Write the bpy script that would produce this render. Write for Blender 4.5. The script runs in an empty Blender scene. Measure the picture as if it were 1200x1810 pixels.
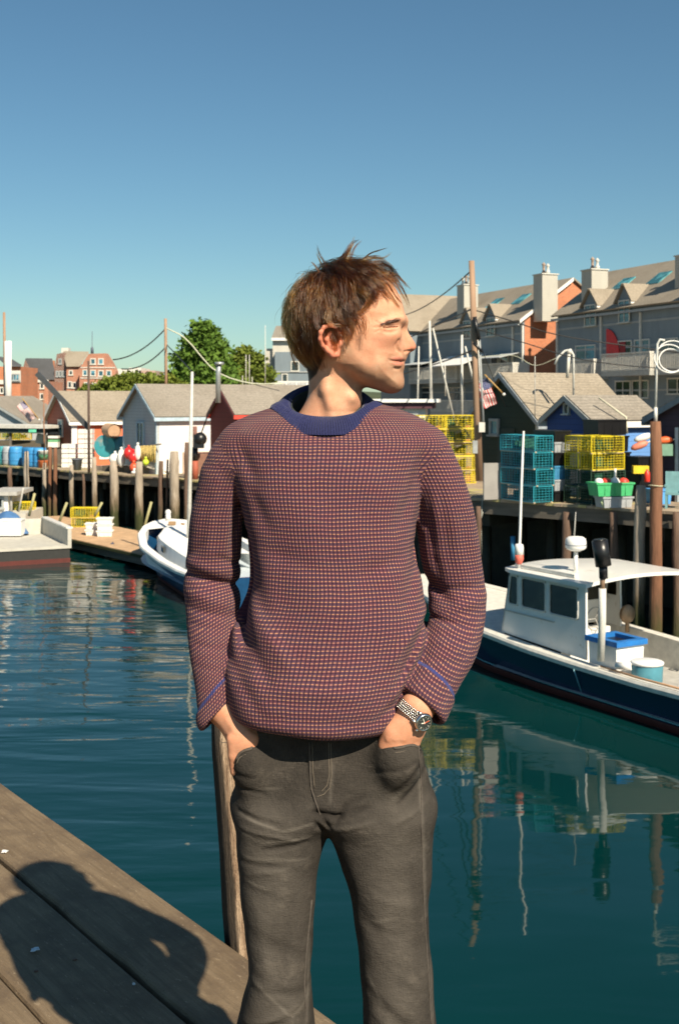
import time; _T0 = time.time()
def tick(s_): print("TICK", s_, round(time.time() - _T0, 1))
import bpy, math, random
import numpy as np
from mathutils import Vector, Matrix

random.seed(7); RNG = np.random.default_rng(11)
SC = bpy.context.scene
COL = SC.collection
R = math.radians
F = 2100.0; HX = 600.0; HY = 705.0          # focal length and horizon in photograph pixels
CAMZ = 6.0                                   # camera height above the water (z = 0)
DOCK = CAMZ - 1.53

# ---------------- camera, sky, sun, exposure ----------------
cam = bpy.data.cameras.new('camera'); camo = bpy.data.objects.new('camera', cam); COL.objects.link(camo)
camo.location = (0, 0, CAMZ); camo.rotation_euler = (R(90), 0, 0)
cam.sensor_width = 36; cam.sensor_fit = 'AUTO'; cam.lens = 36 * F / 1810
cam.shift_y = -(905 - HY) / 1810; cam.clip_start = 0.05; cam.clip_end = 4000
cam.dof.use_dof = True; cam.dof.focus_distance = 2.03; cam.dof.aperture_fstop = 16
SC.camera = camo
SUN_EL, SUN_AZ = R(41), R(29)                # azimuth: degrees to the right of straight behind the camera
SUNV = Vector((math.sin(SUN_AZ) * math.cos(SUN_EL), -math.cos(SUN_AZ) * math.cos(SUN_EL), math.sin(SUN_EL)))
w = bpy.data.worlds.new('World'); SC.world = w; w.use_nodes = True
nt = w.node_tree; bg = nt.nodes['Background']
sky = nt.nodes.new('ShaderNodeTexSky'); sky.sky_type = 'NISHITA'; sky.sun_disc = False
sky.sun_elevation = SUN_EL
sky.sun_rotation = math.atan2(SUNV.x, SUNV.y)
sky.altitude = 0; sky.air_density = 1.0; sky.dust_density = 0.25; sky.ozone_density = 3.0
mx = nt.nodes.new('ShaderNodeMix'); mx.data_type = 'RGBA'; mx.blend_type = 'MULTIPLY'; mx.inputs[0].default_value = 1
mx.inputs[7].default_value = (0.87, 1.07, 1.03, 1)
nt.links.new(sky.outputs[0], mx.inputs[6]); hs = nt.nodes.new('ShaderNodeHueSaturation'); hs.inputs['Saturation'].default_value = 1.04
nt.links.new(mx.outputs[2], hs.inputs['Color']); nt.links.new(hs.outputs[0], bg.inputs[0])
bg.inputs[1].default_value = 0.054
sl = bpy.data.lights.new('sun', 'SUN'); slo = bpy.data.objects.new('sun', sl); COL.objects.link(slo)
sl.energy = 5.0; sl.angle = R(0.53); sl.color = (1.0, 0.88, 0.69)
slo.rotation_euler = SUNV.to_track_quat('Z', 'Y').to_euler(); slo.location = (3, -5, 20)
vs = SC.view_settings; vs.view_transform = 'Standard'; vs.look = 'None'; vs.gamma = 1; vs.use_curve_mapping = False
vs.exposure = 0.62
SC.display_settings.display_device = 'sRGB'
SC.cycles.max_bounces = 8; SC.cycles.transparent_max_bounces = 24; SC.cycles.caustics_reflective = False
SC.cycles.caustics_refractive = False

def P(px, py, d):
    return Vector(((px - HX) * d / F, d, CAMZ + (HY - py) * d / F))
def G(px, py, z):                            # pixel on the horizontal plane z
    d = (CAMZ - z) * F / (py - HY)
    return Vector(((px - HX) * d / F, d, z))
def S(px, d): return Vector(((px - HX) * d / F, d))
def ZY(py, d): return CAMZ + (HY - py) * d / F

# ---------------- node material helper ----------------
class NB:
    def __init__(s, name):
        s.m = bpy.data.materials.new(name); s.m.use_nodes = True
        s.t = s.m.node_tree; s.b = s.t.nodes['Principled BSDF']
    def n(s, typ, **kw):
        n = s.t.nodes.new('ShaderNode' + typ)
        for k, v in kw.items(): setattr(n, k, v)
        return n
    def put(s, sock, v):
        if hasattr(v, 'links') or isinstance(v, bpy.types.NodeSocket): s.t.links.new(v, sock)
        else:
            if hasattr(sock.default_value, '__len__') and not hasattr(v, '__len__'): v = (v,) * len(sock.default_value)
            if hasattr(v, '__len__') and hasattr(sock.default_value, '__len__') and len(v) == 3 and len(sock.default_value) == 4: v = tuple(v) + (1,)
            sock.default_value = v
    def math(s, op, a, b=0.0, c=0.0, clamp=False):
        n = s.n('Math', operation=op, use_clamp=clamp); s.put(n.inputs[0], a); s.put(n.inputs[1], b); s.put(n.inputs[2], c); return n.outputs[0]
    def mix(s, f, a, b, mode='MIX'):
        n = s.n('Mix', data_type='RGBA', blend_type=mode); s.put(n.inputs[0], f); s.put(n.inputs[6], a); s.put(n.inputs[7], b); return n.outputs[2]
    def coord(s, kind='Object'):
        return s.n('TexCoord').outputs[kind]
    def pos(s): return s.n('NewGeometry').outputs['Position']
    def mapv(s, v, scale=(1, 1, 1), rot=(0, 0, 0), loc=(0, 0, 0)):
        n = s.n('Mapping'); s.put(n.inputs[0], v); n.inputs['Scale'].default_value = scale; n.inputs['Rotation'].default_value = rot; n.inputs['Location'].default_value = loc
        return n.outputs[0]
    def noise(s, v, scale, detail=4, rough=0.55, dist=0.0):
        n = s.n('TexNoise'); s.put(n.inputs['Vector'], v); n.inputs['Scale'].default_value = scale; n.inputs['Detail'].default_value = detail
        n.inputs['Roughness'].default_value = rough; n.inputs['Distortion'].default_value = dist; return n.outputs['Fac']
    def rng(s, v, a, b, c=0.0, d=1.0, smooth=False):
        n = s.n('MapRange'); 
        if smooth: n.interpolation_type = 'SMOOTHSTEP'
        s.put(n.inputs[0], v); n.inputs[1].default_value = a; n.inputs[2].default_value = b; n.inputs[3].default_value = c; n.inputs[4].default_value = d; return n.outputs[0]
    def sep(s, v):
        n = s.n('SeparateXYZ'); s.put(n.inputs[0], v); return n.outputs
    def bump(s, h, strength=0.5, dist=0.01, nrm=None):
        n = s.n('Bump'); s.put(n.inputs['Height'], h); n.inputs['Strength'].default_value = strength; n.inputs['Distance'].default_value = dist
        if nrm is not None: s.t.links.new(nrm, n.inputs['Normal'])
        return n.outputs[0]
    def out(s, **kw):
        for k, v in kw.items(): s.put(s.b.inputs[k.replace('_', ' ')], v)
        return s.m

_MC = {}
def mat(name, col, rough=0.6, var=0.15, scale=6.0, bump=0.0, bscale=60.0, metal=0.0, spec=0.5, stretch=(1, 1, 1), dirt=None, dscale=1.5, dth=0.55, coat=0.0, bdist=0.004, obj=False):
    """plain surface with tonal variation, optional dirt patches and fine relief"""
    if name in _MC: return _MC[name]
    b = NB(name); v = b.mapv(b.coord('Object') if obj else b.pos(), stretch)
    n = b.noise(v, scale, 5, 0.6)
    c = b.mix(b.rng(n, 0.3, 0.7), tuple(x * (1 - var) for x in col), tuple(min(1, x * (1 + var)) for x in col))
    if dirt is not None:
        d = b.noise(v, dscale, 6, 0.65)
        c = b.mix(b.rng(d, dth, dth + 0.18), c, dirt)
    kw = dict(Base_Color=c, Roughness=rough, Metallic=metal)
    b.b.inputs['Specular IOR Level'].default_value = spec; b.b.inputs['Coat Weight'].default_value = coat
    if bump > 0: kw['Normal'] = b.bump(b.noise(v, bscale, 4, 0.6), bump, bdist)
    _MC[name] = b.out(**kw); return _MC[name]

# ---------------- objects ----------------
def tag(o, label=None, cat=None, group=None, kind=None):
    if label: o['label'] = label
    if cat: o['category'] = cat
    if group: o['group'] = group
    if kind: o['kind'] = kind
    return o
def empty(name, loc=(0, 0, 0), rz=0.0, label=None, cat=None, group=None):
    o = bpy.data.objects.new(name, None); COL.objects.link(o); o.location = loc; o.rotation_euler = (0, 0, rz); o.empty_display_size = .1
    return tag(o, label, cat, group)
def root_of(o):
    while o.parent: o = o.parent
    return o
def rootm(o):
    r = root_of(o); return Matrix.Translation(r.location) @ r.rotation_euler.to_matrix().to_4x4()
def link_mesh(name, me, m, parent=None):
    o = bpy.data.objects.new(name, me); COL.objects.link(o)
    for mm in (m if isinstance(m, (list, tuple)) else [m]): me.materials.append(mm)
    if parent: o.parent = parent
    return o
def copy_tree(o, parent=None):
    c = o.copy(); COL.objects.link(c); c.parent = parent
    for ch in list(o.children): copy_tree(ch, c)
    return c
def mesh_np(name, V, Fq, smooth=True):
    """V (n,3), Fq (m,4) or (m,3) int arrays"""
    me = bpy.data.meshes.new(name); V = np.asarray(V, dtype=np.float32); Fq = np.asarray(Fq, dtype=np.int32); k = Fq.shape[1]
    me.vertices.add(len(V)); me.vertices.foreach_set('co', V.ravel())
    me.loops.add(Fq.size); me.loops.foreach_set('vertex_index', Fq.ravel())
    me.polygons.add(len(Fq)); me.polygons.foreach_set('loop_start', np.arange(0, Fq.size, k, dtype=np.int32))
    me.polygons.foreach_set('loop_total', np.full(len(Fq), k, dtype=np.int32))
    me.update(calc_edges=True); me.validate()
    me.polygons.foreach_set('use_smooth', np.full(len(me.polygons), smooth)); return me

class MB:
    def __init__(s): s.v = []; s.f = []; s.sm = []
    def add(s, vs, fs, smooth=False):
        k = len(s.v); s.v += [Vector(v) for v in vs]; s.f += [[i + k for i in f] for f in fs]; s.sm += [smooth] * len(fs); return s
    def hexa(s, p):                            # 8 points: bottom 4 (ccw), top 4
        return s.add(p, [(3, 2, 1, 0), (4, 5, 6, 7), (0, 1, 5, 4), (1, 2, 6, 5), (2, 3, 7, 6), (3, 0, 4, 7)])
    def box(s, c, size, rz=0.0, rx=0.0, ry=0.0, taper=1.0):
        M = Matrix.Rotation(rz, 3, 'Z') @ Matrix.Rotation(ry, 3, 'Y') @ Matrix.Rotation(rx, 3, 'X'); c = Vector(c); a, b, h = (x / 2 for x in size)
        p = []
        for z, t in ((-h, 1), (h, taper)):
            for x, y in ((-a, -b), (a, -b), (a, b), (-a, b)): p.append(c + M @ Vector((x * t, y * t, z)))
        return s.hexa(p)
    def obox(s, o, ax, ay, az):                # corner + three edge vectors
        o, ax, ay, az = map(Vector, (o, ax, ay, az))
        if ax.cross(ay).dot(az) < 0: ax, ay = ay, ax
        return s.hexa([o, o + ax, o + ax + ay, o + ay, o + az, o + ax + az, o + ax + ay + az, o + ay + az])
    def bar(s, a, b, w, h=None, up=(0, 0, 1)):
        a, b = Vector(a), Vector(b); h = h or w; d = (b - a).normalized(); up = Vector(up)
        if abs(d.dot(up)) > .98: up = Vector((1, 0, 0))
        x = d.cross(up).normalized(); y = x.cross(d).normalized(); p = []
        for e in (a, b):
            p += [e - x * w / 2 - y * h / 2, e + x * w / 2 - y * h / 2, e + x * w / 2 + y * h / 2, e - x * w / 2 + y * h / 2]
        return s.add(p, [(0, 1, 2, 3), (7, 6, 5, 4), (0, 4, 5, 1), (1, 5, 6, 2), (2, 6, 7, 3), (3, 7, 4, 0)])
    def tube(s, pts, r, n=8, cap=True, closed=False, wob=0.0, sq=None):
        pts = [Vector(p) for p in pts]; rr = r if isinstance(r, (list, tuple)) else [r] * len(pts); N = len(pts); vs = []; fs = []
        ref = None
        for i, p in enumerate(pts):
            if closed: t = (pts[(i + 1) % N] - pts[i - 1])
            else: t = pts[min(i + 1, N - 1)] - pts[max(i - 1, 0)]
            t.normalize()
            if ref is None: ref = Vector((0, 0, 1)) if abs(t.z) < .9 else Vector((1, 0, 0))
            x = (ref - t * ref.dot(t)).normalized(); y = t.cross(x); ref = x
            for k in range(n):
                a = 2 * math.pi * k / n; q = rr[i] * (1 + wob * (random.random() - .5))
                cx, cy = math.cos(a), math.sin(a)
                if sq: cx *= sq[0]; cy *= sq[1]
                vs.append(p + x * cx * q + y * cy * q)
        for i in range(N if closed else N - 1):
            j = (i + 1) % N
            for k in range(n):
                l = (k + 1) % n; fs.append((i * n + k, i * n + l, j * n + l, j * n + k))
        s.add(vs, fs, True)
        if cap and not closed:
            k = len(s.v) - len(vs); s.f += [[k + i for i in reversed(range(n))], [k + (N - 1) * n + i for i in range(n)]]; s.sm += [False, False]
        return s
    def lathe(s, c, prof, n=20, axis=(0, 0, 1), smooth=True, cap=True):   # prof: (r, h)
        c = Vector(c); q = Vector((0, 0, 1)).rotation_difference(Vector(axis).normalized()); vs = []; fs = []
        for r, h in prof:
            for k in range(n):
                a = 2 * math.pi * k / n; vs.append(c + q @ Vector((r * math.cos(a), r * math.sin(a), h)))
        for i in range(len(prof) - 1):
            for k in range(n):
                l = (k + 1) % n; fs.append((i * n + k, i * n + l, (i + 1) * n + l, (i + 1) * n + k))
        s.add(vs, fs, smooth)
        if cap:
            k0 = len(s.v) - len(vs); m = (len(prof) - 1) * n
            s.f += [[k0 + i for i in reversed(range(n))], [k0 + m + i for i in range(n)]]; s.sm += [False, False]
        return s
    def sphere(s, c, r, n=14, m=8, sc=(1, 1, 1)):
        pr = [(max(1e-4, r * math.sin(math.pi * i / m)), -r * math.cos(math.pi * i / m)) for i in range(m + 1)]
        k = len(s.v); s.lathe((0, 0, 0), pr, n); c = Vector(c)
        for i in range(k, len(s.v)): v = s.v[i]; s.v[i] = Vector((v.x * sc[0], v.y * sc[1], v.z * sc[2])) + c
        return s
    def prism(s, poly, ext):                   # planar polygon (3d points) extruded by vector
        p = [Vector(q) for q in poly]; e = Vector(ext); n = len(p)
        nrm = Vector((0, 0, 0))
        for i in range(n): nrm += p[i].cross(p[(i + 1) % n])
        if nrm.dot(e) > 0: p.reverse()
        return s.add(p + [q + e for q in p], [tuple(range(n)), tuple(reversed(range(n, 2 * n)))] + [(i, i + n, (i + 1) % n + n, (i + 1) % n) for i in range(n)])
    def quad(s, a, b, c, d): return s.add([a, b, c, d], [(0, 1, 2, 3)])
    def sheet(s, grid, smooth=True):           # grid[i][j] points
        n, m = len(grid), len(grid[0]); return s.add([p for r in grid for p in r], [(i * m + j, i * m + j + 1, (i + 1) * m + j + 1, (i + 1) * m + j) for i in range(n - 1) for j in range(m - 1)], smooth)
    def mesh(s, name, M=None):
        me = bpy.data.meshes.new(name); me.from_pydata([tuple(M @ v) if M else tuple(v) for v in s.v], [], s.f); me.update()
        me.polygons.foreach_set('use_smooth', s.sm); return me
    def build(s, name, m, parent=None, world=True, base=None, **tg):
        """world=True: vertices are world coordinates. A thing of one mesh gets its origin at base."""
        if parent is not None: M = rootm(parent).inverted() if world else None
        elif base is not None: M = Matrix.Translation(-Vector(base)) if world else None
        else: M = None
        o = link_mesh(name, s.mesh(name, M), m, parent)
        if parent is None and base is not None: o.location = base
        return tag(o, tg.get('label'), tg.get('cat'), tg.get('group'), tg.get('kind'))

# ---------------- implicit surfaces (sparse sampling + surface nets) ----------------
def surf_nets(f, lo, hi, h, B=6):
    lo = np.array(lo, float); hi = np.array(hi, float)
    nb = np.ceil((hi - lo) / (h * B)).astype(int); n = nb * B + 1
    ax = [lo[i] + np.arange(nb[i]) * B * h + B * h / 2 for i in range(3)]
    X, Y, Z = np.meshgrid(*ax, indexing='ij'); c = f(X.ravel(), Y.ravel(), Z.ravel()).reshape(nb)
    act = np.argwhere(np.abs(c) < B * h * 1.35)
    V = np.repeat(np.repeat(np.repeat(np.where(c < 0, -1., 1.), B, 0), B, 1), B, 2); V = np.pad(V, ((0, 1),) * 3, mode='edge')
    loc = np.stack(np.meshgrid(*[np.arange(B + 1)] * 3, indexing='ij'), -1).reshape(-1, 3)
    idx = (act[:, None, :] * B + loc[None]).reshape(-1, 3)
    for k in range(0, len(idx), 2000000):
        q = idx[k:k + 2000000]; p = lo + q * h
        V[q[:, 0], q[:, 1], q[:, 2]] = f(p[:, 0], p[:, 1], p[:, 2])
    s = V < 0; cn = np.array(s.shape) - 1
    any_ = np.zeros(cn, bool); all_ = np.ones(cn, bool)
    for a in (0, 1):
        for b in (0, 1):
            for d in (0, 1):
                q = s[a:a + cn[0], b:b + cn[1], d:d + cn[2]]; any_ |= q; all_ &= q
    cells = np.argwhere(any_ & ~all_); cid = -np.ones(cn, int); cid[tuple(cells.T)] = np.arange(len(cells))
    acc = np.zeros((len(cells), 3)); cnt = np.zeros(len(cells))
    cor = [(a, b, d) for a in (0, 1) for b in (0, 1) for d in (0, 1)]
    for i, p in enumerate(cor):
        for j, q in enumerate(cor):
            if j > i and sum(abs(np.array(p) - q)) == 1:
                A = cells + p; C = cells + q; va = V[tuple(A.T)]; vb = V[tuple(C.T)]; m = (va < 0) != (vb < 0)
                t = np.where(m, va / np.where(m, va - vb, 1), 0); acc += m[:, None] * (A + (C - A) * t[:, None]); cnt += m
    pts = lo + acc / cnt[:, None] * h; faces = []
    for axn in range(3):
        o1, o2 = [(1, 2), (2, 0), (0, 1)][axn]; e = np.zeros(3, int); e[axn] = 1
        sl0 = [slice(None)] * 3; sl1 = [slice(None)] * 3; sl0[axn] = slice(0, -1); sl1[axn] = slice(1, None)
        a = s[tuple(sl0)]; b = s[tuple(sl1)]; ed = np.argwhere(a != b)
        ok = (ed[:, o1] > 0) & (ed[:, o2] > 0) & (ed[:, o1] < cn[o1]) & (ed[:, o2] < cn[o2]); ed = ed[ok]; neg = a[tuple(ed.T)]
        d1 = np.zeros(3, int); d1[o1] = 1; d2 = np.zeros(3, int); d2[o2] = 1
        q = np.stack([cid[tuple((ed - d1 - d2).T)], cid[tuple((ed - d2).T)], cid[tuple(ed.T)], cid[tuple((ed - d1).T)]], 1)
        q[~neg] = q[~neg][:, ::-1]; faces.append(q)
    Fq = np.concatenate(faces); return pts, Fq[(Fq >= 0).all(1)]
def relax(V, Fq, it=2, lam=0.5):
    V = V.copy(); E = np.concatenate([Fq[:, [0, 1]], Fq[:, [1, 2]], Fq[:, [2, 3]], Fq[:, [3, 0]]])
    for k in range(it * 2):
        a = np.zeros_like(V); c = np.bincount(E[:, 0], minlength=len(V)).astype(float)
        for i in range(3): a[:, i] = np.bincount(E[:, 0], V[E[:, 1], i], len(V))
        V += (lam if k % 2 == 0 else -lam * 1.03) * (a / np.maximum(c, 1)[:, None] - V) * (c > 0)[:, None]
    return V
def smin(a, b, k):
    h = np.maximum(k - np.abs(a - b), 0) / k; return np.minimum(a, b) - h * h * k * .25
def smax(a, b, k): return -smin(-a, -b, k)
def capsule(x, y, z, a, b, ra, rb=None):
    rb = ra if rb is None else rb; a = np.array(a, float); b = np.array(b, float); d = b - a
    t = np.clip(((x - a[0]) * d[0] + (y - a[1]) * d[1] + (z - a[2]) * d[2]) / d.dot(d), 0, 1)
    return np.sqrt((x - a[0] - t * d[0]) ** 2 + (y - a[1] - t * d[1]) ** 2 + (z - a[2] - t * d[2]) ** 2) - (ra + (rb - ra) * t)
def chain(x, y, z, pts, rad, k=0.004):
    r = None
    for i in range(len(pts) - 1):
        q = capsule(x, y, z, pts[i], pts[i + 1], rad[i], rad[i + 1]); r = q if r is None else smin(r, q, k)
    return r
def ellips(x, y, z, c, r):
    q = np.sqrt(((x - c[0]) / r[0]) ** 2 + ((y - c[1]) / r[1]) ** 2 + ((z - c[2]) / r[2]) ** 2); return (q - 1) * min(r)
def poly_sd(px, pz, poly):
    """signed distance (negative outside, positive inside) to a 2d polygon"""
    poly = np.array(poly, float); d = np.full(px.shape, 1e9); ins = np.zeros(px.shape, bool); n = len(poly)
    for i in range(n):
        a = poly[i]; b = poly[(i + 1) % n]; e = b - a; wx = px - a[0]; wz = pz - a[1]; t = np.clip((wx * e[0] + wz * e[1]) / e.dot(e), 0, 1)
        d = np.minimum(d, (wx - e[0] * t) ** 2 + (wz - e[1] * t) ** 2)
        c = ((a[1] > pz) != (b[1] > pz)); 
        with np.errstate(divide='ignore', invalid='ignore'): xi = a[0] + (pz - a[1]) / (b[1] - a[1] if b[1] != a[1] else 1e-12) * e[0]
        ins ^= c & (px < xi)
    return np.sqrt(d) * np.where(ins, 1, -1)
def smooth_closed(poly, it=2):
    p = np.array(poly, float)
    for _ in range(it):
        q = np.roll(p, -1, 0); p = np.stack([p * .75 + q * .25, p * .25 + q * .75], 1).reshape(-1, 2)
    return p
def ip(x, xs, ys):                             # smooth table lookup (catmull-rom like via cosine-free hermite)
    xs = np.array(xs, float); ys = np.array(ys, float)
    if xs[0] > xs[-1]: xs = xs[::-1]; ys = ys[::-1]
    m = np.gradient(ys, xs); x = np.clip(x, xs[0], xs[-1]); i = np.clip(np.searchsorted(xs, x) - 1, 0, len(xs) - 2)
    h = xs[i + 1] - xs[i]; t = (x - xs[i]) / h
    return (2 * t**3 - 3 * t**2 + 1) * ys[i] + (t**3 - 2 * t**2 + t) * h * m[i] + (-2 * t**3 + 3 * t**2) * ys[i + 1] + (t**3 - t**2) * h * m[i + 1]
def gs(v, c, s): return np.exp(-((v - c) / s) ** 2)
def set_col(me, name, rgb):
    a = me.color_attributes.new(name, 'FLOAT_COLOR', 'POINT'); q = np.ones((len(me.vertices), 4), np.float32); q[:, :3] = rgb; a.data.foreach_set('color', q.ravel())
# ================= water, land, docks =================
def V3(p2, z): return Vector((p2[0], p2[1], z))
b = NB('harbour_water'); ps = b.pos()
v1 = b.mapv(ps, (.28, 1.0, 1), (0, 0, R(10))); v2 = b.mapv(ps, (.9, 2.6, 1), (0, 0, R(-8))); v3 = b.mapv(ps, (.10, .30, 1), (0, 0, R(14)))
h1 = b.noise(v1, 1.0, 2, .5, .4); h2 = b.noise(v2, 1.5, 3, .5, .3); h3 = b.noise(v3, 1.0, 2, .5)
sx = b.sep(ps); left = b.rng(sx[0], 1.5, -3.5, 0, 1, True); far = b.rng(sx[1], 20, 34, 0, 1, True)
amp = b.math('ADD', .32, b.math('MULTIPLY', left, 1.0)); calm = b.rng(b.noise(b.mapv(ps, (.12, .12, 1)), 1.0, 2), .35, .65, .5, 1.2)
hh = b.math('ADD', b.math('MULTIPLY', h1, b.math('MULTIPLY', amp, calm)), b.math('ADD', b.math('MULTIPLY', b.math('MULTIPLY', h2, .13), b.math('MULTIPLY', amp, calm)), b.math('MULTIPLY', h3, .9)))
n4 = b.noise(b.mapv(ps, (.25, .25, 1)), 1.0, 3)
c = b.mix(n4, (.0004, .019, .0195), (.0006, .031, .031))
b.b.inputs['IOR'].default_value = 1.33; b.b.inputs['Specular IOR Level'].default_value = .5
M_WATER = b.out(Base_Color=c, Roughness=.03, Normal=b.bump(hh, .55, .09))
mb = MB(); mb.quad((-900, -60, 0), (900, -60, 0), (900, 1500, 0), (-900, 1500, 0)); mb.build('water', M_WATER, kind='structure')
M_GRAVEL = mat('ground_gravel', (.22, .19, .15), .9, .3, 1.0, .5, 8, dirt=(.12, .11, .09))
LE0, LDIR = Vector((-6.6, 51.4)), Vector((.717, -.697)); RE0, RDIR = Vector((3.7, 32.4)), Vector((.735, -.677)); LB = Vector((.697, .717)); RB = Vector((.677, .735))
SH = Vector((-2.5, 80)); LAND = 2.3
q0 = SH - LDIR * 900; q1 = SH + LDIR * 120
mb = MB(); mb.prism([V3(q0, LAND), V3(q1, LAND), V3(q1, LAND) + Vector((900, 300, 0)), Vector((1500, 2200, LAND)), Vector((-1500, 2200, LAND))], (0, 0, -4)); mb.build('ground', M_GRAVEL, kind='structure')
LDK, RDK = CAMZ - 3.5, CAMZ - 2.7
M_DECK = mat('weathered_decking', (.36, .28, .20), .85, .25, 2.5, .5, 50, stretch=(1, 1, 1), dirt=(.20, .15, .11), dscale=.9)
M_ENDS = mat('plank_grey', (.30, .25, .17), .85, .35, 3, .4, 40); M_ENDY = mat('plank_yellowed', (.42, .36, .16), .85, .3, 3, .4, 40)
M_BEAM = mat('creosote_beam', (.12, .105, .085), .8, .35, 3, .6, 30, stretch=(.3, .3, 2)); M_DARKW = mat('wet_timber', (.030, .028, .018), .7, .4, 3, .5, 20)
def wharf(name, label, E0, D, B, z, s0, s1, depth, pw, pdeep=2.6):
    w_ = empty(name, V3(E0, 0), 0, label, 'wharf'); s = s0; protos = []
    for k in range(6):
        mb = MB(); L_ = pdeep + .05 * random.random(); mb.box((0, L_ / 2 - .03 * k / 6, 0), (pw * .955, L_, .07)); protos.append(mb.mesh('plank')); protos[-1].materials.append([M_ENDS, M_ENDY, M_DECK][k % 3])
    ang = math.atan2(D.y, D.x); loc = rootm(w_).inverted(); s = s0
    while s < s1:
        p = E0 + D * s; o = bpy.data.objects.new('plank', random.choice(protos)); COL.objects.link(o); o.parent = w_; o.location = loc @ V3(p, z - .035 + random.uniform(-.006, .006)); o.rotation_euler = (random.uniform(-.002, .002), 0, ang + random.uniform(-.004, .004)); s += pw
    a = E0 + D * s0 + B * (pdeep - .04); mb = MB(); mb.obox(V3(a, z - .11), V3(D * (s1 - s0), 0), V3(B * (depth - pdeep), 0), (0, 0, .105)); mb.build('deck', M_DECK, w_)
    mb = MB(); a = E0 + D * s0 + B * .06; mb.obox(V3(a, z - .42), V3(D * (s1 - s0), 0), V3(B * .16, 0), (0, 0, .345)); mb.build('edge_beam', M_BEAM, w_)
    mb = MB()
    for k in range(int((s1 - s0) / 2.6)): a = E0 + D * (s0 + 1.3 + k * 2.6) + B * .3; mb.obox(V3(a, z - .78), V3(D * .26, 0), V3(B * 4.5, 0), (0, 0, .34))
    mb.build('cap_beam', M_DARKW, w_)['kind'] = 'stuff'
    mb = MB(); a = E0 + D * s0 + B * 5.2; mb.obox(V3(a, -1), V3(D * (s1 - s0), 0), V3(B * .4, 0), (0, 0, z + .8)); mb.build('added_wall', M_DARKW, w_)  # back wall added so the gap under the deck reads black
    mb = MB()
    for r_ in (1.6, 3.4):
        for k in range(int((s1 - s0) / 2.2)): a = E0 + D * (s0 + 1 + k * 2.2 + random.random() * .4) + B * r_; mb.tube([V3(a, -1), V3(a, z - .4)], .15, 7)
    mb.build('added_piles', M_DARKW, w_)['kind'] = 'stuff'; return w_  # rows of piles added to keep the space under the deck dark
lw = wharf('wharf', 'far left timber wharf on tall piles carrying the orange and white sheds', LE0, LDIR, LB, LDK, -34, 12, 30, .30)
rw = wharf('wharf', 'right timber wharf on dark piles carrying the stacks of lobster traps', RE0, RDIR, RB, RDK, -6.5, 14, 34, .24)
# piles: grey tops, weed-dark below the tide line
def pile_mat(name, top, mid, low, z1):
    b = NB(name); ps = b.pos(); s = b.sep(ps); n = b.noise(b.mapv(ps, (5, 5, .8)), 1.6, 5, .65); t = b.math('ADD', s[2], b.math('MULTIPLY', b.math('SUBTRACT', n, .5), 1.4))
    c = b.mix(b.rng(t, z1 - .5, z1 + .1), low, mid); c = b.mix(b.rng(t, z1 + .0, z1 + .7), c, top); c = b.mix(b.rng(n, .35, .7), b.mix(1.0, c, (.62, .6, .58), 'MULTIPLY'), c)
    return b.out(Base_Color=c, Roughness=.85, Normal=b.bump(b.noise(b.mapv(ps, (14, 14, 1.5)), 2, 4, .7), .8, .03))
M_PGREY = pile_mat('grey_pile_wood', (.46, .39, .31), (.24, .18, .12), (.050, .058, .014), 1.25); M_PBROWN = pile_mat('brown_pile_wood', (.26, .12, .065), (.15, .085, .045), (.10, .085, .025), .9); M_PDARK = pile_mat('dark_pile_wood', (.16, .10, .07), (.1, .075, .04), (.05, .055, .015), .9)
def pile(px, ytop, d, wpx, m, label, lean=0.0, group='piles along the left wharf', pxb=None):
    r_ = wpx / 2 * d / F; a = P(px, ytop, d); base = Vector((a.x + lean, d, 0)); pts = []; rr = []
    for k in range(9): t = k / 8; pts.append(Vector((base.x + (a.x - base.x) * t + random.uniform(-.02, .02), d, -.8 + (a.z + .8) * t))); rr.append(r_ * (1.12 - .12 * t) * random.uniform(.94, 1.06))
    rr[-1] *= .82; mb = MB(); mb.tube(pts, rr, 12, wob=.10); return mb.build('pile', m, base=base, label=label, cat='pile', group=group)
def ledge(px, off=0.0, E0=LE0, D=LDIR, B=LB):   # depth at which the line of sight meets the wharf edge, moved out by off
    k = (px - 600) / F; E = E0 - B * off; s = (E.x - k * E.y) / (k * D.y - D.x); return (E + D * s).y
for px, yt, w_, m, lb in ((47, 798, 9, M_PGREY, 'grey pile beside the blue and teal tubs'), (80, 818, 8, M_PGREY, 'thin grey pile left of the pair of brown piles'), (89, 790, 7, M_PBROWN, 'left pile of the tall brown pair'), (98, 792, 7, M_PBROWN, 'right pile of the tall brown pair'),
        (127, 822, 8, M_PGREY, 'grey pile in front of the low white crates'), (167, 808, 9, M_PGREY, 'grey pile left of the round white buoy'), (201, 815, 14, M_PGREY, 'broad grey pile in front of the round white buoy'), (246, 816, 14, M_PGREY, 'thick grey pile right of the red buoys'),
        (285, 815, 9, M_PDARK, 'thin dark pile left of the tallest grey pile'), (309, 798, 16, M_PGREY, 'tallest and thickest grey pile near the white shed corner'), (330, 782, 8, M_PDARK, 'dark pile close to the bare boat mast'), (18, 826, 8, M_PDARK, 'low dark pile under the tubs at the left end'), (148, 838, 5, M_PDARK, 'thin rusty pile between two grey piles'), (296, 812, 4, M_PDARK, 'slender yellow-topped stake by the tallest grey pile')):
    pile(px, yt, ledge(px, .2 + w_ * .01), w_, m, lb, lean=random.uniform(-.1, .1))
dR = lambda px, off=.3: ledge(px, off, RE0, RDIR, RB)
bp = pile(1158, 745, dR(1158, .5), 21, M_PBROWN, 'tall round brown pile standing before the right wharf', 0, None)
pile(1131, 858, dR(1131, .35), 20, M_PGREY, 'weathered grey pile left of the tall brown pile', -.05, None)
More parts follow.
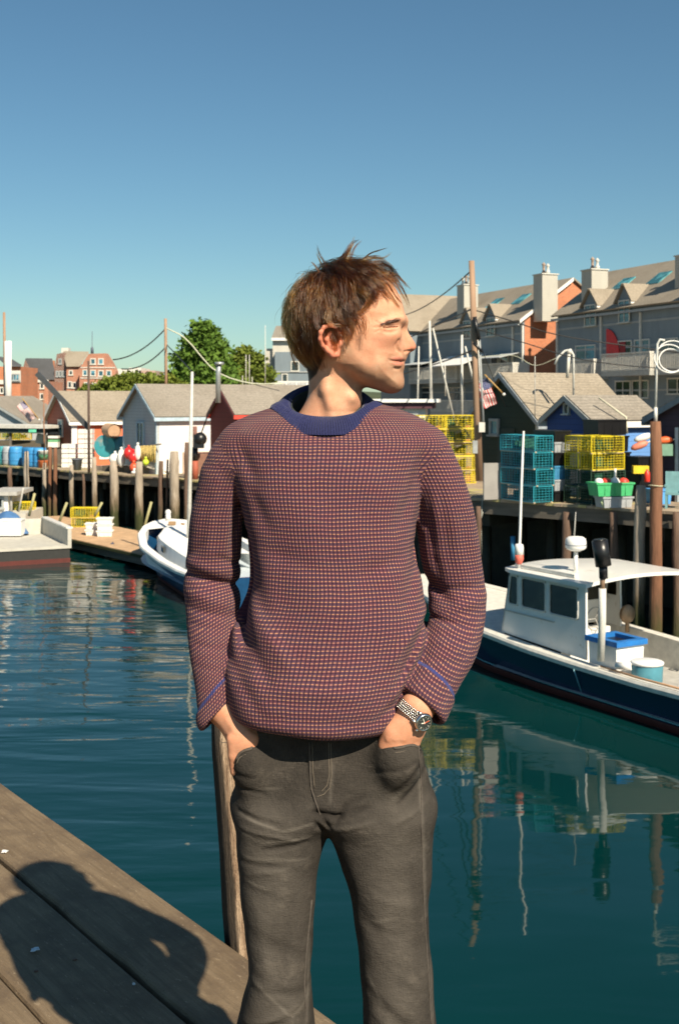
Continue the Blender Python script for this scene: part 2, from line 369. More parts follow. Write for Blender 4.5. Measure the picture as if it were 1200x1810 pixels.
pile(845, 895, dR(845, .3), 10, M_PDARK, 'dark pile under the right wharf beside his sleeve', 0, 'piles along the right wharf')
for px, lb in ((1000, 'dark pile behind the radar dome of the lobster boat'), (1085, 'dark pile behind the black exhaust stack'), (1195, 'dark pile at the right edge under the wharf')): pile(px, 905, dR(px, .12), 15, M_PDARK, lb, 0, 'piles along the right wharf')
mb = MB(); d = dR(906, -.4); mb.tube([P(906, 948, d), P(907, 990, d)], .07, 10); mb.build('pipe', mat('blue_pipe', (.05, .25, .45), .5), base=P(907, 990, d), label='short blue pipe hanging below the right wharf deck', cat='pipe')
mb = MB(); d = dR(1158, .5); c0 = P(1158, 743, d); mb.tube([P(1158, 858, d) + Vector((.165 * math.cos(a), .165 * math.sin(a), .01 * math.sin(a * 2))) for a in [i * math.pi / 9 for i in range(18)]], .012, 5, closed=True); mb.build('rope', mat('pale_rope', (.55, .52, .36), .9), base=P(1158, 858, d), label='pale rope looped round the tall brown pile', cat='rope')
# hanging ropes under the right deck
mb = MB(); d = dR(852, .1); mb.tube([P(852, 884, d), P(851, 905, d), P(848, 925, d), P(853, 905, d)], .014, 5); mb.tube([P(850, 920, d), P(851, 980, d)], .008, 5); mb.build('rope', mat('grey_rope', (.35, .36, .32), .9), base=P(852, 884, d), label='knotted grey rope hanging from the right wharf edge', cat='rope')

# near dock: planks laid side by side parallel to its edge
E0 = G(600, 1810, DOCK); E1 = G(0, 1380, DOCK); ev = (E1 - E0).normalized(); iv = Vector((ev.y, -ev.x, 0)); iv = iv if iv.x < 0 else -iv
b = NB('dock_plank_wood'); cp = b.coord('Object'); L1 = b.mapv(cp, (1, 14, 1)); g1 = b.noise(L1, 3.0, 6, .65, .6); g2 = b.noise(b.mapv(cp, (2, 2, 2)), 3, 5, .6); g3 = b.noise(b.mapv(cp, (1, 3, 1)), 26, 4, .7); g4 = b.noise(cp, 190, 3, .7)
c = b.mix(b.rng(g1, .35, .65), (.135, .093, .052), (.215, .155, .092)); c = b.mix(b.math('MULTIPLY', b.rng(g2, .45, .62), .8), c, (.115, .078, .046)); c = b.mix(b.math('MULTIPLY', b.rng(g3, .60, .68), .55), c, (.34, .26, .17)); c = b.mix(b.math('MULTIPLY', b.rng(g4, .55, .75), .5), c, (.045, .032, .022))
vo = b.n('TexVoronoi'); b.put(vo.inputs['Vector'], b.mapv(cp, (1, 1.4, 1))); vo.inputs['Scale'].default_value = 4.2; c = b.mix(b.rng(vo.outputs['Distance'], .035, .015), c, (.42, .33, .12))
M_PLANK = b.out(Base_Color=c, Roughness=.82, Normal=b.bump(b.math('ADD', b.math('MULTIPLY', g1, 2.2), b.math('ADD', g3, b.math('MULTIPLY', g4, .5))), .8, .004))
dock = empty('dock', (E0.x, E0.y, 0), 0, 'weathered plank dock in the foreground with the man standing at its edge', 'dock'); RI = rootm(dock).inverted()
ang = math.atan2(ev.y, ev.x); rp_ = random.Random(3)
for k in range(16):
    wd = .280 if k else .285; off = k * .2925; s = -7.0 + rp_.uniform(0, 2)
    while s < 13:
        L_ = 30 if k == 0 else rp_.choice((3.6, 4.2, 4.8)); e_ = min(s + L_, 13)
        nx, mb = max(4, int((e_ - s) / .12)), MB(); grid = []
        prof = [(-wd / 2, -.06), (-wd / 2, -.010), (-wd / 2 + .004, -.003), (-wd / 2 + .012, 0), (-wd / 4, .001), (0, 0), (wd / 4, .001), (wd / 2 - .012, 0), (wd / 2 - .004, -.003), (wd / 2, -.010), (wd / 2, -.06)]
        for i in range(nx + 1):
            x_ = (e_ - s - .008) * i / nx; wv = .0045 * math.sin((s + x_) * 2.1 + k) + .003 * math.sin((s + x_) * 5.3 + 2 * k); chip = (rp_.random() < .22) * rp_.uniform(.002, .010)
            grid.append([(x_, y_ - (wv if abs(y_) > wd / 4 else 0) * (1 if k == 0 and y_ > 0 else .4) - (chip if (k == 0 and y_ > wd / 2 - .02) else 0), z_) for y_, z_ in prof])
        mb.sheet(grid, False); n_ = len(prof); nv = len(mb.v); mb.f += [list(range(n_)), list(reversed(range(nv - n_, nv)))]; mb.sm += [False, False]
        me = mb.mesh('plank'); o = link_mesh('plank', me, M_PLANK, dock)
        c2 = Vector((E0.x, E0.y, 0)) + ev * s + iv * (off + wd / 2 + rp_.uniform(-.002, .002)); o.location = RI @ Vector((c2.x, c2.y, DOCK + rp_.uniform(-.003, .002) - (.004 if k % 2 else 0))); o.rotation_euler = (0, 0, ang); s = e_
q = lambda s, o_, z: Vector((E0.x, E0.y, 0)) + ev * s + iv * o_ + Vector((0, 0, z))
mb = MB(); mb.obox(q(-7, .05, DOCK - .34), ev * 20, iv * .25, (0, 0, .27)); mb.build('edge_beam', M_DARKW, dock)
mb = MB()
for s in np.arange(-6.5, 13, 1.2): mb.obox(q(s, .31, DOCK - .32), ev * .2, iv * 4.2, (0, 0, .25))
mb.build('joists', M_DARKW, dock)['kind'] = 'stuff'
mb = MB()
for s in (-4, 3.5, 8): mb.tube([q(s, .6, -1), q(s, .6, DOCK - .33)], .16, 10)
mb.build('support_piles', M_DARKW, dock)['kind'] = 'stuff'
mb = MB()
for k in range(1, 7):
    for s in np.arange(-.6, 4, 1.2):
        for o_ in (-.05, .06): mb.lathe(q(s + .1, k * .2925 + .14 + o_, DOCK - .001), [(.006, -.004), (.006, .0012), (.0001, .0016)], 8)
mb.build('nail_heads', mat('rusty_nail', (.10, .05, .03), .7), dock)['kind'] = 'stuff'
# mooring post behind the man
b = NB('split_post_wood'); cp = b.coord('Object'); n1 = b.noise(b.mapv(cp, (22, 22, 2.2)), 1.6, 6, .7, .5); n2 = b.noise(b.mapv(cp, (60, 60, 6)), 2, 4, .7); s = b.sep(cp)
ws_ = b.sep(b.pos()); xr_ = b.math('ADD', ws_[0], b.math('SUBTRACT', .321, b.math('MULTIPLY', b.math('SUBTRACT', 5.025, ws_[2]), .0896))); bark = b.rng(b.math('ADD', xr_, b.math('MULTIPLY', b.math('SUBTRACT', n1, .5), .03)), -.020, -.010)
c = b.mix(b.rng(n1, .35, .65), (.26, .155, .09), (.55, .40, .27)); c = b.mix(b.rng(n2, .55, .72), c, (.06, .035, .02)); c = b.mix(b.math('SUBTRACT', 1.0, bark), c, (.050, .036, .024))  # left side darkened in colour: bark plus the shade away from the sun
M_POST = b.out(Base_Color=c, Roughness=.85, Normal=b.bump(b.math('ADD', b.math('MULTIPLY', n1, 2), n2), 1.0, .012))
d = 3.44; pts = []; rr = []
for k in range(40):
    t = k / 39; z_ = 5.14 - 5.9 * t; y_img = 705 + (CAMZ - z_) * F / d; xi = np.interp(y_img, [1240, 1300, 1500, 1600, 1680, 3000], [402, 404, 422, 431, 442, 560]); pts.append(Vector(((xi - 600) * d / F, d, z_))); rr.append(float(np.interp(y_img, [1240, 1300, 1400, 1560, 1640, 1700, 3000], [.046, .050, .052, .058, .066, .07, .10])))
mb = MB(); base = Vector((pts[-1].x, d, 0)); v0 = len(mb.v); mb.tube(list(reversed(pts)), list(reversed(rr)), 26, wob=.08)
for i, v in enumerate(mb.v): # splits running down the post
    k = i % 26; v.x += .0 ; 
    if k in (3, 9, 15, 20): ctr = pts[39 - min(39, i // 26)]; mb.v[i] = ctr + (v - ctr) * .86
mb.build('mooring_post', M_POST, base=Vector((pts[20].x, d, 0)), label='cracked weathered wooden post just behind the man at the dock edge', cat='post')
# litter on the dock
def splat(px, py, r_, label, colr, nm, cat):
    c0 = G(px, py, DOCK + .003); mb = MB(); n = 11; p = []
    for k in range(n): a = 2 * math.pi * k / n; q_ = r_ * random.uniform(.45, 1.15); p.append(c0 + Vector((math.cos(a) * q_, math.sin(a) * q_, random.uniform(0, .003))))
    mb.prism(p, (0, 0, .0015)); mb.build(nm, mat(nm + '_pale', colr, .8, .3, 90), base=c0, label=label, cat=cat)
splat(62, 1680, .016, 'small pale leaf lying in the shadow on the dock', (.55, .6, .62), 'leaf', 'leaf'); splat(10, 1506, .014, 'white feather scrap caught in the plank gap at the left edge', (.75, .75, .72), 'feather', 'feather'); splat(237, 1740, .006, 'tiny white chip on the shaded plank', (.6, .62, .6), 'paint_chip', 'paint chip')
# ================= houses =================
def siding(name, col, pitch=.12, strength=.6, var=.08, dirt=None):
    b = NB(name); ps = b.pos(); s = b.sep(ps); f = b.math('FRACT', b.math('DIVIDE', s[2], pitch)); n = b.noise(b.mapv(ps, (1, 1, .3)), 2.0, 5, .6)
    c = b.mix(b.rng(n, .3, .7), tuple(x * (1 - var) for x in col), tuple(min(1, x * (1 + var)) for x in col))
    c = b.mix(b.rng(f, .90, .97), c, tuple(x * .55 for x in col))
    if dirt: c = b.mix(b.rng(b.noise(ps, 1.1, 6, .7), .56, .75), c, dirt)
    return b.out(Base_Color=c, Roughness=.75, Normal=b.bump(f, strength, .02))
def shingle(name, col, pitch=.14):
    b = NB(name); ps = b.pos(); s = b.sep(ps); f = b.math('FRACT', b.math('DIVIDE', s[2], pitch * .6)); n = b.noise(ps, 3.5, 3, .7); n2 = b.noise(b.mapv(ps, (1, 1, 3)), 9, 3, .7)
    c = b.mix(b.rng(n2, .3, .7), tuple(x * .70 for x in col), tuple(x * 1.3 for x in col)); c = b.mix(b.rng(b.noise(ps, .5, 4, .6), .45, .65), c, b.mix(1., c, (.85, .84, .82), 'MULTIPLY')); c = b.mix(b.rng(f, .82, .95), c, tuple(x * .55 for x in col))
    return b.out(Base_Color=c, Roughness=.9, Normal=b.bump(b.math('ADD', f, n2), .5, .02))
def brickm(name, col, mortar=(.38, .33, .28), scale=1.0):
    b = NB(name); ps = b.pos(); s = b.sep(ps); cx = b.n('CombineXYZ'); b.put(cx.inputs[0], b.math('ADD', s[0], b.math('MULTIPLY', s[1], .55))); b.put(cx.inputs[1], s[2])
    t = b.n('TexBrick'); b.put(t.inputs['Vector'], cx.outputs[0]); t.inputs['Scale'].default_value = 1; t.inputs['Brick Width'].default_value = .22 * scale; t.inputs['Row Height'].default_value = .075 * scale; t.inputs['Mortar Size'].default_value = .010
    t.inputs['Color1'].default_value = tuple(x * .85 for x in col) + (1,); t.inputs['Color2'].default_value = tuple(x * 1.15 for x in col) + (1,); t.inputs['Mortar'].default_value = mortar + (1,)
    c = b.mix(b.rng(b.noise(ps, .5, 4), .4, .65), t.outputs[0], b.mix(1., t.outputs[0], (.85, .83, .82), 'MULTIPLY')); return b.out(Base_Color=c, Roughness=.85)
M_BLUEG = siding('bluegrey_clapboard', (.200, .250, .285)); M_SHIN = shingle('brown_shingles', (.31, .265, .205)); M_SHIN2 = shingle('grey_shingles', (.27, .24, .20)); M_TRIM = mat('cream_trim', (.62, .60, .54), .7); M_TRIMG = mat('grey_trim', (.34, .36, .36), .7); M_CHIM = siding('chimney_clapboard', (.50, .48, .42), .16)
M_BRICK = brickm('orange_brick', (.56, .18, .075), (.40, .25, .17)); M_BRICK2 = brickm('red_brick', (.45, .17, .10), (.42, .30, .22)); M_WHITE = mat('white_paint', (.80, .79, .76), .6, .06, 3, dirt=(.62, .60, .55), dscale=2, dth=.62)
def glass(name, col=(.012, .02, .026), rough=.08):
    b = NB(name); n = b.noise(b.pos(), .9, 3); b.b.inputs['Specular IOR Level'].default_value = .9
    return b.out(Base_Color=b.mix(b.rng(n, .45, .6), col, tuple(x * 3 + .01 for x in col)), Roughness=rough)
M_GLASS = glass('window_glass'); M_GLASSB = glass('sky_lit_glass', (.03, .10, .14), .15)
def window(par, c, ux, w_, h_, nrm, panes=2, fm=None, gm=None, sill=True, fw=.09):
    """c: centre on the wall; ux: horizontal direction; nrm: outward"""
    fm = fm or M_TRIM; gm = gm or M_GLASS; c = Vector(c); ux = Vector(ux).normalized(); nn = Vector(nrm).normalized(); uz = Vector((0, 0, 1)); mb = MB(); o = c + nn * .002
    for s in (-1, 1): mb.obox(o + ux * (s * w_ / 2 - fw / 2) - uz * h_ / 2, ux * fw, nn * .07, uz * h_)
    for s in (-1, 1): mb.obox(o - ux * (w_ / 2 + fw / 2) + uz * (s * (h_ / 2 + fw / 2) - fw / 2), ux * (w_ + fw), nn * .08, uz * fw)
    for k in range(1, panes): mb.obox(o + ux * (w_ * (k / panes - .5) - fw * .35) - uz * h_ / 2, ux * fw * .7, nn * .055, uz * h_)
    if sill: mb.obox(o - ux * (w_ / 2 + fw) - uz * (h_ / 2 + fw * 1.1), ux * (w_ + 2 * fw), nn * .14, uz * fw * .6)
    f_ = mb.build('window', fm, par); mb = MB()
    for k in range(panes):
        a = o + ux * (w_ * (k / panes - .5)) - uz * h_ / 2; m2 = MB(); m2.obox(a + ux * .01, ux * (w_ / panes - .02), nn * .025, uz * h_); m2.build('pane', gm, f_)
    return f_
def shed(name, label, corner, base, eave, ridge, gw, L_, gm, wm, rm, tm, ug=(-.5, .866), ul=(.866, .5), ov=.22, cat='shed', loc_trim=None):
    """corner: near corner between the gable wall and the long wall; ug runs along the gable, ul along the length"""
    ug = Vector((ug[0], ug[1], 0)); ul = Vector((ul[0], ul[1], 0)); c = Vector((corner[0], corner[1], base)); ng = -ul; nl = -ug; uz = Vector((0, 0, 1)); H = eave - base; Rr = ridge - base
    b_ = empty(name, c, 0, label, cat)
    mb = MB(); mb.prism([c, c + ug * gw, c + ug * gw + uz * H, c + ug * gw / 2 + uz * (Rr - .03), c + uz * H], ul * .12); mb.build('gable_wall', gm, b_)
    mb = MB(); mb.prism([c + ul * L_, c + ul * L_ + ug * gw, c + ul * L_ + ug * gw + uz * H, c + ul * L_ + ug * gw / 2 + uz * (Rr - .03), c + ul * L_ + uz * H], -ul * .12); mb.build('gable_wall', gm, b_)
    mb = MB(); mb.obox(c + ul * .122, ul * (L_ - .244), ug * .12, uz * (H - .01)); mb.build('side_wall', wm, b_)
    mb = MB(); mb.obox(c + ul * .122 + ug * (gw - .12), ul * (L_ - .244), ug * .12, uz * (H - .01)); mb.build('side_wall', wm, b_)
    sl = (Rr - H) / (gw / 2)
    for s in (0, 1):
        e = c + uz * (H - ov * sl) + (-ug * ov if s == 0 else ug * (gw + ov)); r_ = c + ug * gw / 2 + uz * Rr; up = (r_ - e); nn = up.cross(ul).normalized(); nn = nn if nn.z > 0 else -nn
        mb = MB(); mb.obox(e - ul * ov + nn * .02, ul * (L_ + 2 * ov), up, nn * .07); mb.build('roof', rm, b_)
        mb = MB(); mb.obox(e - ul * (ov + .03) - uz * .14 + nn * .0, ul * (L_ + 2 * ov + .06), (-ug if s == 0 else ug) * .03, uz * .17); mb.build('eave_board', tm, b_)
        for en in (0, 1):
            e2 = e + (-ul * (ov + .034) if en == 0 else ul * (L_ + ov + .004)) - uz * .10; mb = MB(); mb.obox(e2, ul * .03, up, uz * .16); mb.build('rake_board', loc_trim or tm, b_)
    return b_, c, ug, ul, ng, nl
def put(b_, mb, name, m): return mb.build(name, m, b_)
# --- right wharf sheds
gx = lambda px, d: S(px, d)
M_DKG = siding('shaded_green_boards', (.014, .034, .026), .18); M_DKG2 = mat('lit_green_side', (.015, .10, .045), .7); M_BLU = siding('shaded_blue_boards', (.020, .070, .26), .16); M_BLU2 = siding('lit_blue_boards', (.14, .32, .70), .16); M_PLUM = siding('dark_plum_boards', (.050, .036, .060), .16)  # green and blue: gable boards darkened as shaded, side boards lightened as sunlit
c_ = gx(953, 37); b1, c, ug, ul, ng, nl = shed('shed', 'dark green gabled shed with a brown roof behind the trap stacks', c_, RDK, ZY(740, 37), ZY(662, 38.5), 3.5, 3.7, M_DKG, M_DKG2, M_SHIN, mat('steel_trim', (.30, .34, .38), .6))
mb = MB(); mb.obox(c - ul * .03, ul * .03, ug * .16, (0, 0, ZY(740, 37) - RDK)); put(b1, mb, 'corner_board', M_TRIM); mb = MB(); mb.obox(c + nl * .03 + ul * .002, ul * .35, -nl * .03, (0, 0, ZY(740, 37) - RDK - .05)); put(b1, mb, 'corner_board', M_TRIM)
window(b1, c + ug * 2.25 + Vector((0, 0, ZY(756, 38.5) - RDK)) , ug, .42, .40, ng, 1, M_TRIMG, M_GLASSB)
mb = MB(); mb.obox(c + ug * 1.2 - ul * .03, ug * .9, ul * .03, (0, 0, 1.75)); put(b1, mb, 'door', mat('green_door', (.010, .026, .02), .6))
c_ = gx(1045, 33); b2, c, ug, ul, ng, nl = shed('shed', 'small blue shed with a brown roof and a grey door', c_, RDK, ZY(741, 33), ZY(703, 33.9), 1.9, 2.4, M_BLU, M_BLU2, M_SHIN2, M_WHITE, loc_trim=M_TRIMG, ov=.16)
window(b2, c + ug * 1.0 + Vector((0, 0, ZY(723, 33.6) - RDK)), ug, .2, .24, ng, 1, M_TRIM, M_GLASS, fw=.05)
mb = MB(); mb.obox(c + ug * .30 - ul * .03, ug * .62, ul * .03, (0, 0, 1.72)); put(b2, mb, 'door', mat('grey_door', (.30, .30, .32), .6)); mb = MB(); mb.obox(c + ug * 1.25 - ul * .025 + Vector((0, 0, 1.05)), ug * .32, ul * .025, (0, 0, .5)); put(b2, mb, 'shutter', mat('tan_shutter', (.38, .30, .24), .7))
mb = MB(); p0 = P(1058, 703, 33.4); p1 = P(1106, 738, 33.0); mb.tube([p0, p1, p1 + Vector((.02, 0, -.45))], .03, 6); put(b2, mb, 'pipe', mat('pale_pipe', (.60, .56, .42), .6))
c_ = gx(1290, 29.6); b3, c, ug, ul, ng, nl = shed('shed', 'dark plum gabled shed at the right edge behind the brown pile', c_, RDK, ZY(741, 29.6), ZY(700, 30.9), 2.7, 2.6, M_PLUM, M_PLUM, M_SHIN2, mat('slate_trim', (.16, .20, .24), .6), ov=.16)
mb = MB(); mb.obox(c + ug * 1.72 - ul * .04, ug * .10, ul * .04, (0, 0, 1.95)); put(b3, mb, 'corner_board', mat('pale_blue_trim', (.55, .62, .66), .6))
# low white building with maroon fascia, beside his shoulder
M_MAR = mat('maroon_paint', (.085, .030, .045), .6); c_ = gx(752, 44); base = Vector((c_.x, c_.y, RDK)); wb_ = empty('shed', base, 0, 'low white building with flat roof and maroon fascia beside his shoulder', 'building')
u1 = Vector((-.866, -.5, 0)); u2 = Vector((-.5, .866, 0)); zt = ZY(722, 44) 
mb = MB(); mb.obox(base, Vector((-3.4, .2, 0)), Vector((.3, 3, 0)), (0, 0, zt - RDK)); mb.build('wall', M_WHITE, wb_)
mb = MB(); mb.obox(base + Vector((.30, -.25, zt - RDK)), Vector((-4.1, .24, 0)), Vector((.35, 3.6, 0)), (0, 0, .22)); mb.build('fascia', M_MAR, wb_)
mb = MB(); mb.obox(base + Vector((.45, -.40, zt - RDK + .222)), Vector((-4.4, .25, 0)), Vector((.4, 3.9, 0)), (0, 0, .13)); mb.build('roof', M_WHITE, wb_)
window(wb_, base + Vector((-.62, .02, zt - RDK - .55)), (-1, .06, 0), .62, .55, (-.06, -1, 0), 1, M_TRIMG, M_GLASS)
# --- left wharf sheds
M_WSIDE = mat('white_boards', (.78, .76, .74), .6, .05, 2); M_GABG = siding('grey_shade_boards', (.50, .53, .55), .15); M_LBT = mat('pale_blue_trim2', (.42, .54, .62), .6)  # white gable greyed as if shaded; far-left shed plain grey
ugL, ulL = (-.56, .83), (.83, .56)
c_ = gx(278, 55); b4, c, ug, ul, ng, nl = shed('shed', 'white shed with shade-greyed gable end and long grey roof on the left wharf', c_, LDK, ZY(733, 55), ZY(681, 56.6), 3.8, 9.5, M_GABG, M_WSIDE, M_SHIN2, M_LBT, ugL, ulL)
window(b4, c + ug * 1.75 + Vector((0, 0, ZY(768, 56.4) - LDK)), ug, .75, 1.05, ng, 2, M_LBT, M_GLASS)
mb = MB(); mb.obox(c - ul * .04, ul * .04, ug * .13, (0, 0, 2.6)); put(b4, mb, 'corner_board', M_LBT); mb = MB(); mb.obox(c - ul * .04 + ug * 3.67, ul * .04, ug * .13, (0, 0, 2.6)); put(b4, mb, 'corner_board', M_LBT)
mb = MB(); mb.obox(c + ul * 1.3 + nl * .04, ul * 1.5, -nl * .036, (0, 0, 1.0)); put(b4, mb, 'board_panel', mat('tan_board', (.50, .36, .27), .7))
M_RGAB = siding('brick_red_boards', (.27, .085, .055), .2); M_ORAN = mat('orange_paint', (.72, .17, .075), .65, .08, 3)
c_ = gx(128, 62); b5, c, ug, ul, ng, nl = shed('shed', 'orange shed with red gable end and brown roof on the left wharf', c_, LDK, ZY(741, 62), ZY(693, 63.5), 3.6, 5.6, M_RGAB, M_ORAN, M_SHIN, M_WHITE, ugL, ulL)
window(b5, c + ug * 1.55 + Vector((0, 0, ZY(757, 63) - LDK)), ug, .55, .75, ng, 1, M_TRIM, M_GLASSB)
mb = MB(); mb.obox(c - ul * .04, ul * .30, -nl * .045 if False else nl * .045, (0, 0, 2.3)); put(b5, mb, 'corner_board', M_WHITE)
mb = MB(); mb.obox(c + ul * 1.5 + nl * .04 + Vector((0, 0, .3)), ul * .7, -nl * .036, (0, 0, .9)); put(b5, mb, 'door', M_WHITE)
c_ = gx(416, 52); b6, c, ug, ul, ng, nl = shed('shed', 'small red gabled shed against the long grey roof', c_, LDK, ZY(731, 52), ZY(691, 53), 2.3, 2.2, siding('shaded_red_boards', (.20, .032, .028), .2), mat('lit_red_boards', (.62, .05, .035), .6), M_SHIN2, mat('red_trim', (.66, .06, .04), .6), ugL, ulL, ov=.12, loc_trim=mat('maroon_trim', (.16, .04, .04), .6))  # gable a shaded copy, side wall a sunlit copy of one red
b7, c, ug, ul, ng, nl = shed('shed', 'grey-roofed shed at the far left edge of the wharf', gx(50, 70), LDK, ZY(748, 70), ZY(702, 72), 6, 5, M_GABG, M_GABG, M_SHIN2, M_TRIMG, (-.95, .31), (.31, .95), ov=.2)
# open canopy with dark fascia at the left
bc = gx(80, 62); base = Vector((bc.x, bc.y, LDK)); cn_ = empty('canopy', base, 0, 'open canopy with white roof edge and dark fascia at the left', 'canopy'); zt = ZY(766, 62)
mb = MB(); mb.obox(base + Vector((0, 0, zt - LDK)), Vector((-4.4, 1.5, 0)), Vector((.6, 2.5, 0)), (0, 0, .25)); mb.build('fascia', mat('dark_fascia', (.03, .04, .035), .6), cn_)
mb = MB(); mb.obox(base + Vector((.15, -.2, zt - LDK + .252)), Vector((-4.7, 1.6, 0)), Vector((.7, 2.9, 0)), (0, 0, .16)); mb.build('roof', M_TRIM, cn_)
mb = MB(); mb.obox(base + Vector((-.45, .04, zt - LDK + .05)), Vector((-.42, .06, 0)), Vector((0, -.03, 0)), (0, 0, .16)); mb.build('sign', mat('mint_sign', (.15, .60, .38), .6), cn_)
for dx in (-.1, -2.1, -4.0): mb = MB(); mb.obox(base + Vector((dx, .12 - dx * .35, 0)), (.12, 0, 0), (0, .12, 0), (0, 0, zt - LDK)); mb.build('post', M_BEAM, cn_)

# --- the row of condominiums
FU = Vector((-.367, .93, 0)).normalized(); FN = Vector((-.93, -.367, 0)).normalized(); F0 = Vector((18.3, 80, 0))
def tpx(px, out=0.0): k = (px - 600) / F; o = F0 + FN * out; return (o.x - k * o.y) / (k * FU.y - FU.x)
def fp(t, z, out=0.0): return F0 + FU * t + FN * out + Vector((0, 0, z))
def zf(py, t, out=0.0): return ZY(py, fp(t, 0, out).y)
EV, RG, HD = 12.15, 15.3, 4.4
def condo(name, label, t0, t1, gable_m):
    b_ = empty(name, fp(t0, LAND), 0, label, 'building')
    mb = MB(); mb.obox(fp(t0, LAND), FU * (t1 - t0), FN * -.2, (0, 0, EV - LAND)); mb.build('facade', M_BLUEG, b_)
    for t, s in ((t0, 1), (t1, -1)):
        mb = MB(); mb.prism([fp(t, LAND, -.202), fp(t, LAND, -HD * 2), fp(t, EV, -HD * 2), fp(t, RG - .05, -HD), fp(t, EV, -.202)], FU * .25 * s); mb.build('gable_wall', gable_m if s == 1 else M_BLUEG, b_)
    sl = (RG - EV) / HD
    for s in (0, 1):
        e = fp(t0 - .25, EV - .35 * sl, .35 if s == 0 else -HD * 2 - .35); up = fp(t0 - .25, RG, -HD) - e; nn = up.cross(FU).normalized(); nn = nn if nn.z > 0 else -nn
        mb = MB(); mb.obox(e + nn * .03, FU * (t1 - t0 + .5), up, nn * .12); mb.build('roof', M_SHIN, b_)
    mb = MB(); e = fp(t0 - .3, EV - .35 * sl - .14, .36); up = fp(t0 - .3, RG, -HD) - fp(t0 - .3, EV - .35 * sl, .36); mb.obox(e, FU * .06, up, (0, 0, .28)); mb.build('rake_board', M_WHITE if gable_m is M_BRICK else M_TRIM, b_)
    mb = MB(); mb.obox(fp(t0 - .2, EV - .52, .352), FU * (t1 - t0 + .4), FN * .12, (0, 0, .16)); mb.build('gutter', M_TRIMG, b_)
    for z, h in ((10.95, .14), (9.35, .16), (6.5, .12)):
        mb = MB(); mb.obox(fp(t0 + .1, z, 0), FU * (t1 - t0 - .2), FN * .03, (0, 0, h)); mb.build('band_board', M_TRIMG, b_)
    return b_
def chimney(b_, px0, px1, ytop, ybot, out, m=M_CHIM, pots=2):
    t0 = tpx(px1, out); t1 = tpx(px0, out); w_ = .95; tm = tpx((px0 + px1) / 2, out); zt = zf(ytop, tm, out); zb = zf(ybot, tm, out) - 1.0
    mb = MB(); mb.obox(fp(tm - .65, zb, out), FU * 1.3, FN * -1.35, (0, 0, zt - zb)); ch = mb.build('chimney', m, b_)
    mb = MB(); mb.obox(fp(tm - .72, zt + .002, out + .07), FU * 1.44, FN * -1.49, (0, 0, .08)); mb.build('chimney_cap', M_TRIM, ch)
    for k in range(pots):
        c0 = fp(tm - .3 + .6 * k, zt + .08, out - .7); mb = MB(); mb.lathe(c0, [(.16, 0), (.16, .22), (.10, .28), (.10, .55 + .15 * (k % 2)), (.17, .62 + .15 * (k % 2)), (.02, .8 + .15 * (k % 2))], 10); mb.build('flue', mat('flue_pot', (.35, .26, .2), .7) if k % 2 else M_TRIM, ch)
def dormer(b_, px, w_=1.7, y0=575, zt=12.9, panes=2, gm=None):
    t = tpx(px, .05); z0 = 11.05; zs = 12.55; zr = 13.55; ctr = fp(t, 0, .06); L_ = 2.4
    mb = MB(); mb.prism([fp(t - w_ / 2, z0 + .9, .06), fp(t + w_ / 2, z0 + .9, .06), fp(t + w_ / 2, zs, .06), fp(t, zr, .06), fp(t - w_ / 2, zs, .06)], FN * -L_); d_ = mb.build('dormer', M_BLUEG, b_)
    for s in (-1, 1):
        e = fp(t + s * (w_ / 2 + .22), zs - .24, .28); up = fp(t, zr + .02, .28) - e; nn = up.cross(FN).normalized(); nn = nn if nn.z > 0 else -nn; mb = MB(); mb.obox(e + nn * .02, FN * -3.2, up, nn * .09); mb.build('dormer_roof', M_SHIN, d_)
    mb = MB(); mb.obox(fp(t - w_ / 2 - .26, zs - .32, .30), FU * .12, FN * -.8, (0, 0, .16)); mb.build('gutter_end', M_WHITE, d_)
    window(b_, fp(t, z0 + .72, .09), FU, w_ * .78, 1.35, FN, panes, M_TRIM, gm or M_GLASS)
def pxwin(b_, px0, px1, y0, y1, panes=2, gm=None, out=0.0):
    ta, tb = tpx(px1, out), tpx(px0, out); tm = (ta + tb) / 2; za, zb_ = zf(y1, tm, out), zf(y0, tm, out); window(b_, fp(tm, (za + zb_) / 2, out), FU, abs(tb - ta), zb_ - za, FN, panes, M_TRIM, gm or M_GLASS)
def balcony(b_, px0, px1, ztop, zfl, out=1.5, m=M_TRIM):
    ta, tb = sorted((tpx(px1, out), tpx(px0, out))); B_ = []
    mb = MB(); mb.obox(fp(ta, zfl - .28, 0), FU * (tb - ta), FN * out, (0, 0, .28)); bo = mb.build('balcony', mat('balcony_floor', (.40, .40, .37), .7), b_)
    mb = MB(); mb.obox(fp(ta, ztop - .08, out - .08), FU * (tb - ta), FN * .08, (0, 0, .08)); mb.obox(fp(ta, zfl + .06, out - .07), FU * (tb - ta), FN * .06, (0, 0, .06))
    mb.obox(fp(ta, ztop - .08, 0), FU * .08, FN * (out - .081), (0, 0, .08)); mb.obox(fp(ta, zfl + .06, 0), FU * .06, FN * (out - .081), (0, 0, .06)); mb.build('rail', m, bo)
    mb = MB(); n = int((tb - ta) / .16)
    for k in range(n + 1): t = ta + (tb - ta) * k / n; big = k % 10 == 0; mb.obox(fp(t - (.05 if big else .025), zfl, out - .06), FU * (.10 if big else .05), FN * .045, (0, 0, ztop - zfl - .082))
    for k in range(int(out / .10)): mb.obox(fp(ta + .012, zfl, k * .10 + .03), FU * .04, FN * .07, (0, 0, ztop - zfl - .082))
    o = mb.build('balusters', m, bo); o['kind'] = 'stuff'
A = condo('condominium_block', 'blue-grey clapboard condominium block nearest at the right, with dormers and balconies', -48, 6.75, M_BLUEG)
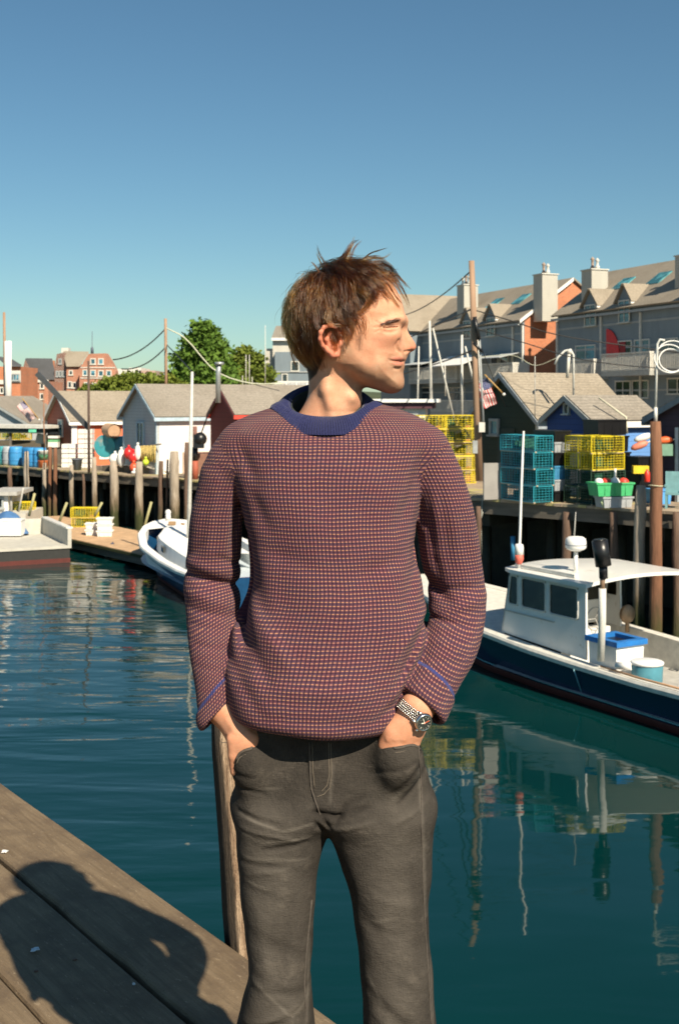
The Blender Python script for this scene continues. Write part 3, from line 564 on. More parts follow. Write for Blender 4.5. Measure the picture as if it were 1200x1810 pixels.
Bk = condo('condominium_block', 'blue-grey condominium block with an orange brick gable end, left of the nearest one', 11.8, 34, M_BRICK)
chimney(A, 1017, 1055, 478, 535, -.9); chimney(A, 1182, 1225, 452, 520, -.9); chimney(Bk, 795, 832, 505, 560, -.9, pots=3); chimney(Bk, 932, 968, 486, 545, -.9)
dormer(A, 1044); dormer(A, 1104, 1.5, gm=M_GLASSB); dormer(A, 1230); dormer(Bk, 868, 1.7); dormer(Bk, 826, 1.6)
for b_, px0, px1, y0, y1 in ((A, 1083, 1112, 498, 512), (A, 1143, 1178, 490, 504), (Bk, 862, 880, 531, 541), (Bk, 905, 930, 525, 540)):
    t = tpx((px0 + px1) / 2, -2.2); w_ = .95; sl = (RG - EV) / HD; mb = MB(); a = fp(t - .7, EV + 1.75 * sl + .16, -1.75); mb.obox(a, FU * 1.4, fp(0, EV + 2.9 * sl, -2.9) - fp(0, EV + 1.75 * sl, -1.75), (0, 0, .10)); mb.build('skylight', glass('skylight_glass', (.04, .14, .15), .2), b_)
for px in (985.5, 1063, 1133): t = tpx(px, .05); mb = MB(); mb.obox(fp(t, LAND + 2, .01), FU * .16, FN * .12, (0, 0, EV - LAND - 2.55)); mb.build('downpipe', M_TRIM, A)
for px in (907, 924): t = tpx(px, .05); mb = MB(); mb.obox(fp(t, LAND + 2, .01), FU * .18, FN * .12, (0, 0, EV - LAND - 2.55)); mb.build('downpipe', M_TRIM, Bk)
mb = MB(); mb.obox(fp(11.56, LAND, .02), FU * .24, FN * .06, (0, 0, EV - LAND - .5)); mb.build('corner_board', M_WHITE, Bk)
balcony(A, 1062, 1147, 8.95, 7.75, 1.7); balcony(A, 1155, 1260, 8.95, 7.75, 1.7); balcony(A, 1003, 1048, 8.7, 7.6, 1.2)
balcony(Bk, 846, 905, 8.75, 7.6, 1.5); balcony(Bk, 722, 806, 8.75, 7.6, 1.5); balcony(Bk, 760, 840, 5.9, 4.9, 1.5); 
pxwin(A, 1093, 1116, 604, 628, 2); pxwin(A, 1122, 1148, 602, 627, 2, M_GLASSB); pxwin(A, 1088, 1114, 675, 700, 2); pxwin(A, 1118, 1146, 674, 702, 2); pxwin(A, 1018, 1052, 612, 634, 2, M_GLASSB); pxwin(A, 1180, 1215, 670, 695, 2); pxwin(A, 1165, 1198, 600, 626, 2)
mb = MB(); t = tpx(1078, .12); z0 = zf(632, t, .12); mb.prism([fp(t + .5 - 1.5 * math.cos(a), z0 + 1.95 * math.sin(a), .05) for a in [i * math.pi / 16 for i in range(9)]] + [fp(t + .5, z0, .05)], FN * .06); mb.build('umbrella_panel', mat('red_panel', (.62, .03, .03), .6), A)
mb = MB(); t = tpx(1098, .12); mb.obox(fp(t - .3, zf(629, t), .03), FU * .62, FN * .03, (0, 0, .95)); mb.build('red_curtain', mat('dark_red_cloth', (.30, .02, .02), .7), A)
pxwin(Bk, 868, 880, 632, 656, 1); pxwin(Bk, 884, 898, 630, 654, 1); pxwin(Bk, 826, 850, 635, 657, 2); pxwin(Bk, 745, 770, 636, 657, 2); pxwin(Bk, 790, 812, 632, 654, 1); pxwin(Bk, 845, 868, 688, 715, 2); pxwin(Bk, 795, 822, 686, 712, 2); pxwin(Bk, 740, 762, 686, 710, 1)
for px0, px1, zt in ((852, 900, 9.55), (716, 760, 9.4)):
    ta, tb = sorted((tpx(px1, 1.0), tpx(px0, 1.0))); mb = MB(); e = fp(ta, zt, 0); mb.obox(e, FU * (tb - ta), FN * 1.9 + Vector((0, 0, -.42)), (0, 0, .05)); mb.build('awning', mat('grey_awning', (.45, .47, .47), .7), Bk)
ta, tb = sorted((tpx(832, 1.6), tpx(770, 1.6))); mb = MB(); mb.obox(fp(ta, 9.6, 0.2), FU * (tb - ta), FN * 2.3 + Vector((0, 0, -.9)), (0, 0, .05)); mb.build('awning', M_WHITE, Bk)
# cross wing at the far end of that block
Cw = empty('condominium_wing', fp(34, LAND), 0, 'shaded gabled wing of the far condominium block right of his face', 'building')
mb = MB(); ta = 29.5; mb.prism([fp(ta, LAND, 1.2), fp(ta + 6.6, LAND, 1.2), fp(ta + 6.6, 12.3, 1.2), fp(ta + 3.3, 15.5, 1.2), fp(ta, 12.3, 1.2)], FN * -6); mb.build('wall', M_BLUEG, Cw)
for s in (-1, 1):
    e = fp(ta + 3.3 + s * 3.6, 12.0, 1.5); up = fp(ta + 3.3, 15.62, 1.5) - e; nn = up.cross(FN).normalized(); nn = nn if nn.z > 0 else -nn; mb = MB(); mb.obox(e + nn * .02, FN * -7, up, nn * .12); mb.build('roof', M_SHIN, Cw)
# house behind his neck on the left
d = 112; Cl = empty('condominium_block', P(470, 705, d) * Vector((1, 1, 0)) + Vector((0, 0, LAND)) if False else Vector((P(470, 705, d).x, d, LAND)), 0, 'cream house with blue-grey shaded recess and white railing left of his neck', 'building')
def fr(px0, px1, y0, y1, dd, th, m, nm, par=Cl): a = P(px0, y1, dd); b__ = P(px1, y0, dd); mb = MB(); mb.obox(a, (b__.x - a.x, 0, 0), (0, th, 0), (0, 0, b__.z - a.z)); return mb.build(nm, m, par)
M_CREAM = siding('cream_boards', (.56, .53, .46), .2)
fr(482, 560, 599, 720, d, 6, M_CREAM, 'wall'); fr(486, 560, 622, 720, d - 1.2, 1.19, M_BLUEG, 'shaded_recess'); fr(470, 481.5, 616, 720, d + .5, 5, M_CREAM, 'side_wall')  # blue-grey colour stands in for the recess in shade
mb = MB(); a = P(480, 599, d - .4); mb.prism([a, a + Vector((5, 0, 0)), a + Vector((5, 3.2, 1.3)), a + Vector((.25, 3.2, 1.3))], (0, .05, .12)); mb.build('roof', M_SHIN2, Cl)
fr(480, 562, 597, 602, d - .45, .05, M_WHITE, 'eave_board'); fr(501, 512, 560, 590, d + 3.5, .6, M_BLUEG, 'chimney')
fr(482, 562, 656.2, 658.4, d - 1.3, .08, M_TRIMG, 'band_board')
for px0, px1, y0, y1 in ((499, 508, 662, 676), (473, 479, 664, 678), (515, 528, 640, 655)): window(Cl, P((px0 + px1) / 2, (y0 + y1) / 2, d - 1.21 if px0 > 482 else d + .49), (1, 0, 0), (px1 - px0) * d / F, (y1 - y0) * d / F, (0, -1, 0), 1)
mb = MB(); a = P(468, 690, d - 2.6); e = P(562, 690, d - 2.6); Lx = e.x - a.x; mb.obox(a + Vector((0, 0, .75)), (Lx, 0, 0), (0, .1, 0), (0, 0, .1)); mb.obox(a, (Lx, 0, 0), (0, .1, 0), (0, 0, .12))
for k in range(36): mb.obox(a + Vector((Lx * k / 36, .02, .12)), ((.16 if k % 7 == 0 else .06), 0, 0), (0, .06, 0), (0, 0, .63))
o = mb.build('railing', M_WHITE, Cl)
# --- brick buildings far left
def block(name, label, px0, px1, y0, y1, d, m, depth=8, side_m=None, cat='building'):
    a = P(px0, y1, d); e = P(px1, y0, d); b_ = empty(name, (a.x, d, LAND), 0, label, cat)
    mb = MB(); mb.obox(a, (e.x - a.x, 0, 0), (0, depth, 0), (0, 0, e.z - a.z)); mb.build('wall', m, b_); return b_
def fwin(b_, px, py, w_, h_, d, m=M_GLASS, fm=M_TRIM, panes=1): window(b_, P(px, py, d), (1, 0, 0), w_ * d / F, h_ * d / F, (0, -1, 0), panes, fm, m, fw=.14)
d = 165
b8 = empty('brick_building', (P(150, 705, d).x, d, LAND), 0, 'large brick building with gambrel gable behind the orange shed', 'building')
gp = [(141, 700), (141, 655), (148, 640), (157, 625.5), (187, 624.5), (197, 640), (205, 656), (205, 700)]
mb = MB(); mb.prism([P(x_, y_, d) for x_, y_ in gp], (0, 2, 0)); mb.build('gable_wall', M_BRICK2, b8)
mb = MB(); mb.prism([P(118, 700, d + 2), P(118, 648, d + 2), P(141, 648, d + 2), P(141, 700, d + 2)], (0, 6, 0)); mb.build('wall', M_BRICK2, b8)
mb = MB(); mb.prism([P(118, 648, d + 1.6), P(141, 648, d + 1.6), P(157, 625, d + 4), P(112, 624, d + 4)], (0, .3, .3)); mb.build('roof', M_SHIN, b8)
mb = MB(); mb.prism([P(97, 700, d + 3), P(97, 652, d + 3), P(101, 626, d + 3), P(111, 623.5, d + 3), P(118, 646, d + 3), P(118, 700, d + 3)], (1.4, 4, 0)); mb.build('shaded_wing', brickm('shaded_brick', (.18, .075, .055)), b8)  # brick darkened in colour for the gable in shade
for px, py, w_, h_ in ((165, 639, 8, 8), (179, 639, 8, 8), (151, 659, 7, 8), (165, 659.5, 8, 8), (179, 660, 8, 8), (193, 660, 8, 8), (153, 681, 6, 8), (167, 682, 6, 8)): fwin(b8, px, py, w_, h_, d, M_GLASSB)
for px, py, w_, h_ in ((126, 659, 6, 6), (124, 680, 6, 9), (132, 681, 5, 8)): fwin(b8, px, py, w_, h_, d + 2)
for px, py, w_, h_ in ((107, 639, 4, 7), (102, 661, 3.5, 8), (108, 661, 3.5, 8), (114, 661, 3.5, 8), (103, 683, 3, 8), (110, 683, 3, 8)): fwin(b8, px, py, w_, h_, d + 2.98, fm=M_TRIMG)
for y_, h_ in ((650.5, 1.6), (669, 1.6)): mb = MB(); a = P(143, y_, d - .1); mb.obox(a, (61 * d / F, 0, 0), (0, .095, 0), (0, 0, h_ * d / F)); mb.build('stone_band', M_TRIM, b8)
mb = MB(); mb.lathe(P(163.5, 625, d + 5), [(.22, 0), (.2, .8), (.05, 1.0), (.04, 3.2)], 8); mb.build('finial', mat('slate_finial', (.10, .12, .16), .6), b8); mb = MB(); mb.obox(P(109, 624, d + 6), (1.0, 0, 0), (0, 1.5, 0), (0, 0, .75)); mb.build('roof_vent', M_TRIM, b8)
d = 175
b9 = empty('brick_building', (P(60, 705, d).x, d, LAND), 0, 'dark-roofed brick building left of the gambrel one', 'building')
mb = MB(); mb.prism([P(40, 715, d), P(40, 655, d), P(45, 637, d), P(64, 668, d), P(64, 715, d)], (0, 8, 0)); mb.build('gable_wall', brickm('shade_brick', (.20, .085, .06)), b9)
mb = MB(); mb.prism([P(45, 636.5, d + .5), P(92, 637, d + .5), P(99, 671, d - 1), P(66, 672, d - 1)], (0, .3, .3)); mb.build('roof', shingle('slate_shingles', (.085, .088, .095)), b9)
mb = MB(); mb.obox(P(64, 715, d + .6), (34 * d / F, 0, 0), (0, 6, 0), (0, 0, 44 * d / F)); mb.build('wall', M_BRICK2, b9); mb = MB(); mb.obox(P(92, 660, d + 1), (.35, 0, 0), (0, .6, 0), (0, 0, 1.9)); mb.build('chimney', M_BRICK, b9)
for px in (46, 51, 56): fwin(b9, px, 660, 2.6, 9, d - .02, fm=M_TRIMG)
d = 150
b10 = block('brick_building', 'plain brick block with stacked dark windows behind the left flag', 38, 86, 674, 745, d, M_BRICK2)
for py in (683, 702, 722, 741):
    for px, w_ in ((43, 6), (54, 10)): fwin(b10, px, py, w_, 9, d, fm=M_TRIMG, panes=2 if w_ > 8 else 1)
    fwin(b10, 75, py - 1, 6, 8, d, fm=M_TRIM)
mb = MB(); mb.obox(P(38, 676, d - .2), (48 * d / F, 0, 0), (0, .19, 0), (0, 0, .35)); mb.build('cornice', M_TRIM, b10); mb = MB(); mb.obox(P(40, 674, d + 1), (1.1, 0, 0), (0, 2, 0), (0, 0, .6)); mb.build('roof_unit', M_WHITE, b10)
d = 140
b11 = block('brick_building', 'brick and white building at the left edge with a wide window band', -30, 37, 648, 745, d, M_BRICK)
mb = MB(); mb.obox(P(17, 676, d - .15), (20 * d / F, 0, 0), (0, .14, 0), (0, 0, 21 * d / F)); mb.build('white_bay', M_TRIM, b11); fwin(b11, 27, 667, 15, 9, d - .17, M_GLASSB, M_TRIMG, 3)
mb = MB(); mb.prism([P(14, 648, d - .5), P(38, 648, d - .5), P(20, 637, d + 2), P(-5, 632, d + 2)], (0, .3, .2)); mb.build('roof', mat('slate_roof', (.08, .085, .09), .8), b11); mb = MB(); mb.obox(P(-30, 679, d - .3), (47 * d / F, 0, 0), (0, .28, 0), (0, 0, .5)); mb.build('cornice', M_TRIM, b11)
for px in (4,): fwin(b11, px, 690, 6, 8, d)
# distant pale roofs on the rise
for px0, px1, y0, y1, lb in ((205, 228, 652, 662, 'pale distant building above the hedge, left one'), (228, 250, 650, 660, 'second pale distant building above the hedge'), (246, 275, 655, 664, 'low pale distant building with reddish wall above the hedge')):
    block('distant_building', lb, px0, px1, y0, y1, 420, M_TRIM if px0 < 240 else brickm('pink_brick', (.5, .32, .26)), 20)
mb = MB(); g_ = []
for i in range(30):
    x_ = -420 + i * 28; g_.append([(x_, 460, LAND - .5), (x_, 500, 6 + 9 * math.exp(-((x_ + 95) / 70) ** 2) + .6 * math.sin(i)), (x_, 640, 8 + 8 * math.exp(-((x_ + 95) / 90) ** 2))])
mb.sheet(g_); mb.build('hill', mat('hill_green', (.06, .075, .03), .9, .3, .05), kind='structure')

# ================= trees =================
def leafm(name, c1, c2):
    b = NB(name); oi = b.n('NewGeometry'); n = b.noise(b.pos(), .7, 3); r_ = oi.outputs['Random Per Island']
    c = b.mix(b.math('ADD', b.math('MULTIPLY', r_, .6), b.math('MULTIPLY', b.rng(n, .35, .65), .4)), c1, c2); b.b.inputs['Specular IOR Level'].default_value = .25
    b.b.inputs['Transmission Weight'].default_value = 0; return b.out(Base_Color=c, Roughness=.7)
M_LF1 = leafm('leaf_green', (.055, .115, .016), (.125, .215, .030)); M_LF2 = leafm('leaf_olive', (.075, .115, .014), (.18, .215, .030)); M_BARK = mat('bark', (.09, .065, .045), .9, .3, 3, .6, 20)
def tree(name, label, px, d, ytop, ybot, halfpx, nleaf, m, lobes, group=None, lsize=.28, seed=1, cat='tree'):
    rg_ = np.random.default_rng(seed); base = P(px, 705, d); base.z = LAND; b_ = empty(name, base, 0, label, cat, group); zt, zb = ZY(ytop, d), ZY(ybot, d); hw = halfpx * d / F
    mb = MB(); H_ = zt - LAND; mb.tube([base, base + Vector((.1, 0, H_ * .3)), base + Vector((-.05, 0, H_ * .6)), base + Vector((0, 0, H_ * .93))], [H_ * .022 + .08, H_ * .018 + .05, H_ * .010 + .03, .02], 8)
    for k in range(14):
        a = k * 2.4; t = .25 + .6 * k / 14; L_ = hw * (1.05 - t) ; p = base + Vector((0, 0, H_ * t)); mb.tube([p, p + Vector((math.cos(a) * L_ * .5, math.sin(a) * L_ * .5, L_ * .25)), p + Vector((math.cos(a) * L_, math.sin(a) * L_, L_ * .6))], [.09, .05, .015], 5)
    mb.build('trunk', M_BARK, b_)
    # crown: leaf clumps on lobes (relative x, relative z, radius), denser at the outside
    cs = []; ws = []
    for lx, lz, lr in lobes:
        for dy in (-.45, 0., .45): cs.append((lx * hw, dy * hw * (1 - abs(lx) * .5), zb + (zt - zb) * lz - LAND)); ws.append(lr * hw * (1 if dy == 0 else .8))
    cs = np.array(cs); ws = np.array(ws); ncl = nleaf // 26; k = rg_.choice(len(cs), ncl, p=ws ** 2 / (ws ** 2).sum()); dr = rg_.normal(size=(ncl, 3)); dr /= np.linalg.norm(dr, axis=1)[:, None]
    cc_ = cs[k] + dr * (ws[k] * rg_.uniform(.45, 1.08, ncl) ** .6)[:, None] * np.array([1, 1, .82]); pts = (cc_[:, None] + rg_.normal(size=(ncl, 26, 3)) * lsize * np.array([1.3, 1.3, .7])).reshape(-1, 3)
    pts = pts[pts[:, 2] > .4]; n = len(pts); a = rg_.normal(size=(n, 3)); a /= np.linalg.norm(a, axis=1)[:, None]; u = rg_.normal(size=(n, 3)); u -= a * (u * a).sum(1)[:, None]; u /= np.linalg.norm(u, axis=1)[:, None]; w_ = np.cross(a, u); s = (lsize * rg_.uniform(.45, 1.0, n))[:, None]
    V_ = np.stack([pts - u * s, pts + w_ * s * .6, pts + u * s, pts - w_ * s * .6], 1).reshape(-1, 3); o = link_mesh('crown', mesh_np('crown', V_, np.arange(n * 4).reshape(-1, 4), False), m, b_); return b_
tree('tree', 'tall pointed green tree behind the white shed roof', 360, 100, 560, 700, 56, 26000, M_LF1, [(0, .88, .16), (.12, .75, .28), (-.2, .66, .30), (.3, .62, .34), (-.42, .45, .38), (.1, .5, .45), (.45, .38, .40), (-.6, .22, .36), (0, .25, .55), (.5, .18, .42), (-.85, .08, .25)], None, .30, 3)
tree('tree', 'rounder yellow-green tree right of the tall pointed one', 436, 105, 610, 700, 40, 17000, M_LF2, [(0, .85, .25), (-.4, .7, .35), (.35, .7, .34), (-.6, .45, .42), (0, .45, .6), (.55, .4, .48), (-.3, .15, .5), (.4, .12, .5)], None, .26, 4)
for i, (px, yt, hp, sd_) in enumerate(((205, 662, 28, 5), (235, 655, 32, 6), (268, 657, 30, 7), (295, 660, 26, 8))):
    tree('bush', ['olive bush at the left end of the hedge behind the sheds', 'broad olive bush in the middle of the hedge', 'olive bush left of the bare utility pole', 'olive bush at the foot of the bare utility pole'][i], px, 95, yt, 712, hp, 8000, M_LF2, [(0, .7, .45), (-.5, .55, .45), (.5, .55, .45), (0, .25, .6), (-.5, .2, .5), (.5, .2, .5)], 'bushes of the olive hedge', .22, sd_, 'bush')
tree('bush', 'small green bush in front of the gambrel brick building', 160, 130, 676, 706, 18, 3000, M_LF2, [(0, .6, .5), (-.5, .4, .5), (.5, .4, .5)], None, .22, 12, 'bush')
# ================= boats =================
M_NAVY = mat('navy_gelcoat', (.006, .020, .055), .22, .15, 1.5, coat=.4); M_GEL = mat('white_gelcoat', (.80, .79, .75), .32, .05, 1.5, coat=.2, dirt=(.50, .43, .33), dscale=3, dth=.60); M_BOTT = mat('red_bottom_paint', (.10, .022, .018), .7); M_STRIPE = mat('pale_stripe', (.22, .45, .52), .5)
M_TINT = glass('tinted_boat_glass', (.014, .013, .006), .06); M_BLACK = mat('black_plastic', (.012, .012, .013), .35); M_GREYD = mat('grey_deck_paint', (.42, .41, .38), .7, .2, 4); M_RUBW = mat('rub_rail', (.66, .64, .58), .5)
class Frame:
    def __init__(s, o, ux, uy): s.o = Vector(o); s.x = Vector(ux).normalized(); s.y = Vector(uy).normalized()
    def __call__(s, a, b_, c): return s.o + s.x * a + s.y * b_ + Vector((0, 0, c))
def hull_parts(root, fr, L0, L1, bs, sheer, bw, mats, deckz, fore, stripe=.17, boot=.14):
    """stations from bow L0 to stern L1; bs/bw half breadth at sheer and waterline; sheer height"""
    xs = np.linspace(L0, L1, 36); m_hull, m_rail, m_deck, m_bot, m_str = mats
    def sect(x):
        B, W_, H_ = bs(x), bw(x), sheer(x); pts = []
        for t in np.linspace(0, 1, 9): z = -.45 + (H_ + .45) * t; k = max(0, (z + .45) / (H_ + .45)); f_ = np.interp(z, [-.45, 0, H_], [0, W_, B]) if z <= 0 else W_ + (B - W_) * (z / H_) ** 1.25; pts.append((f_, z))
        return pts
    for s in (-1, 1):
        g_ = []
        for x in xs: g_.append([fr(x + (.55 * (1 - z / sheer(x)) * max(0, 1 - (x - L0) / 1.2) if x < L0 + 1.2 else 0), s * y_, z) for y_, z in sect(x)])
        mb = MB(); mb.sheet(g_); mb.build('hull_side', m_hull, root)
        g_ = []
        for x in xs:
            B, W_, H_ = bs(x), bw(x), sheer(x); off = .012; sh = .55 * max(0, 1 - (x - L0) / 1.2); row = []
            for z in (-.4, -.15, 0, boot): y_ = np.interp(z, [-.45, 0], [0, W_]) if z <= 0 else W_ + (B - W_) * (z / H_) ** 1.25; row.append(fr(x + sh * (1 - z / H_), s * (y_ + off), z))
            g_.append(row)
        mb = MB(); mb.sheet(g_); mb.build('bottom_paint', m_bot, root)
        g_ = []
        for x in xs:
            B, W_, H_ = bs(x), bw(x), sheer(x); sh = .55 * max(0, 1 - (x - L0) / 1.2); row = []
            for z in (stripe, stripe + .028): y_ = W_ + (B - W_) * (z / H_) ** 1.25; row.append(fr(x + sh * (1 - z / H_), s * (y_ + .014), z))
            g_.append(row)
        mb = MB(); mb.sheet(g_); mb.build('waterline_stripe', m_str, root)
        rl = []                                     # gunwale: outer lip, flat top and inner wall
        for x in xs:
            B, H_ = bs(x), sheer(x); inn = max(0, B - .22); zi = sheer(x) - .02 if x < fore else deckz
            rl.append([fr(x, s * (B + .045), H_ - .10), fr(x, s * (B + .055), H_ - .02), fr(x, s * (B + .03), H_ + .03), fr(x, s * inn, H_ + .03), fr(x, s * (inn - .002 if inn > 0 else 0), zi)])
        mb = MB(); mb.sheet(rl, False); mb.build('gunwale', m_rail, root)
    B, H_ = bs(L1), sheer(L1); mb = MB(); pts = sect(L1); mb.prism([fr(L1, y_, z) for y_, z in pts] + [fr(L1, -y_, z) for y_, z in reversed(pts)], fr(0.05, 0, 0) - fr(0, 0, 0)); mb.build('transom', m_hull, root)
    g_ = [[fr(x, -max(.01, bs(x) - .2), sheer(x) - .01), fr(x, 0, sheer(x) + .05 * min(1, bs(x))), fr(x, max(.01, bs(x) - .2), sheer(x) - .01)] for x in np.linspace(L0 + .02, fore, 12)]; mb = MB(); mb.sheet(g_); mb.build('foredeck', m_rail, root)
    mb = MB(); g_ = [[fr(x, -bs(x) + .05, deckz), fr(x, bs(x) - .05, deckz)] for x in np.linspace(fore, L1, 10)]; mb.sheet(g_); mb.build('deck', m_deck, root)
A0 = Vector((3.125, 26.25)); uu = Vector((.5, -.866)); nn_ = Vector((-.866, -.5)); Oc = A0 - nn_ * 1.55
fr1 = Frame((Oc.x, Oc.y, 0), (uu.x, uu.y, 0), (nn_.x, nn_.y, 0))
lob = empty('lobster_boat', (Oc.x, Oc.y, 0), 0, 'navy lobster boat with white wheelhouse moored at the right', 'boat')
bs1 = lambda x: float(np.interp(x, [-4.6, -4.2, -3.2, -2, 0, 2, 7.5], [.02, .45, 1.0, 1.4, 1.68, 1.74, 1.62])); bw1 = lambda x: float(np.interp(x, [-4.6, -3.2, -2, 0, 2, 7.5], [.01, .45, .9, 1.40, 1.55, 1.52])); sh1 = lambda x: float(np.interp(x, [-4.6, -2, 0, 1.5, 3.24, 5, 7.5], [1.40, 1.13, .94, .86, .80, .77, .80]))
hull_parts(lob, fr1, -4.6, 7.5, bs1, sh1, bw1, (M_NAVY, M_RUBW, M_GREYD, M_BOTT, M_STRIPE), .22, .5)
# wheelhouse: side walls with window openings, sloping windscreen, roof with open aft canopy
HS, X0h, X1h, ZR = 1.42, .55, 3.25, 2.32
wins = [(.86, 1.13, .98), (1.22, 2.02, None), (2.14, 3.02, None)]
for s in (1, -1):
    X1h = 3.25 if s == 1 else 1.25; zb = lambda x: sh1(x) + .03
    mb = MB(); y_ = s * HS; th = -s * .05
    def panel(x0, x1, z0a, z0b, z1, xt0=None, xt1=None):
        p = [fr1(x0, y_, z0a), fr1(x1, y_, z0b), fr1(xt1 if xt1 is not None else x1, y_, z1), fr1(xt0 if xt0 is not None else x0, y_, z1)]; mb.prism(p, fr1(0, th, 0) - fr1(0, 0, 0))
    zw0, zw1 = 1.58, 2.22; fx = lambda z: X0h + .30 * (z - zb(X0h)) / (ZR - zb(X0h))            # leaning front edge
    panel(X0h, X1h, zb(X0h), zb(X1h), zw0, fx(zw0), X1h); panel(fx(zw1), X1h, zw1, zw1, ZR, fx(ZR), X1h)
    panel(fx(zw0), fx(zw0) + .10, zw0, zw0, zw1, fx(zw1), fx(zw1) + .06); panel(1.13, 1.24, zw0, zw0, zw1)
    if s == 1: panel(2.04, 2.15, zw0, zw0, zw1); panel(3.03, X1h, zw0, zw0, zw1)
    hs_ = mb.build('wheelhouse_side', M_GEL, lob)
    for (a, c2) in ((fx(zw0) + .09, 1.14), (1.23, 2.05), (2.14, 3.04))[:3 if s == 1 else 1]:
        mb = MB(); mb.obox(fr1(a, s * (HS - .012), zw0 - .01), fr1(c2 - a, 0, 0) - fr1(0, 0, 0), fr1(0, -s * .012, 0) - fr1(0, 0, 0), (0, 0, zw1 - zw0 + .02)); mb.build('window_pane', M_TINT, lob)
        fr_ = MB(); r_ = .07; pts = []
        for cx_, cz_, a0 in ((c2 - .02 - r_, zw1 - .01 - r_, 0), (a + .02 + r_ + (.05 if a < 1 else 0), zw1 - .01 - r_, 90), (a + .02 + r_, zw0 + .01 + r_, 180), (c2 - .02 - r_, zw0 + .01 + r_, 270)):
            for k in range(4): an = R(a0 + k * 30); pts.append(fr1(cx_ + r_ * math.cos(an), s * (HS + .003), cz_ + r_ * math.sin(an)))
        fr_.tube(pts, .020, 5, closed=True); fr_.build('window_frame', M_RUBW, lob)
X1h = 3.25
mb = MB(); mb.prism([fr1(X0h, -HS, sh1(X0h)), fr1(X0h, HS, sh1(X0h)), fr1(fx(1.45), HS, 1.45), fr1(fx(1.45), -HS, 1.45)], fr1(.05, 0, 0) - fr1(0, 0, 0)); mb.build('windscreen_base', M_GEL, lob)
mb = MB(); mb.prism([fr1(fx(1.45), -HS, 1.45), fr1(fx(1.45), HS, 1.45), fr1(fx(ZR), HS, ZR), fr1(fx(ZR), -HS, ZR)], fr1(.03, 0, 0) - fr1(0, 0, 0)); mb.build('windscreen', M_TINT, lob)
mb = MB(); mb.prism([fr1(X1h - .12, -HS + .052, .23), fr1(X1h - .12, -.25, .23), fr1(X1h - .12, -.25, ZR), fr1(X1h - .12, -HS + .052, ZR)], fr1(.05, 0, 0) - fr1(0, 0, 0)); mb.build('added_wall', M_GEL, lob) if False else None
g_ = []; xr0, xr1 = .45, 4.95                          # cambered roof running aft over the cockpit
for x in np.linspace(xr0, 3.42, 12):
    row = []
    for q_ in np.linspace(-1, 1, 13): B = 1.56 * min(1, (.55 + (x - xr0) * 1.4)); row.append(fr1(x, q_ * B, ZR + .04 + .11 * (1 - q_ * q_) * min(1, .35 + (x - xr0) * .5)))
    g_.append(row)
mb = MB(); mb.sheet(g_); g2_ = [[p - Vector((0, 0, .075 if abs(j - 6) > 5 else .07)) for j, p in enumerate(r_)] for r_ in g_]
mb.sheet([list(reversed(r_)) for r_ in g2_])
edge = [r_[0] for r_ in g_] + g_[-1][1:] + [r_[-1] for r_ in reversed(g_[:-1])] + list(reversed(g_[0][1:-1]))
edg2 = [r_[0] for r_ in g2_] + g2_[-1][1:] + [r_[-1] for r_ in reversed(g2_[:-1])] + list(reversed(g2_[0][1:-1])); n = len(edge)
mb.add(edge + edg2, [(i, i + n, (i + 1) % n + n, (i + 1) % n) for i in range(n)]); mb.build('roof', M_GEL, lob)
mb = MB(); mb.obox(fr1(.95, 1.36, ZR + .085), fr1(1.9, 0, 0) - fr1(0, 0, 0), fr1(0, -.05, 0) - fr1(0, 0, 0), (0, 0, .06)); mb.build('grab_rail', M_RUBW, lob)
mb = MB(); mb.obox(fr1(.62, HS + .002, 1.42), fr1(1.7, 0, 0) - fr1(0, 0, 0), fr1(0, .02, 0) - fr1(0, 0, 0), (0, 0, .025)); mb.build('trim_strip', M_GREYD, lob)
# radar dome on its mast, whip, antenna with float
c0 = P(1017, 1000, 24.6); mb = MB(); mb.tube([c0 - Vector((0, 0, .12)), c0 + Vector((0, 0, .28))], .045, 10); rm_ = mb.build('radar_mast', M_GEL, lob)
mb = MB(); zc_ = P(1017, 972, 24.6); mb.lathe(zc_, [(.10, -.02), (.19, .02), (.215, .06), (.215, .17), (.20, .235), (.15, .27), (.01, .285)], 24); mb.build('radar_dome', M_WHITE, rm_); mb = MB(); mb.lathe(zc_, [(.217, .10), (.217, .125)], 24); mb.build('dome_band', mat('grey_band', (.3, .32, .36), .5), rm_)
mb = MB(); q_ = P(1014, 950, 24.7); mb.tube([q_, P(1017, 905, 24.7)], [.02, .008], 6); mb.build('whip_antenna', M_GREYD, rm_)
d = 25.4; mb = MB(); mb.tube([P(917, 1008, d), P(918, 960, d), P(921, 860, d), P(925, 762, d)], [.035, .03, .028, .02], 8); an = mb.build('antenna', M_WHITE, lob)
mb = MB(); a = P(917, 995, d); mb.lathe(a, [(.02, -.04), (.07, 0), (.095, .08), (.095, .18)], 14); mb.build('float', mat('faded_red_float', (.62, .13, .09), .6), an); mb = MB(); mb.lathe(a, [(.096, .18), (.096, .34), (.08, .40), (.03, .41)], 14); mb.build('float', M_WHITE, an)
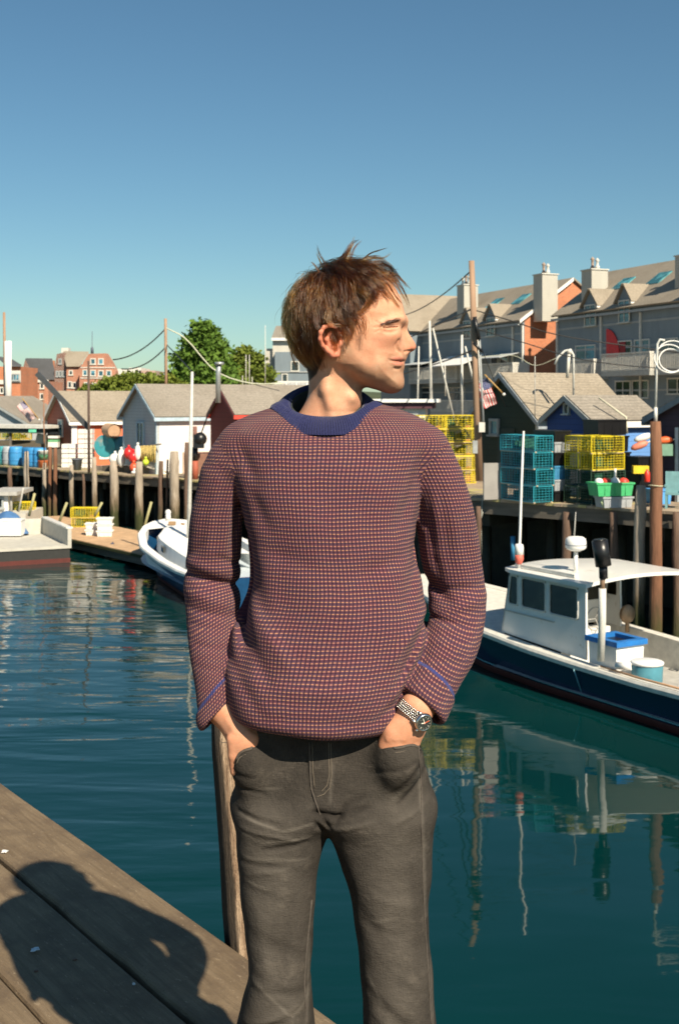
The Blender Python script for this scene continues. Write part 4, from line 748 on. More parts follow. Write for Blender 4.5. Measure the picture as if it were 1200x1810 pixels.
# exhaust: white pipe up from the rail, black stack on top
d = 22.9; mb = MB(); mb.tube([P(1061, 1168, d), P(1064, 1092, d), P(1064, 1040, d)], .072, 12); ex = mb.build('exhaust_pipe', mat('wrapped_white_pipe', (.66, .64, .58), .7, .15, 30, .8, 60), lob); mb = MB(); mb.tube([P(1064, 1043, d), P(1064, 1030, d), P(1065, 1015, d)], [.05, .05, .06], 10); mb.build('pipe_collar', mat('rust_steel', (.25, .16, .10), .6), ex)
mb = MB(); mb.tube([P(1066, 1022, d), P(1065, 996, d)], .085, 14); mb.build('exhaust_sleeve', M_BLACK, ex); mb = MB(); mb.tube([P(1066, 1000, d), P(1059, 955, d)], .155, 18); mb.tube([P(1059, 956, d), P(1058.6, 953, d)], .12, 18); mb.build('exhaust_stack', M_BLACK, ex)
# cockpit gear
def tote(name, label, c, size, rz, m, cat, group=None, lid=None, taper=.90, base_off=0, rim=None, hollow=False):
    t_ = empty(name, c, rz, label, cat, group); a, b_, h = size; mb = MB(); mb.hexa([Vector((x_ * a / 2 * (taper if z_ == 0 else 1), y_ * b_ / 2 * (taper if z_ == 0 else 1), z_ * h)) for z_ in (0, 1) for x_, y_ in ((-1, -1), (1, -1), (1, 1), (-1, 1))]); mb.build('tub', m, t_, world=False)
    mb = MB(); r_ = .03 * a + .01
    for (x_, y_, lx, ly) in ((0, -b_ / 2, a + .05, .035), (0, b_ / 2, a + .05, .035), (-a / 2, 0, .035, b_ - .04), (a / 2, 0, .035, b_ - .04)): mb.box((x_, y_, h - .02), (lx, ly, .045))
    mb.build('rim', rim or m, t_, world=False)
    mb = MB()
    for k in (-1, 0, 1): mb.box((k * a * .28, -b_ / 2 * .96, h * .45), (.02, .03, h * .7))
    mb.build('ribs', m, t_, world=False)['kind'] = 'stuff'
    if lid: mb = MB(); mb.box((0, 0, h + .022), (a + .03, b_ + .03, .04)); mb.build('lid', lid, t_, world=False)
    return t_
RZ1 = math.atan2(-.866, .5); M_BLUEP = mat('blue_plastic', (.02, .17, .50), .45)
tt = empty('fish_tote', fr1(3.72, 1.06, .58), RZ1, 'white tank with open blue frame lid in the lobster boat', 'tank')
for z0, s_, m_, nm in ((0, (.74, .68, .66), M_WHITE, 'tub'),): mb = MB(); mb.box((0, 0, z0 + s_[2] / 2), s_, taper=1.05); mb.build(nm, m_, tt, world=False)
mb = MB()
for x_, y_, lx, ly in ((0, -.33, .90, .14), (0, .33, .90, .14), (-.38, 0, .14, .52), (.38, 0, .14, .52)): mb.box((x_, y_, .71), (lx, ly, .10))
mb.build('blue_frame', M_BLUEP, tt, world=False); mb = MB(); mb.box((0, 0, .675), (.64, .56, .02)); mb.build('dark_inside', M_BLACK, tt, world=False)
bt = empty('bait_bucket', fr1(4.72, 1.22, .66), 0, 'teal tub with white lid on the lobster boat rail', 'tub'); mb = MB(); mb.lathe((0, 0, 0), [(.27, 0), (.28, .02), (.295, .36), (.29, .38)], 24); mb.build('tub', mat('teal_plastic', (.08, .26, .33), .45), bt, world=False)
mb = MB(); mb.lathe((0, 0, .382), [(.31, -.02), (.31, .02), (.29, .035), (.01, .04)], 24); mb.build('lid', M_WHITE, bt, world=False)
pc = fr1(4.35, 1.58, .93); mb = MB(); q_ = fr1(4.62, 1.50, .98); q0_ = fr1(4.32, 1.60, .95); mb.tube([q0_, q_], .070, 14); mb.tube([q0_ - (q_ - q0_) * .03, q0_ + (q_ - q0_) * .02], .055, 14); mb.build('roller', M_WHITE, base=q0_, label='white plastic roller lying on the lobster boat rail', cat='roller')
mb = MB(); q_ = fr1(4.1, .75, .22); mb.obox(q_, fr1(.5, 0, 0) - fr1(0, 0, 0), fr1(0, .5, 0) - fr1(0, 0, 0), (0, 0, .62)); mb.build('locker', M_GEL, lob)
mb = MB(); q_ = fr1(2.4, .4, 1.42); nx = (fr1(1, 0, 0) - fr1(0, 0, 0)); mb.tube([q_ + (fr1(0, 1, 0) - fr1(0, 0, 0)) * .24 * math.cos(a) + Vector((0, 0, .24 * math.sin(a))) for a in [i * math.pi / 10 for i in range(20)]], .014, 6, closed=True)
for a in (0, 2.1, 4.2): mb.tube([q_, q_ + (fr1(0, 1, 0) - fr1(0, 0, 0)) * .24 * math.cos(a) + Vector((0, 0, .24 * math.sin(a)))], .010, 5)
mb.build('steering_wheel', M_GREYD, lob); mb = MB(); mb.obox(fr1(1.9, -.2, .23), fr1(.3, 0, 0) - fr1(0, 0, 0), fr1(0, 1.1, 0) - fr1(0, 0, 0), (0, 0, .95)); mb.build('console', M_GEL, lob)
mb = MB(); q_ = fr1(1.5, -1.35, 1.22); mb.lathe(q_, [(.05, -.06), (.19, -.05), (.21, 0), (.19, .05), (.05, .06)], 18, nx); mb.tube([q_, q_ - Vector((0, 0, .4))], .05, 8); mb.build('pot_hauler', mat('worn_brass', (.32, .22, .14), .5, metal=.5), lob)
mb = MB(); mb.tube([fr1(3.9, 1.62, .86), fr1(4.9, 1.66, .855), fr1(7.0, 1.62, .87)], .022, 6); mb.build('pole', mat('varnished_pole', (.45, .26, .14), .6), base=fr1(3.9, 1.62, .86), label='long thin wooden pole lying along the lobster boat rail', cat='pole')
mb = MB(); pts = [fr1(3.5 + .02 * k + .5 * math.sin(k * 1.1) * .2, -1.45 + .1 * math.cos(k), .92 + .02 * (k % 3)) for k in range(12)]; mb.tube(pts, .022, 5); mb.build('rope', mat('tan_rope', (.45, .36, .22), .9), base=pts[0], label='loose tan rope on the far rail of the lobster boat', cat='rope')
mb = MB(); mb.tube([fr1(3.30, bs1(3.3) + .06, sh1(3.3) - .1), fr1(3.30, bw1(3.3) + .02, .2)], .012, 5); mb.build('rub_line', M_STRIPE, lob)

# the second boat, blue hull, seen over his left elbow in the photo
bo = Vector((-6.25, 43.2)); u2 = Vector((.40, -.9165)); n2_ = Vector((-.9165, -.40)); fr2 = Frame((bo.x, bo.y, 0), (u2.x, u2.y, 0), (n2_.x, n2_.y, 0)); bb = empty('motor_boat', (bo.x, bo.y, 0), 0, 'white-decked boat with blue hull partly behind his sleeve', 'boat')
bs2 = lambda x: float(np.interp(x, [0, .25, .8, 1.8, 3.5, 8, 10], [.02, .55, 1.05, 1.5, 1.85, 1.9, 1.7])); bw2 = lambda x: float(np.interp(x, [0, .8, 1.8, 3.5, 8, 10], [.01, .3, .75, 1.25, 1.5, 1.45])); sh2 = lambda x: float(np.interp(x, [0, 2, 4, 6, 10], [1.62, 1.30, 1.08, .95, .92]))
M_BLH = mat('blue_hull_paint', (.010, .060, .15), .3, coat=.3); M_LBL = mat('pale_deck', (.55, .62, .66), .5, .08)
hull_parts(bb, fr2, 0, 10, bs2, sh2, bw2, (M_BLH, M_WHITE, M_LBL, M_BOTT, M_BOTT), .55, 1.2, stripe=.10, boot=.10)
mb = MB(); g_ = []
for x in np.linspace(1.5, 6.2, 10): w_ = min(1.15, .55 + (x - 1.5) * .5); g_.append([fr2(x, -w_, sh2(x) - .35), fr2(x, -w_ * .95, sh2(x) + .10), fr2(x, 0, sh2(x) + .20), fr2(x, w_ * .95, sh2(x) + .10), fr2(x, w_, sh2(x) - .35)])
mb.sheet(g_, False); mb.prism([g_[0][i] for i in range(5)], fr2(.02, 0, 0) - fr2(0, 0, 0)); mb.build('cabin_trunk', M_WHITE, bb)
for x in (2.3, 3.6): w_ = min(1.15, .55 + (x - 1.5) * .5) + .03; mb = MB(); mb.obox(fr2(x, w_ - .01, sh2(x) - .18), fr2(.34, .02, -.02) - fr2(0, 0, 0), fr2(0, .03, 0) - fr2(0, 0, 0), (0, 0, .20)); mb.build('port_light', M_TINT, bb)
mb = MB(); mb.tube([fr2(.12, 0, 1.62), fr2(.10, 0, 1.85)], [.10, .09], 10); mb.sphere(fr2(.10, 0, 1.88), .11, 10, 6); mb.build('bow_post', M_WHITE, bb)
mb = MB(); mb.box(fr2(1.0, .1, 1.58), (.25, .14, .12)); mb.build('cleat', mat('bronze', (.35, .22, .12), .5), bb); mb = MB(); mb.box(fr2(1.3, -.2, 1.54), (.12, .2, .1)); mb.build('cleat', mat('bronze', (.35, .22, .12), .5), bb)
d = 40; mb = MB(); mb.tube([P(334, 950, d), P(337, 800, d), P(340, 657, d)], [.075, .065, .045], 8); ms = mb.build('mast', M_TRIM, base=P(334, 950, d), label='slim white bare mast rising in front of the white shed', cat='mast')
# left: floating dock, work scow, gear
FZ = .5; a_ = G(131, 953, FZ); b__ = G(247, 979, FZ); fd = (b__ - a_).normalized(); fb = Vector((-fd.y, fd.x, 0)); fb = fb if fb.y > 0 else -fb
fl = empty('floating_dock', (a_.x, a_.y, 0), 0, 'long tan floating dock in front of the left wharf', 'dock'); st = a_ - fd * 9; M_FLT = mat('tan_float_deck', (.50, .33, .19), .85, .2, 3, .4, 30)
pl = MB(); pl.box((0, 0, 0), (.22, 3.4, .05)); pm = pl.mesh('plank'); pm.materials.append(M_FLT); RI = rootm(fl).inverted(); ang = math.atan2(fd.y, fd.x); s = 0
while s < 22: o = bpy.data.objects.new('plank', pm); COL.objects.link(o); o.parent = fl; q_ = st + fd * s + fb * 1.7; o.location = RI @ Vector((q_.x, q_.y, FZ - .025 + random.uniform(-.004, .004))); o.rotation_euler = (0, 0, ang); s += .235
mb = MB(); q_ = st + fb * .03; mb.obox((q_.x, q_.y, .12), fd * 22, fb * 3.3, (0, 0, .32)); mb.build('float_frame', M_BEAM, fl); mb = MB(); q_ = st + fb * .0; mb.obox((q_.x, q_.y, FZ - .12), fd * 22, fb * -.04, (0, 0, .09)); mb.build('edge_board', M_PGREY, fl)
bu = empty('mooring_buoy', G(193, 978, .12) + Vector((0, -.25, .1)), 0, 'round white buoy hanging at the edge of the floating dock', 'buoy'); mb = MB(); mb.sphere((0, 0, .02), .235, 16, 10); mb.build('ball', M_WHITE, bu, world=False); mb = MB(); mb.tube([(.08, 0, .20), (.22, .05, .32)], .06, 8); mb.build('neck', mat('navy_cap', (.03, .04, .08), .6), bu, world=False)
sc_ = empty('work_scow', (P(60, 970, 45).x, 45, 0), 0, 'flat grey work scow with open deck at the left edge', 'boat'); zd = .62; ca = G(127, 964, zd); cb = G(-60, 974, zd); ub = (cb - ca).normalized(); vb = Vector((-ub.y, ub.x, 0)); vb = vb if vb.y > 0 else -vb
LBt = 4.4; M_SCOW = mat('scow_grey', (.50, .48, .42), .8, .12, 3)
mb = MB(); mb.obox(Vector((ca.x, ca.y, zd - .10)), ub * 6, vb * LBt, (0, 0, .10)); mb.build('deck', M_SCOW, sc_); mb = MB(); mb.obox(Vector((ca.x, ca.y, .1)) + ub * .05 + vb * .05, ub * 5.9, vb * 4.3, (0, 0, zd - .202)); mb.build('hull', mat('scow_black', (.03, .03, .028), .5), sc_)
mb = MB(); mb.obox(Vector((ca.x, ca.y, -.1)) + ub * .04 - vb * .0, ub * 5.9, vb * 4.3, (0, 0, .26)); mb.build('boot_stripe', mat('red_boot', (.10, .02, .015), .6), sc_)
mb = MB(); mb.obox(Vector((ca.x, ca.y, zd)), ub * .14, vb * LBt, (0, 0, .62)); mb.build('bulwark', M_SCOW, sc_); mb = MB(); mb.obox(Vector((ca.x, ca.y, zd + .622)) - ub * .05, ub * .24, vb * LBt, (0, 0, .05)); mb.build('cap_rail', M_GEL, sc_); mb = MB(); mb.obox(Vector((ca.x, ca.y, zd)) + vb * LBt, ub * 6, vb * .12, (0, 0, .60)); mb.build('bulwark', M_SCOW, sc_)
mb = MB(); q_ = Vector((ca.x, ca.y, zd)) + ub * 2.62; mb.obox(q_, ub * .10, vb * 2.4, (0, 0, .62)); mb.build('bulwark', M_GEL, sc_)
d = 46.5; q_ = P(22, 946, d); tb = empty('bait_box', q_, 0, 'white lidded box standing on the grey scow', 'box'); mb = MB(); mb.box((0, 0, .30), (.86, .6, .58)); mb.build('body', M_WHITE, tb, world=False); mb = MB(); mb.box((0, 0, .61), (.90, .64, .05)); mb.build('lid', M_WHITE, tb, world=False)
mb = MB(); g_ = []; d = 47.4
for i in range(9):
    row = []
    for j in range(10): x_ = -14 + j * 7.2 + 2 * math.sin(i * 1.3); top = [925, 917, 910, 905, 903, 905, 908, 914, 925, 942][j]; yy = top + (944 - top) * max(0, (i - 3) / 5) ** 1.2; row.append(P(x_ if i > 2 else x_ - 2, yy, d + 1.0 - i * .22 + .06 * math.sin(j * 2 + i)))
    g_.append(row)
mb.sheet(g_); o = mb.build('tarp', mat('blue_tarp', (.07, .17, .36), .6, .2, 3, .6, 12), base=P(20, 930, d), label='rumpled blue tarp draped over gear on the grey scow', cat='tarp'); sm = o.modifiers.new('s', 'SOLIDIFY'); sm.thickness = .02; sm = o.modifiers.new('b', 'SUBSURF'); sm.levels = 1; sm.render_levels = 2
# small wheelhouse boat at the left edge
lb_ = empty('small_boat', P(5, 905, 52) * Vector((1, 1, 0)), 0, 'white wheelhouse of a small boat at the left edge', 'boat'); d = 52
mb = MB(); a = P(-22, 908, d); mb.obox(a, (37 * d / F, 0, 0), (0, 2.2, 0), (0, 0, 33 * d / F)); mb.build('wheelhouse', M_WHITE, lb_); mb = MB(); mb.obox(P(-25, 876, d - .3), (55 * d / F, 0, 0), (0, 2.8, 0), (0, 0, .16)); mb.build('roof', M_GREYD, lb_); window(lb_, P(0, 889, d), (1, 0, 0), .3, .35, (0, -1, 0), 1, M_TRIMG, M_GLASS)
mb = MB(); mb.obox(P(-25, 925, d - .8), (70 * d / F, 0, 0), (0, 3.0, 0), (0, 0, .42)); mb.build('hull', M_SCOW, lb_)
mb = MB(); mb.tube([P(42, 862, d), P(34, 903, d)], .04, 6); mb.tube([P(20, 872, d), P(21, 905, d)], .05, 6); mb.build('rail', M_GREYD, lb_)

# ================= lobster traps =================
def trap_mesh(L_, W_, H_, sp=.068, r_=.0062):
    mb = MB()
    def w3(a, c_): mb.bar(a, c_, r_ * 1.5, r_ * 1.5)
    for k in range(int(H_ / sp) + 1):
        z = min(H_, k * sp); 
        for y_ in (-W_ / 2, W_ / 2): w3((-L_ / 2, y_, z), (L_ / 2, y_, z))
        for x_ in (-L_ / 2, L_ / 2): w3((x_, -W_ / 2, z), (x_, W_ / 2, z))
    s2 = sp * 1.55
    for k in range(int(L_ / s2) + 1):
        x_ = -L_ / 2 + k * s2; 
        for y_ in (-W_ / 2, W_ / 2): w3((x_, y_, 0), (x_, y_, H_))
        w3((x_, -W_ / 2, H_), (x_, W_ / 2, H_))
    for k in range(int(W_ / s2) + 1):
        y_ = -W_ / 2 + k * s2; w3((-L_ / 2, y_, H_), (L_ / 2, y_, H_))
        for x_ in (-L_ / 2, L_ / 2): w3((x_, y_, 0), (x_, y_, H_))
    return mb
M_WT = mat('teal_wire', (.03, .30, .38), .45, .15, 4); M_WY = mat('yellow_wire', (.72, .56, .02), .45, .15, 4); M_WG = mat('dark_green_wire', (.03, .07, .045), .5, .2, 4); M_WB = mat('black_wire', (.02, .02, .02), .5)
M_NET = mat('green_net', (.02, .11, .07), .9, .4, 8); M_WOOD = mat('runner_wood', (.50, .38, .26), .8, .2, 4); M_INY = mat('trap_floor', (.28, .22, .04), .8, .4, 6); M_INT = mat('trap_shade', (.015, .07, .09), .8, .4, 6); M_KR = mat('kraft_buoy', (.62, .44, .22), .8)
def make_trap(name, L_, W_, H_, wm, im, sp=.068, runner=True):
    t_ = empty(name, (0, 0, -50)); m = trap_mesh(L_, W_, H_, sp).build('wire_cage', wm, t_, world=False); m['kind'] = 'stuff'
    mb = MB(); fr = .022
    for x_ in (-1, 1):
        for y_ in (-1, 1): mb.box((x_ * L_ / 2, y_ * W_ / 2, H_ / 2), (fr, fr, H_))
    for y_ in (-1, 1): mb.box((0, y_ * W_ / 2, H_), (L_, fr, fr)); mb.box((0, y_ * W_ / 2, .0), (L_, fr, fr))
    for x_ in (-1, 0, 1): mb.box((x_ * L_ / 2, 0, H_), (fr, W_, fr))
    mb.build('frame', wm, t_, world=False)
    mb = MB()                                       # netting heads sloping in
    for x_, s in ((-.12, 1), (.18, -1)): mb.hexa([(x_ * L_, -W_ * .46, .03), (x_ * L_ + .02, -W_ * .46, .03), (x_ * L_ + .14 * s + .02, W_ * .46, .12), (x_ * L_ + .14 * s, W_ * .46, .12), (x_ * L_, -W_ * .46, H_ * .95), (x_ * L_ + .02, -W_ * .46, H_ * .95), (x_ * L_ + .14 * s + .02, W_ * .46, H_ * .6), (x_ * L_ + .14 * s, W_ * .46, H_ * .6)])
    mb.box((-L_ * .25, -W_ * .40, H_ * .5), (L_ * .22, .02, H_ * .62)); mb.build('netting', M_NET, t_, world=False)
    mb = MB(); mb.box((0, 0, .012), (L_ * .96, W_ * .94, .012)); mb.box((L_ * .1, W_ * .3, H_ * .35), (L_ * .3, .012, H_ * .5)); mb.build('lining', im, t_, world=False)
    if runner:
        mb = MB()
        for y_ in (-1, 1): mb.box((0, y_ * W_ * .46, -.016), (L_ * 1.02, .05, .032))
        mb.build('runner', M_WOOD, t_, world=False)
    mb = MB(); mb.box((L_ * .28, 0, .05), (.2, .10, .06)); mb.build('weight_brick', M_BRICK, t_, world=False); return t_
proto_used = set()
def put_trap(proto, p, rz, label, group):
    if proto.name in proto_used: t_ = copy_tree(proto)
    else: t_ = proto; proto_used.add(proto.name)
    t_.location = Vector(p) + Vector((random.uniform(-.03, .03), random.uniform(-.03, .03), 0)); t_.rotation_euler = (0, 0, rz + random.uniform(-.05, .05)); tag(t_, label, 'lobster trap', group); return t_
RZL = math.atan2(.5, .866); ulv = Vector((.866, .5, 0)); ugv = Vector((-.5, .866, 0))
Hh = .435; T1 = make_trap('lobster_trap', 1.40, .60, Hh - .035, M_WT, M_INT); d0 = 30.6; cor = P(943, 705, d0); cor.z = RDK
nm = ['bottom', 'second', 'third', 'top']
for k in range(4):
    put_trap(T1, cor + ulv * .30 + ugv * .70 + Vector((0, 0, .035 + k * Hh)), RZL + math.pi / 2, 'teal wire lobster trap, %s of the tall teal stack' % (nm[k] + (' layer' if k == 0 else '')), 'teal traps stacked on the right wharf')
T2 = make_trap('lobster_trap', 1.10, .50, Hh - .035, M_WY, M_INY); T3 = make_trap('lobster_trap', 1.10, .50, Hh - .035, M_WG, M_INT); cor = P(1045, 705, 30.0); cor.z = RDK
for k in range(4):
    for j in range(2):
        pr = T3 if k < 2 else T2; put_trap(pr, cor + ulv * .55 + ugv * (.25 + j * .515) + Vector((0, 0, .035 + k * Hh)), RZL, ['dark green lobster trap on the deck under the yellow ones', 'dark green lobster trap directly beneath the yellow ones', 'yellow lobster trap under the topmost yellow one', 'yellow lobster trap on top of the mixed stack'][k] + (', front one' if j == 0 else ', rear one'), 'traps in the yellow and green stack')
# crates between the two stacks
cr = P(981, 705, 30.9); cr.z = RDK; M_GRYP = mat('grey_plastic', (.34, .36, .38), .5); M_BLP = mat('blue_tote_plastic', (.05, .22, .40), .5); z = RDK
for k, (h, m_, lb) in enumerate(((.30, M_BLACK, 'black crate at the bottom between the teal and yellow traps'), (.30, M_GRYP, 'grey crate above the bottom black one between the traps'), (.36, M_BLP, 'blue crate in the middle of the stack between the traps'), (.34, M_BLACK, 'black crate above the blue one between the traps'), (.28, M_GRYP, 'grey crate near the top of the stack between the traps'), (.30, M_BLACK, 'black crate topping the stack between the traps'))):
    tote('crate', lb, cr + ulv * .27 + ugv * .45 + Vector((0, 0, z - RDK)), (.54, .85, h - .01), RZL, m_, 'crate', 'crates stacked between the teal and yellow traps', taper=.94); z += h
cr = P(1078, 705, 32.2); cr.z = RDK
for k in range(4):
    h = .43 if k < 3 else .5
    mk = tote('crate', 'black slatted crate behind the yellow traps, ' + ['lowest', 'second lowest', 'second highest', 'highest'][k], cr + Vector((-.05 * k, 0, k * .44 + .40)), (1.02, .6, .42), RZL, M_BLACK, 'crate', 'black crates behind the yellow traps', taper=.97)
mb = MB(); mb.obox(P(1078, 705, 32.2) + Vector((-.5, -.2, RDK - CAMZ)), (1, .3, 0), (-.3, .5, 0), (0, 0, .4)); mb.build('pallet_box', M_BEAM, base=P(1078, 893, 32.2), label='dark timber box under the black slatted crates', cat='box')
gb = G(1083, 898, RDK); tote('tote', 'grey tote on the deck beneath the green one', gb + Vector((.08, .3, 0)), (.80, .5, .27), RZL * .5, M_GRYP, 'tote', taper=.92)
gt = tote('tote', 'bright green tote full of red and white buoys', gb + Vector((0, .3, .29)), (1.0, .55, .33), RZL * .5, mat('green_plastic', (.06, .42, .16), .5), 'tote', taper=.90)
for k, (dx, dz, m_, lb) in enumerate(((-.30, .36, M_WHITE, 'white buoy at the left end of the green tote'), (-.12, .37, mat('red_buoy', (.70, .06, .04), .5), 'red buoy left of the tall white one in the green tote'), (.10, .38, M_WHITE, 'white buoy with upright stick in the green tote'), (.32, .37, mat('red_buoy', (.7, .06, .04), .5), 'red buoy at the right end of the green tote'))):
    q_ = gb + Vector((dx, .25, .29 + dz - .05)); b_ = empty('buoy', q_, 0, lb, 'buoy', 'buoys in the green tote'); mb = MB(); mb.lathe((0, 0, 0), [(.05, -.10), (.12, -.05), (.13, .02), (.09, .09), (.03, .13)], 12, (0, 0, 1) if k == 2 else (.9, .1, .3)); mb.build('float', m_, b_, world=False)
    if k == 2: mb = MB(); mb.tube([(0, 0, .1), (.01, 0, .34)], .03, 8); mb.build('stick', M_WHITE, b_, world=False)
mb = MB(); q_ = G(1066, 897, RDK); mb.tube([q_ + Vector((.0, -.1, .0)), q_ + Vector((-.08, -.12, .15)), q_ + Vector((.02, -.12, .30)), q_ + Vector((.05, -.1, .38))], .03, 7); mb.build('rope', mat('pale_green_rope', (.45, .55, .32), .8), base=q_, label='pale green rope hanging in front of the grey tote', cat='rope')
mb = MB(); q_ = P(855, 884, 31.8); q_.z = RDK; e_ = P(898, 884, 31.8); mb.obox(q_, (.65, 0.12, 0), (-.02, .05, 0), (0, 0, .98)); mb.build('metal_sheet', mat('galvanised_sheet', (.33, .31, .29), .5, .12, 2, metal=.2), base=q_, label='plain grey metal sheet standing left of the teal traps', cat='sheet')
# right of the stacks
q_ = G(1172, 893, RDK) + Vector((0, .5, 0)); tote('tote', 'bright blue tote right of the brown pile', q_, (.5, .5, .38), .2, mat('bright_blue_plastic', (.10, .36, .75), .5), 'tote'); q_ = G(1196, 900, RDK) + Vector((.05, .3, 0)); tb_ = empty('garden_chair', q_, -.3, 'teal plastic chair at the right edge of the wharf', 'chair')
M_TLP = mat('grey_teal_plastic', (.16, .32, .34), .5); mb = MB(); mb.box((0, .18, .62), (.50, .05, .55), rx=-.15); mb.build('backrest', M_TLP, tb_, world=False); mb = MB(); mb.box((0, 0, .36), (.50, .45, .05)); mb.build('seat', M_TLP, tb_, world=False)
for sx in (-.22, .22):
    for sy in (-.19, .19): mb = MB(); mb.box((sx, sy, .17), (.06, .05, .34)); mb.build('leg', M_TLP, tb_, world=False)
    mb = MB(); mb.box((sx * 1.08, 0, .55), (.06, .46, .04)); mb.build('armrest', M_TLP, tb_, world=False)
q_ = P(1128, 705, 31.5); q_.z = RDK
for k in range(3): tote('crate', 'black crate left of the brown pile, ' + ['lowest', 'middle', 'topmost'][k] + ' of three', q_ + Vector((0, 0, k * .40)), (.55, .55, .38), RZL, M_BLACK, 'crate', 'black crates by the brown pile', taper=.97)
tote('crate', 'yellow bin on top of the black crates by the brown pile', q_ + Vector((0, -.25, .80)), (.42, .3, .22), .1, mat('yellow_plastic', (.75, .55, .03), .5), 'bin') if False else None
mb = MB(); p_ = P(1131, 830, 30.9); mb.box(p_, (.40, .2, .20)); mb.build('yellow_bin', mat('yellow_plastic', (.75, .55, .03), .5), base=p_, label='small yellow bin hung on the black crates', cat='bin'); mb = MB(); p_ = P(1143, 842, 30.6); mb.lathe(p_, [(.06, -.15), (.075, -.13), (.075, .1), (.03, .15), (.03, .18)], 12); mb.build('red_jug', mat('red_plastic', (.75, .05, .03), .4), base=p_, label='narrow red jug against the brown pile', cat='jug')
for px, py, ax, m_, lb in ((1137, 773, (.9, 0, .3), M_WHITE, 'white buoy lashed above the black crates'), (1131, 787, (.9, 0, .35), mat('salmon_buoy', (.66, .22, .15), .6), 'salmon pink buoy lashed below the white one'), (1175, 778, (1, 0, .1), mat('orange_float', (.85, .14, .04), .5), 'orange float resting right of the brown pile')):
    p_ = P(px, py, 31.2); b_ = empty('buoy', p_, 0, lb, 'buoy', None); mb = MB(); mb.lathe((0, 0, 0), [(.03, -.26), (.08, -.18), (.10, 0), (.08, .14), (.03, .20)], 12, ax); mb.build('float', m_, b_, world=False); mb = MB(); mb.tube([Vector(ax).normalized() * .19, Vector(ax).normalized() * .32], .022, 6); mb.build('stick', M_WHITE, b_, world=False)
q_ = P(1176, 705, 31.8); q_.z = RDK
for k in range(4): put_trap(T3, q_ + Vector((.35, .3, .035 + k * Hh)), RZL, 'dark lobster trap behind the blue tote, ' + ['bottom', 'second', 'third', 'top'][k], 'dark traps right of the brown pile')
mb = MB(); p_ = P(1174, 795, 31.1); mb.box(p_, (.36, .25, .30)); mb.build('green_box', mat('dark_mint', (.16, .30, .22), .6), base=p_, label='dull green box under the orange float', cat='box')
# yellow stack left, behind the pole
T4 = T2; q_ = P(795, 705, 37.5); q_.z = RDK
for k in range(5):
    for j in range(2): put_trap(T4, q_ + Vector((-.42 + j * 1.13 * .866 - .3, j * .35, .035 + k * Hh)), RZL * .3, 'yellow trap beyond his shoulder, ' + ['bottom', 'second', 'third', 'fourth', 'top'][k] + ' layer, ' + ('left' if j == 0 else 'right'), 'yellow traps stacked beyond his shoulder')
mb = MB(); p_ = G(832, 848, RDK); mb.box(p_ + Vector((0, 0, .08)), (.5, .35, .16)); mb.build('pallet', mat('orange_wood', (.55, .28, .12), .8), base=p_, label='low orange wooden pallet at the foot of the utility pole', cat='pallet')
# traps and totes on the floating dock
T5 = T2
for k in range(2): put_trap(T5, G(141, 937, .50) + Vector((.0, 1.2, .035 + k * .40)), .02, ['yellow lobster trap on the floating dock, lower one', 'yellow lobster trap on the floating dock, upper one'][k], 'yellow traps on the floating dock')
put_trap(T5, P(40, 903, 53) , .05, 'yellow lobster trap behind the blue tarp', None)
q_ = G(182, 950, .50)
for k, (dx, z) in enumerate(((0, 0), (0, .25), (0, .5), (-.42, 0), (-.42, .25))): tote('tote', 'white tote on the floating dock, ' + ['bottom of the right pile', 'middle of the right pile', 'top of the right pile', 'bottom of the left pile', 'top of the left pile'][k], q_ + Vector((dx * 1.3, .5 + abs(dx), z)), (.62, .5, .235), .1, M_WHITE, 'tote', 'white totes on the floating dock', taper=.88)
for (a, c_, lb) in (((104, 926), (119, 888), 'leaning pole left of the yellow traps'), ((168, 912), (181, 888), 'leaning pole right of the yellow traps'), ((252, 946), (268, 887), 'leaning pole beside the bow of the blue boat'), ((52, 912), (62, 872), 'leaning pole behind the grey scow')):
    mb = MB(); d = 48; mb.tube([P(*a, d), P(*c_, d)], .055, 7); mb.build('pole', mat('lichen_pole', (.34, .32, .16), .8), base=P(*a, d), label=lb, cat='pole', group='leaning poles by the floating dock')

# ================= gear on the left wharf =================
dl = lambda px, off=-1.0: ledge(px, off)
def at(px, py, off=-1.0): return P(px, py, dl(px, off))
def deckat(px, off=-1.0): p = at(px, 800, off); p.z = LDK; return p
M_TARPB = [mat('tub_blue', (.05, .28, .60), .5), mat('tub_teal', (.08, .38, .42), .5), mat('tub_grey', (.42, .45, .48), .5), mat('tub_red', (.45, .05, .07), .5), mat('tub_deep_blue', (.02, .16, .38), .5)]
for i, (px, mi, w_) in enumerate(((3, 3, .3), (10, 1, .34), (19, 2, .40), (29, 0, .36), (52, 4, .36), (62, 0, .42), (71, 0, .34))):
    c_ = deckat(px, -.6); b_ = empty('barrel', c_, 0, ['maroon barrel at the far left of the row', 'teal barrel next to the maroon one', 'light grey barrel in the row at the left edge', 'blue barrel left of the tall grey pile', 'deep blue barrel right of the tall grey pile', 'bright blue barrel beside the deep blue one', 'last bright blue barrel in the row'][i], 'barrel', 'barrels along the left wharf'); h = 1.0
    mb = MB(); mb.lathe((0, 0, 0), [(w_ * .88, 0), (w_, .12), (w_ * 1.02, h * .5), (w_, h * .88), (w_ * .9, h)], 16); mb.build('drum', M_TARPB[mi], b_, world=False); mb = MB(); mb.lathe((0, 0, h * .3), [(w_ * 1.04, -.02), (w_ * 1.04, .02)], 16); mb.lathe((0, 0, h * .7), [(w_ * 1.04, -.02), (w_ * 1.04, .02)], 16); mb.build('hoop', M_TARPB[mi], b_, world=False)
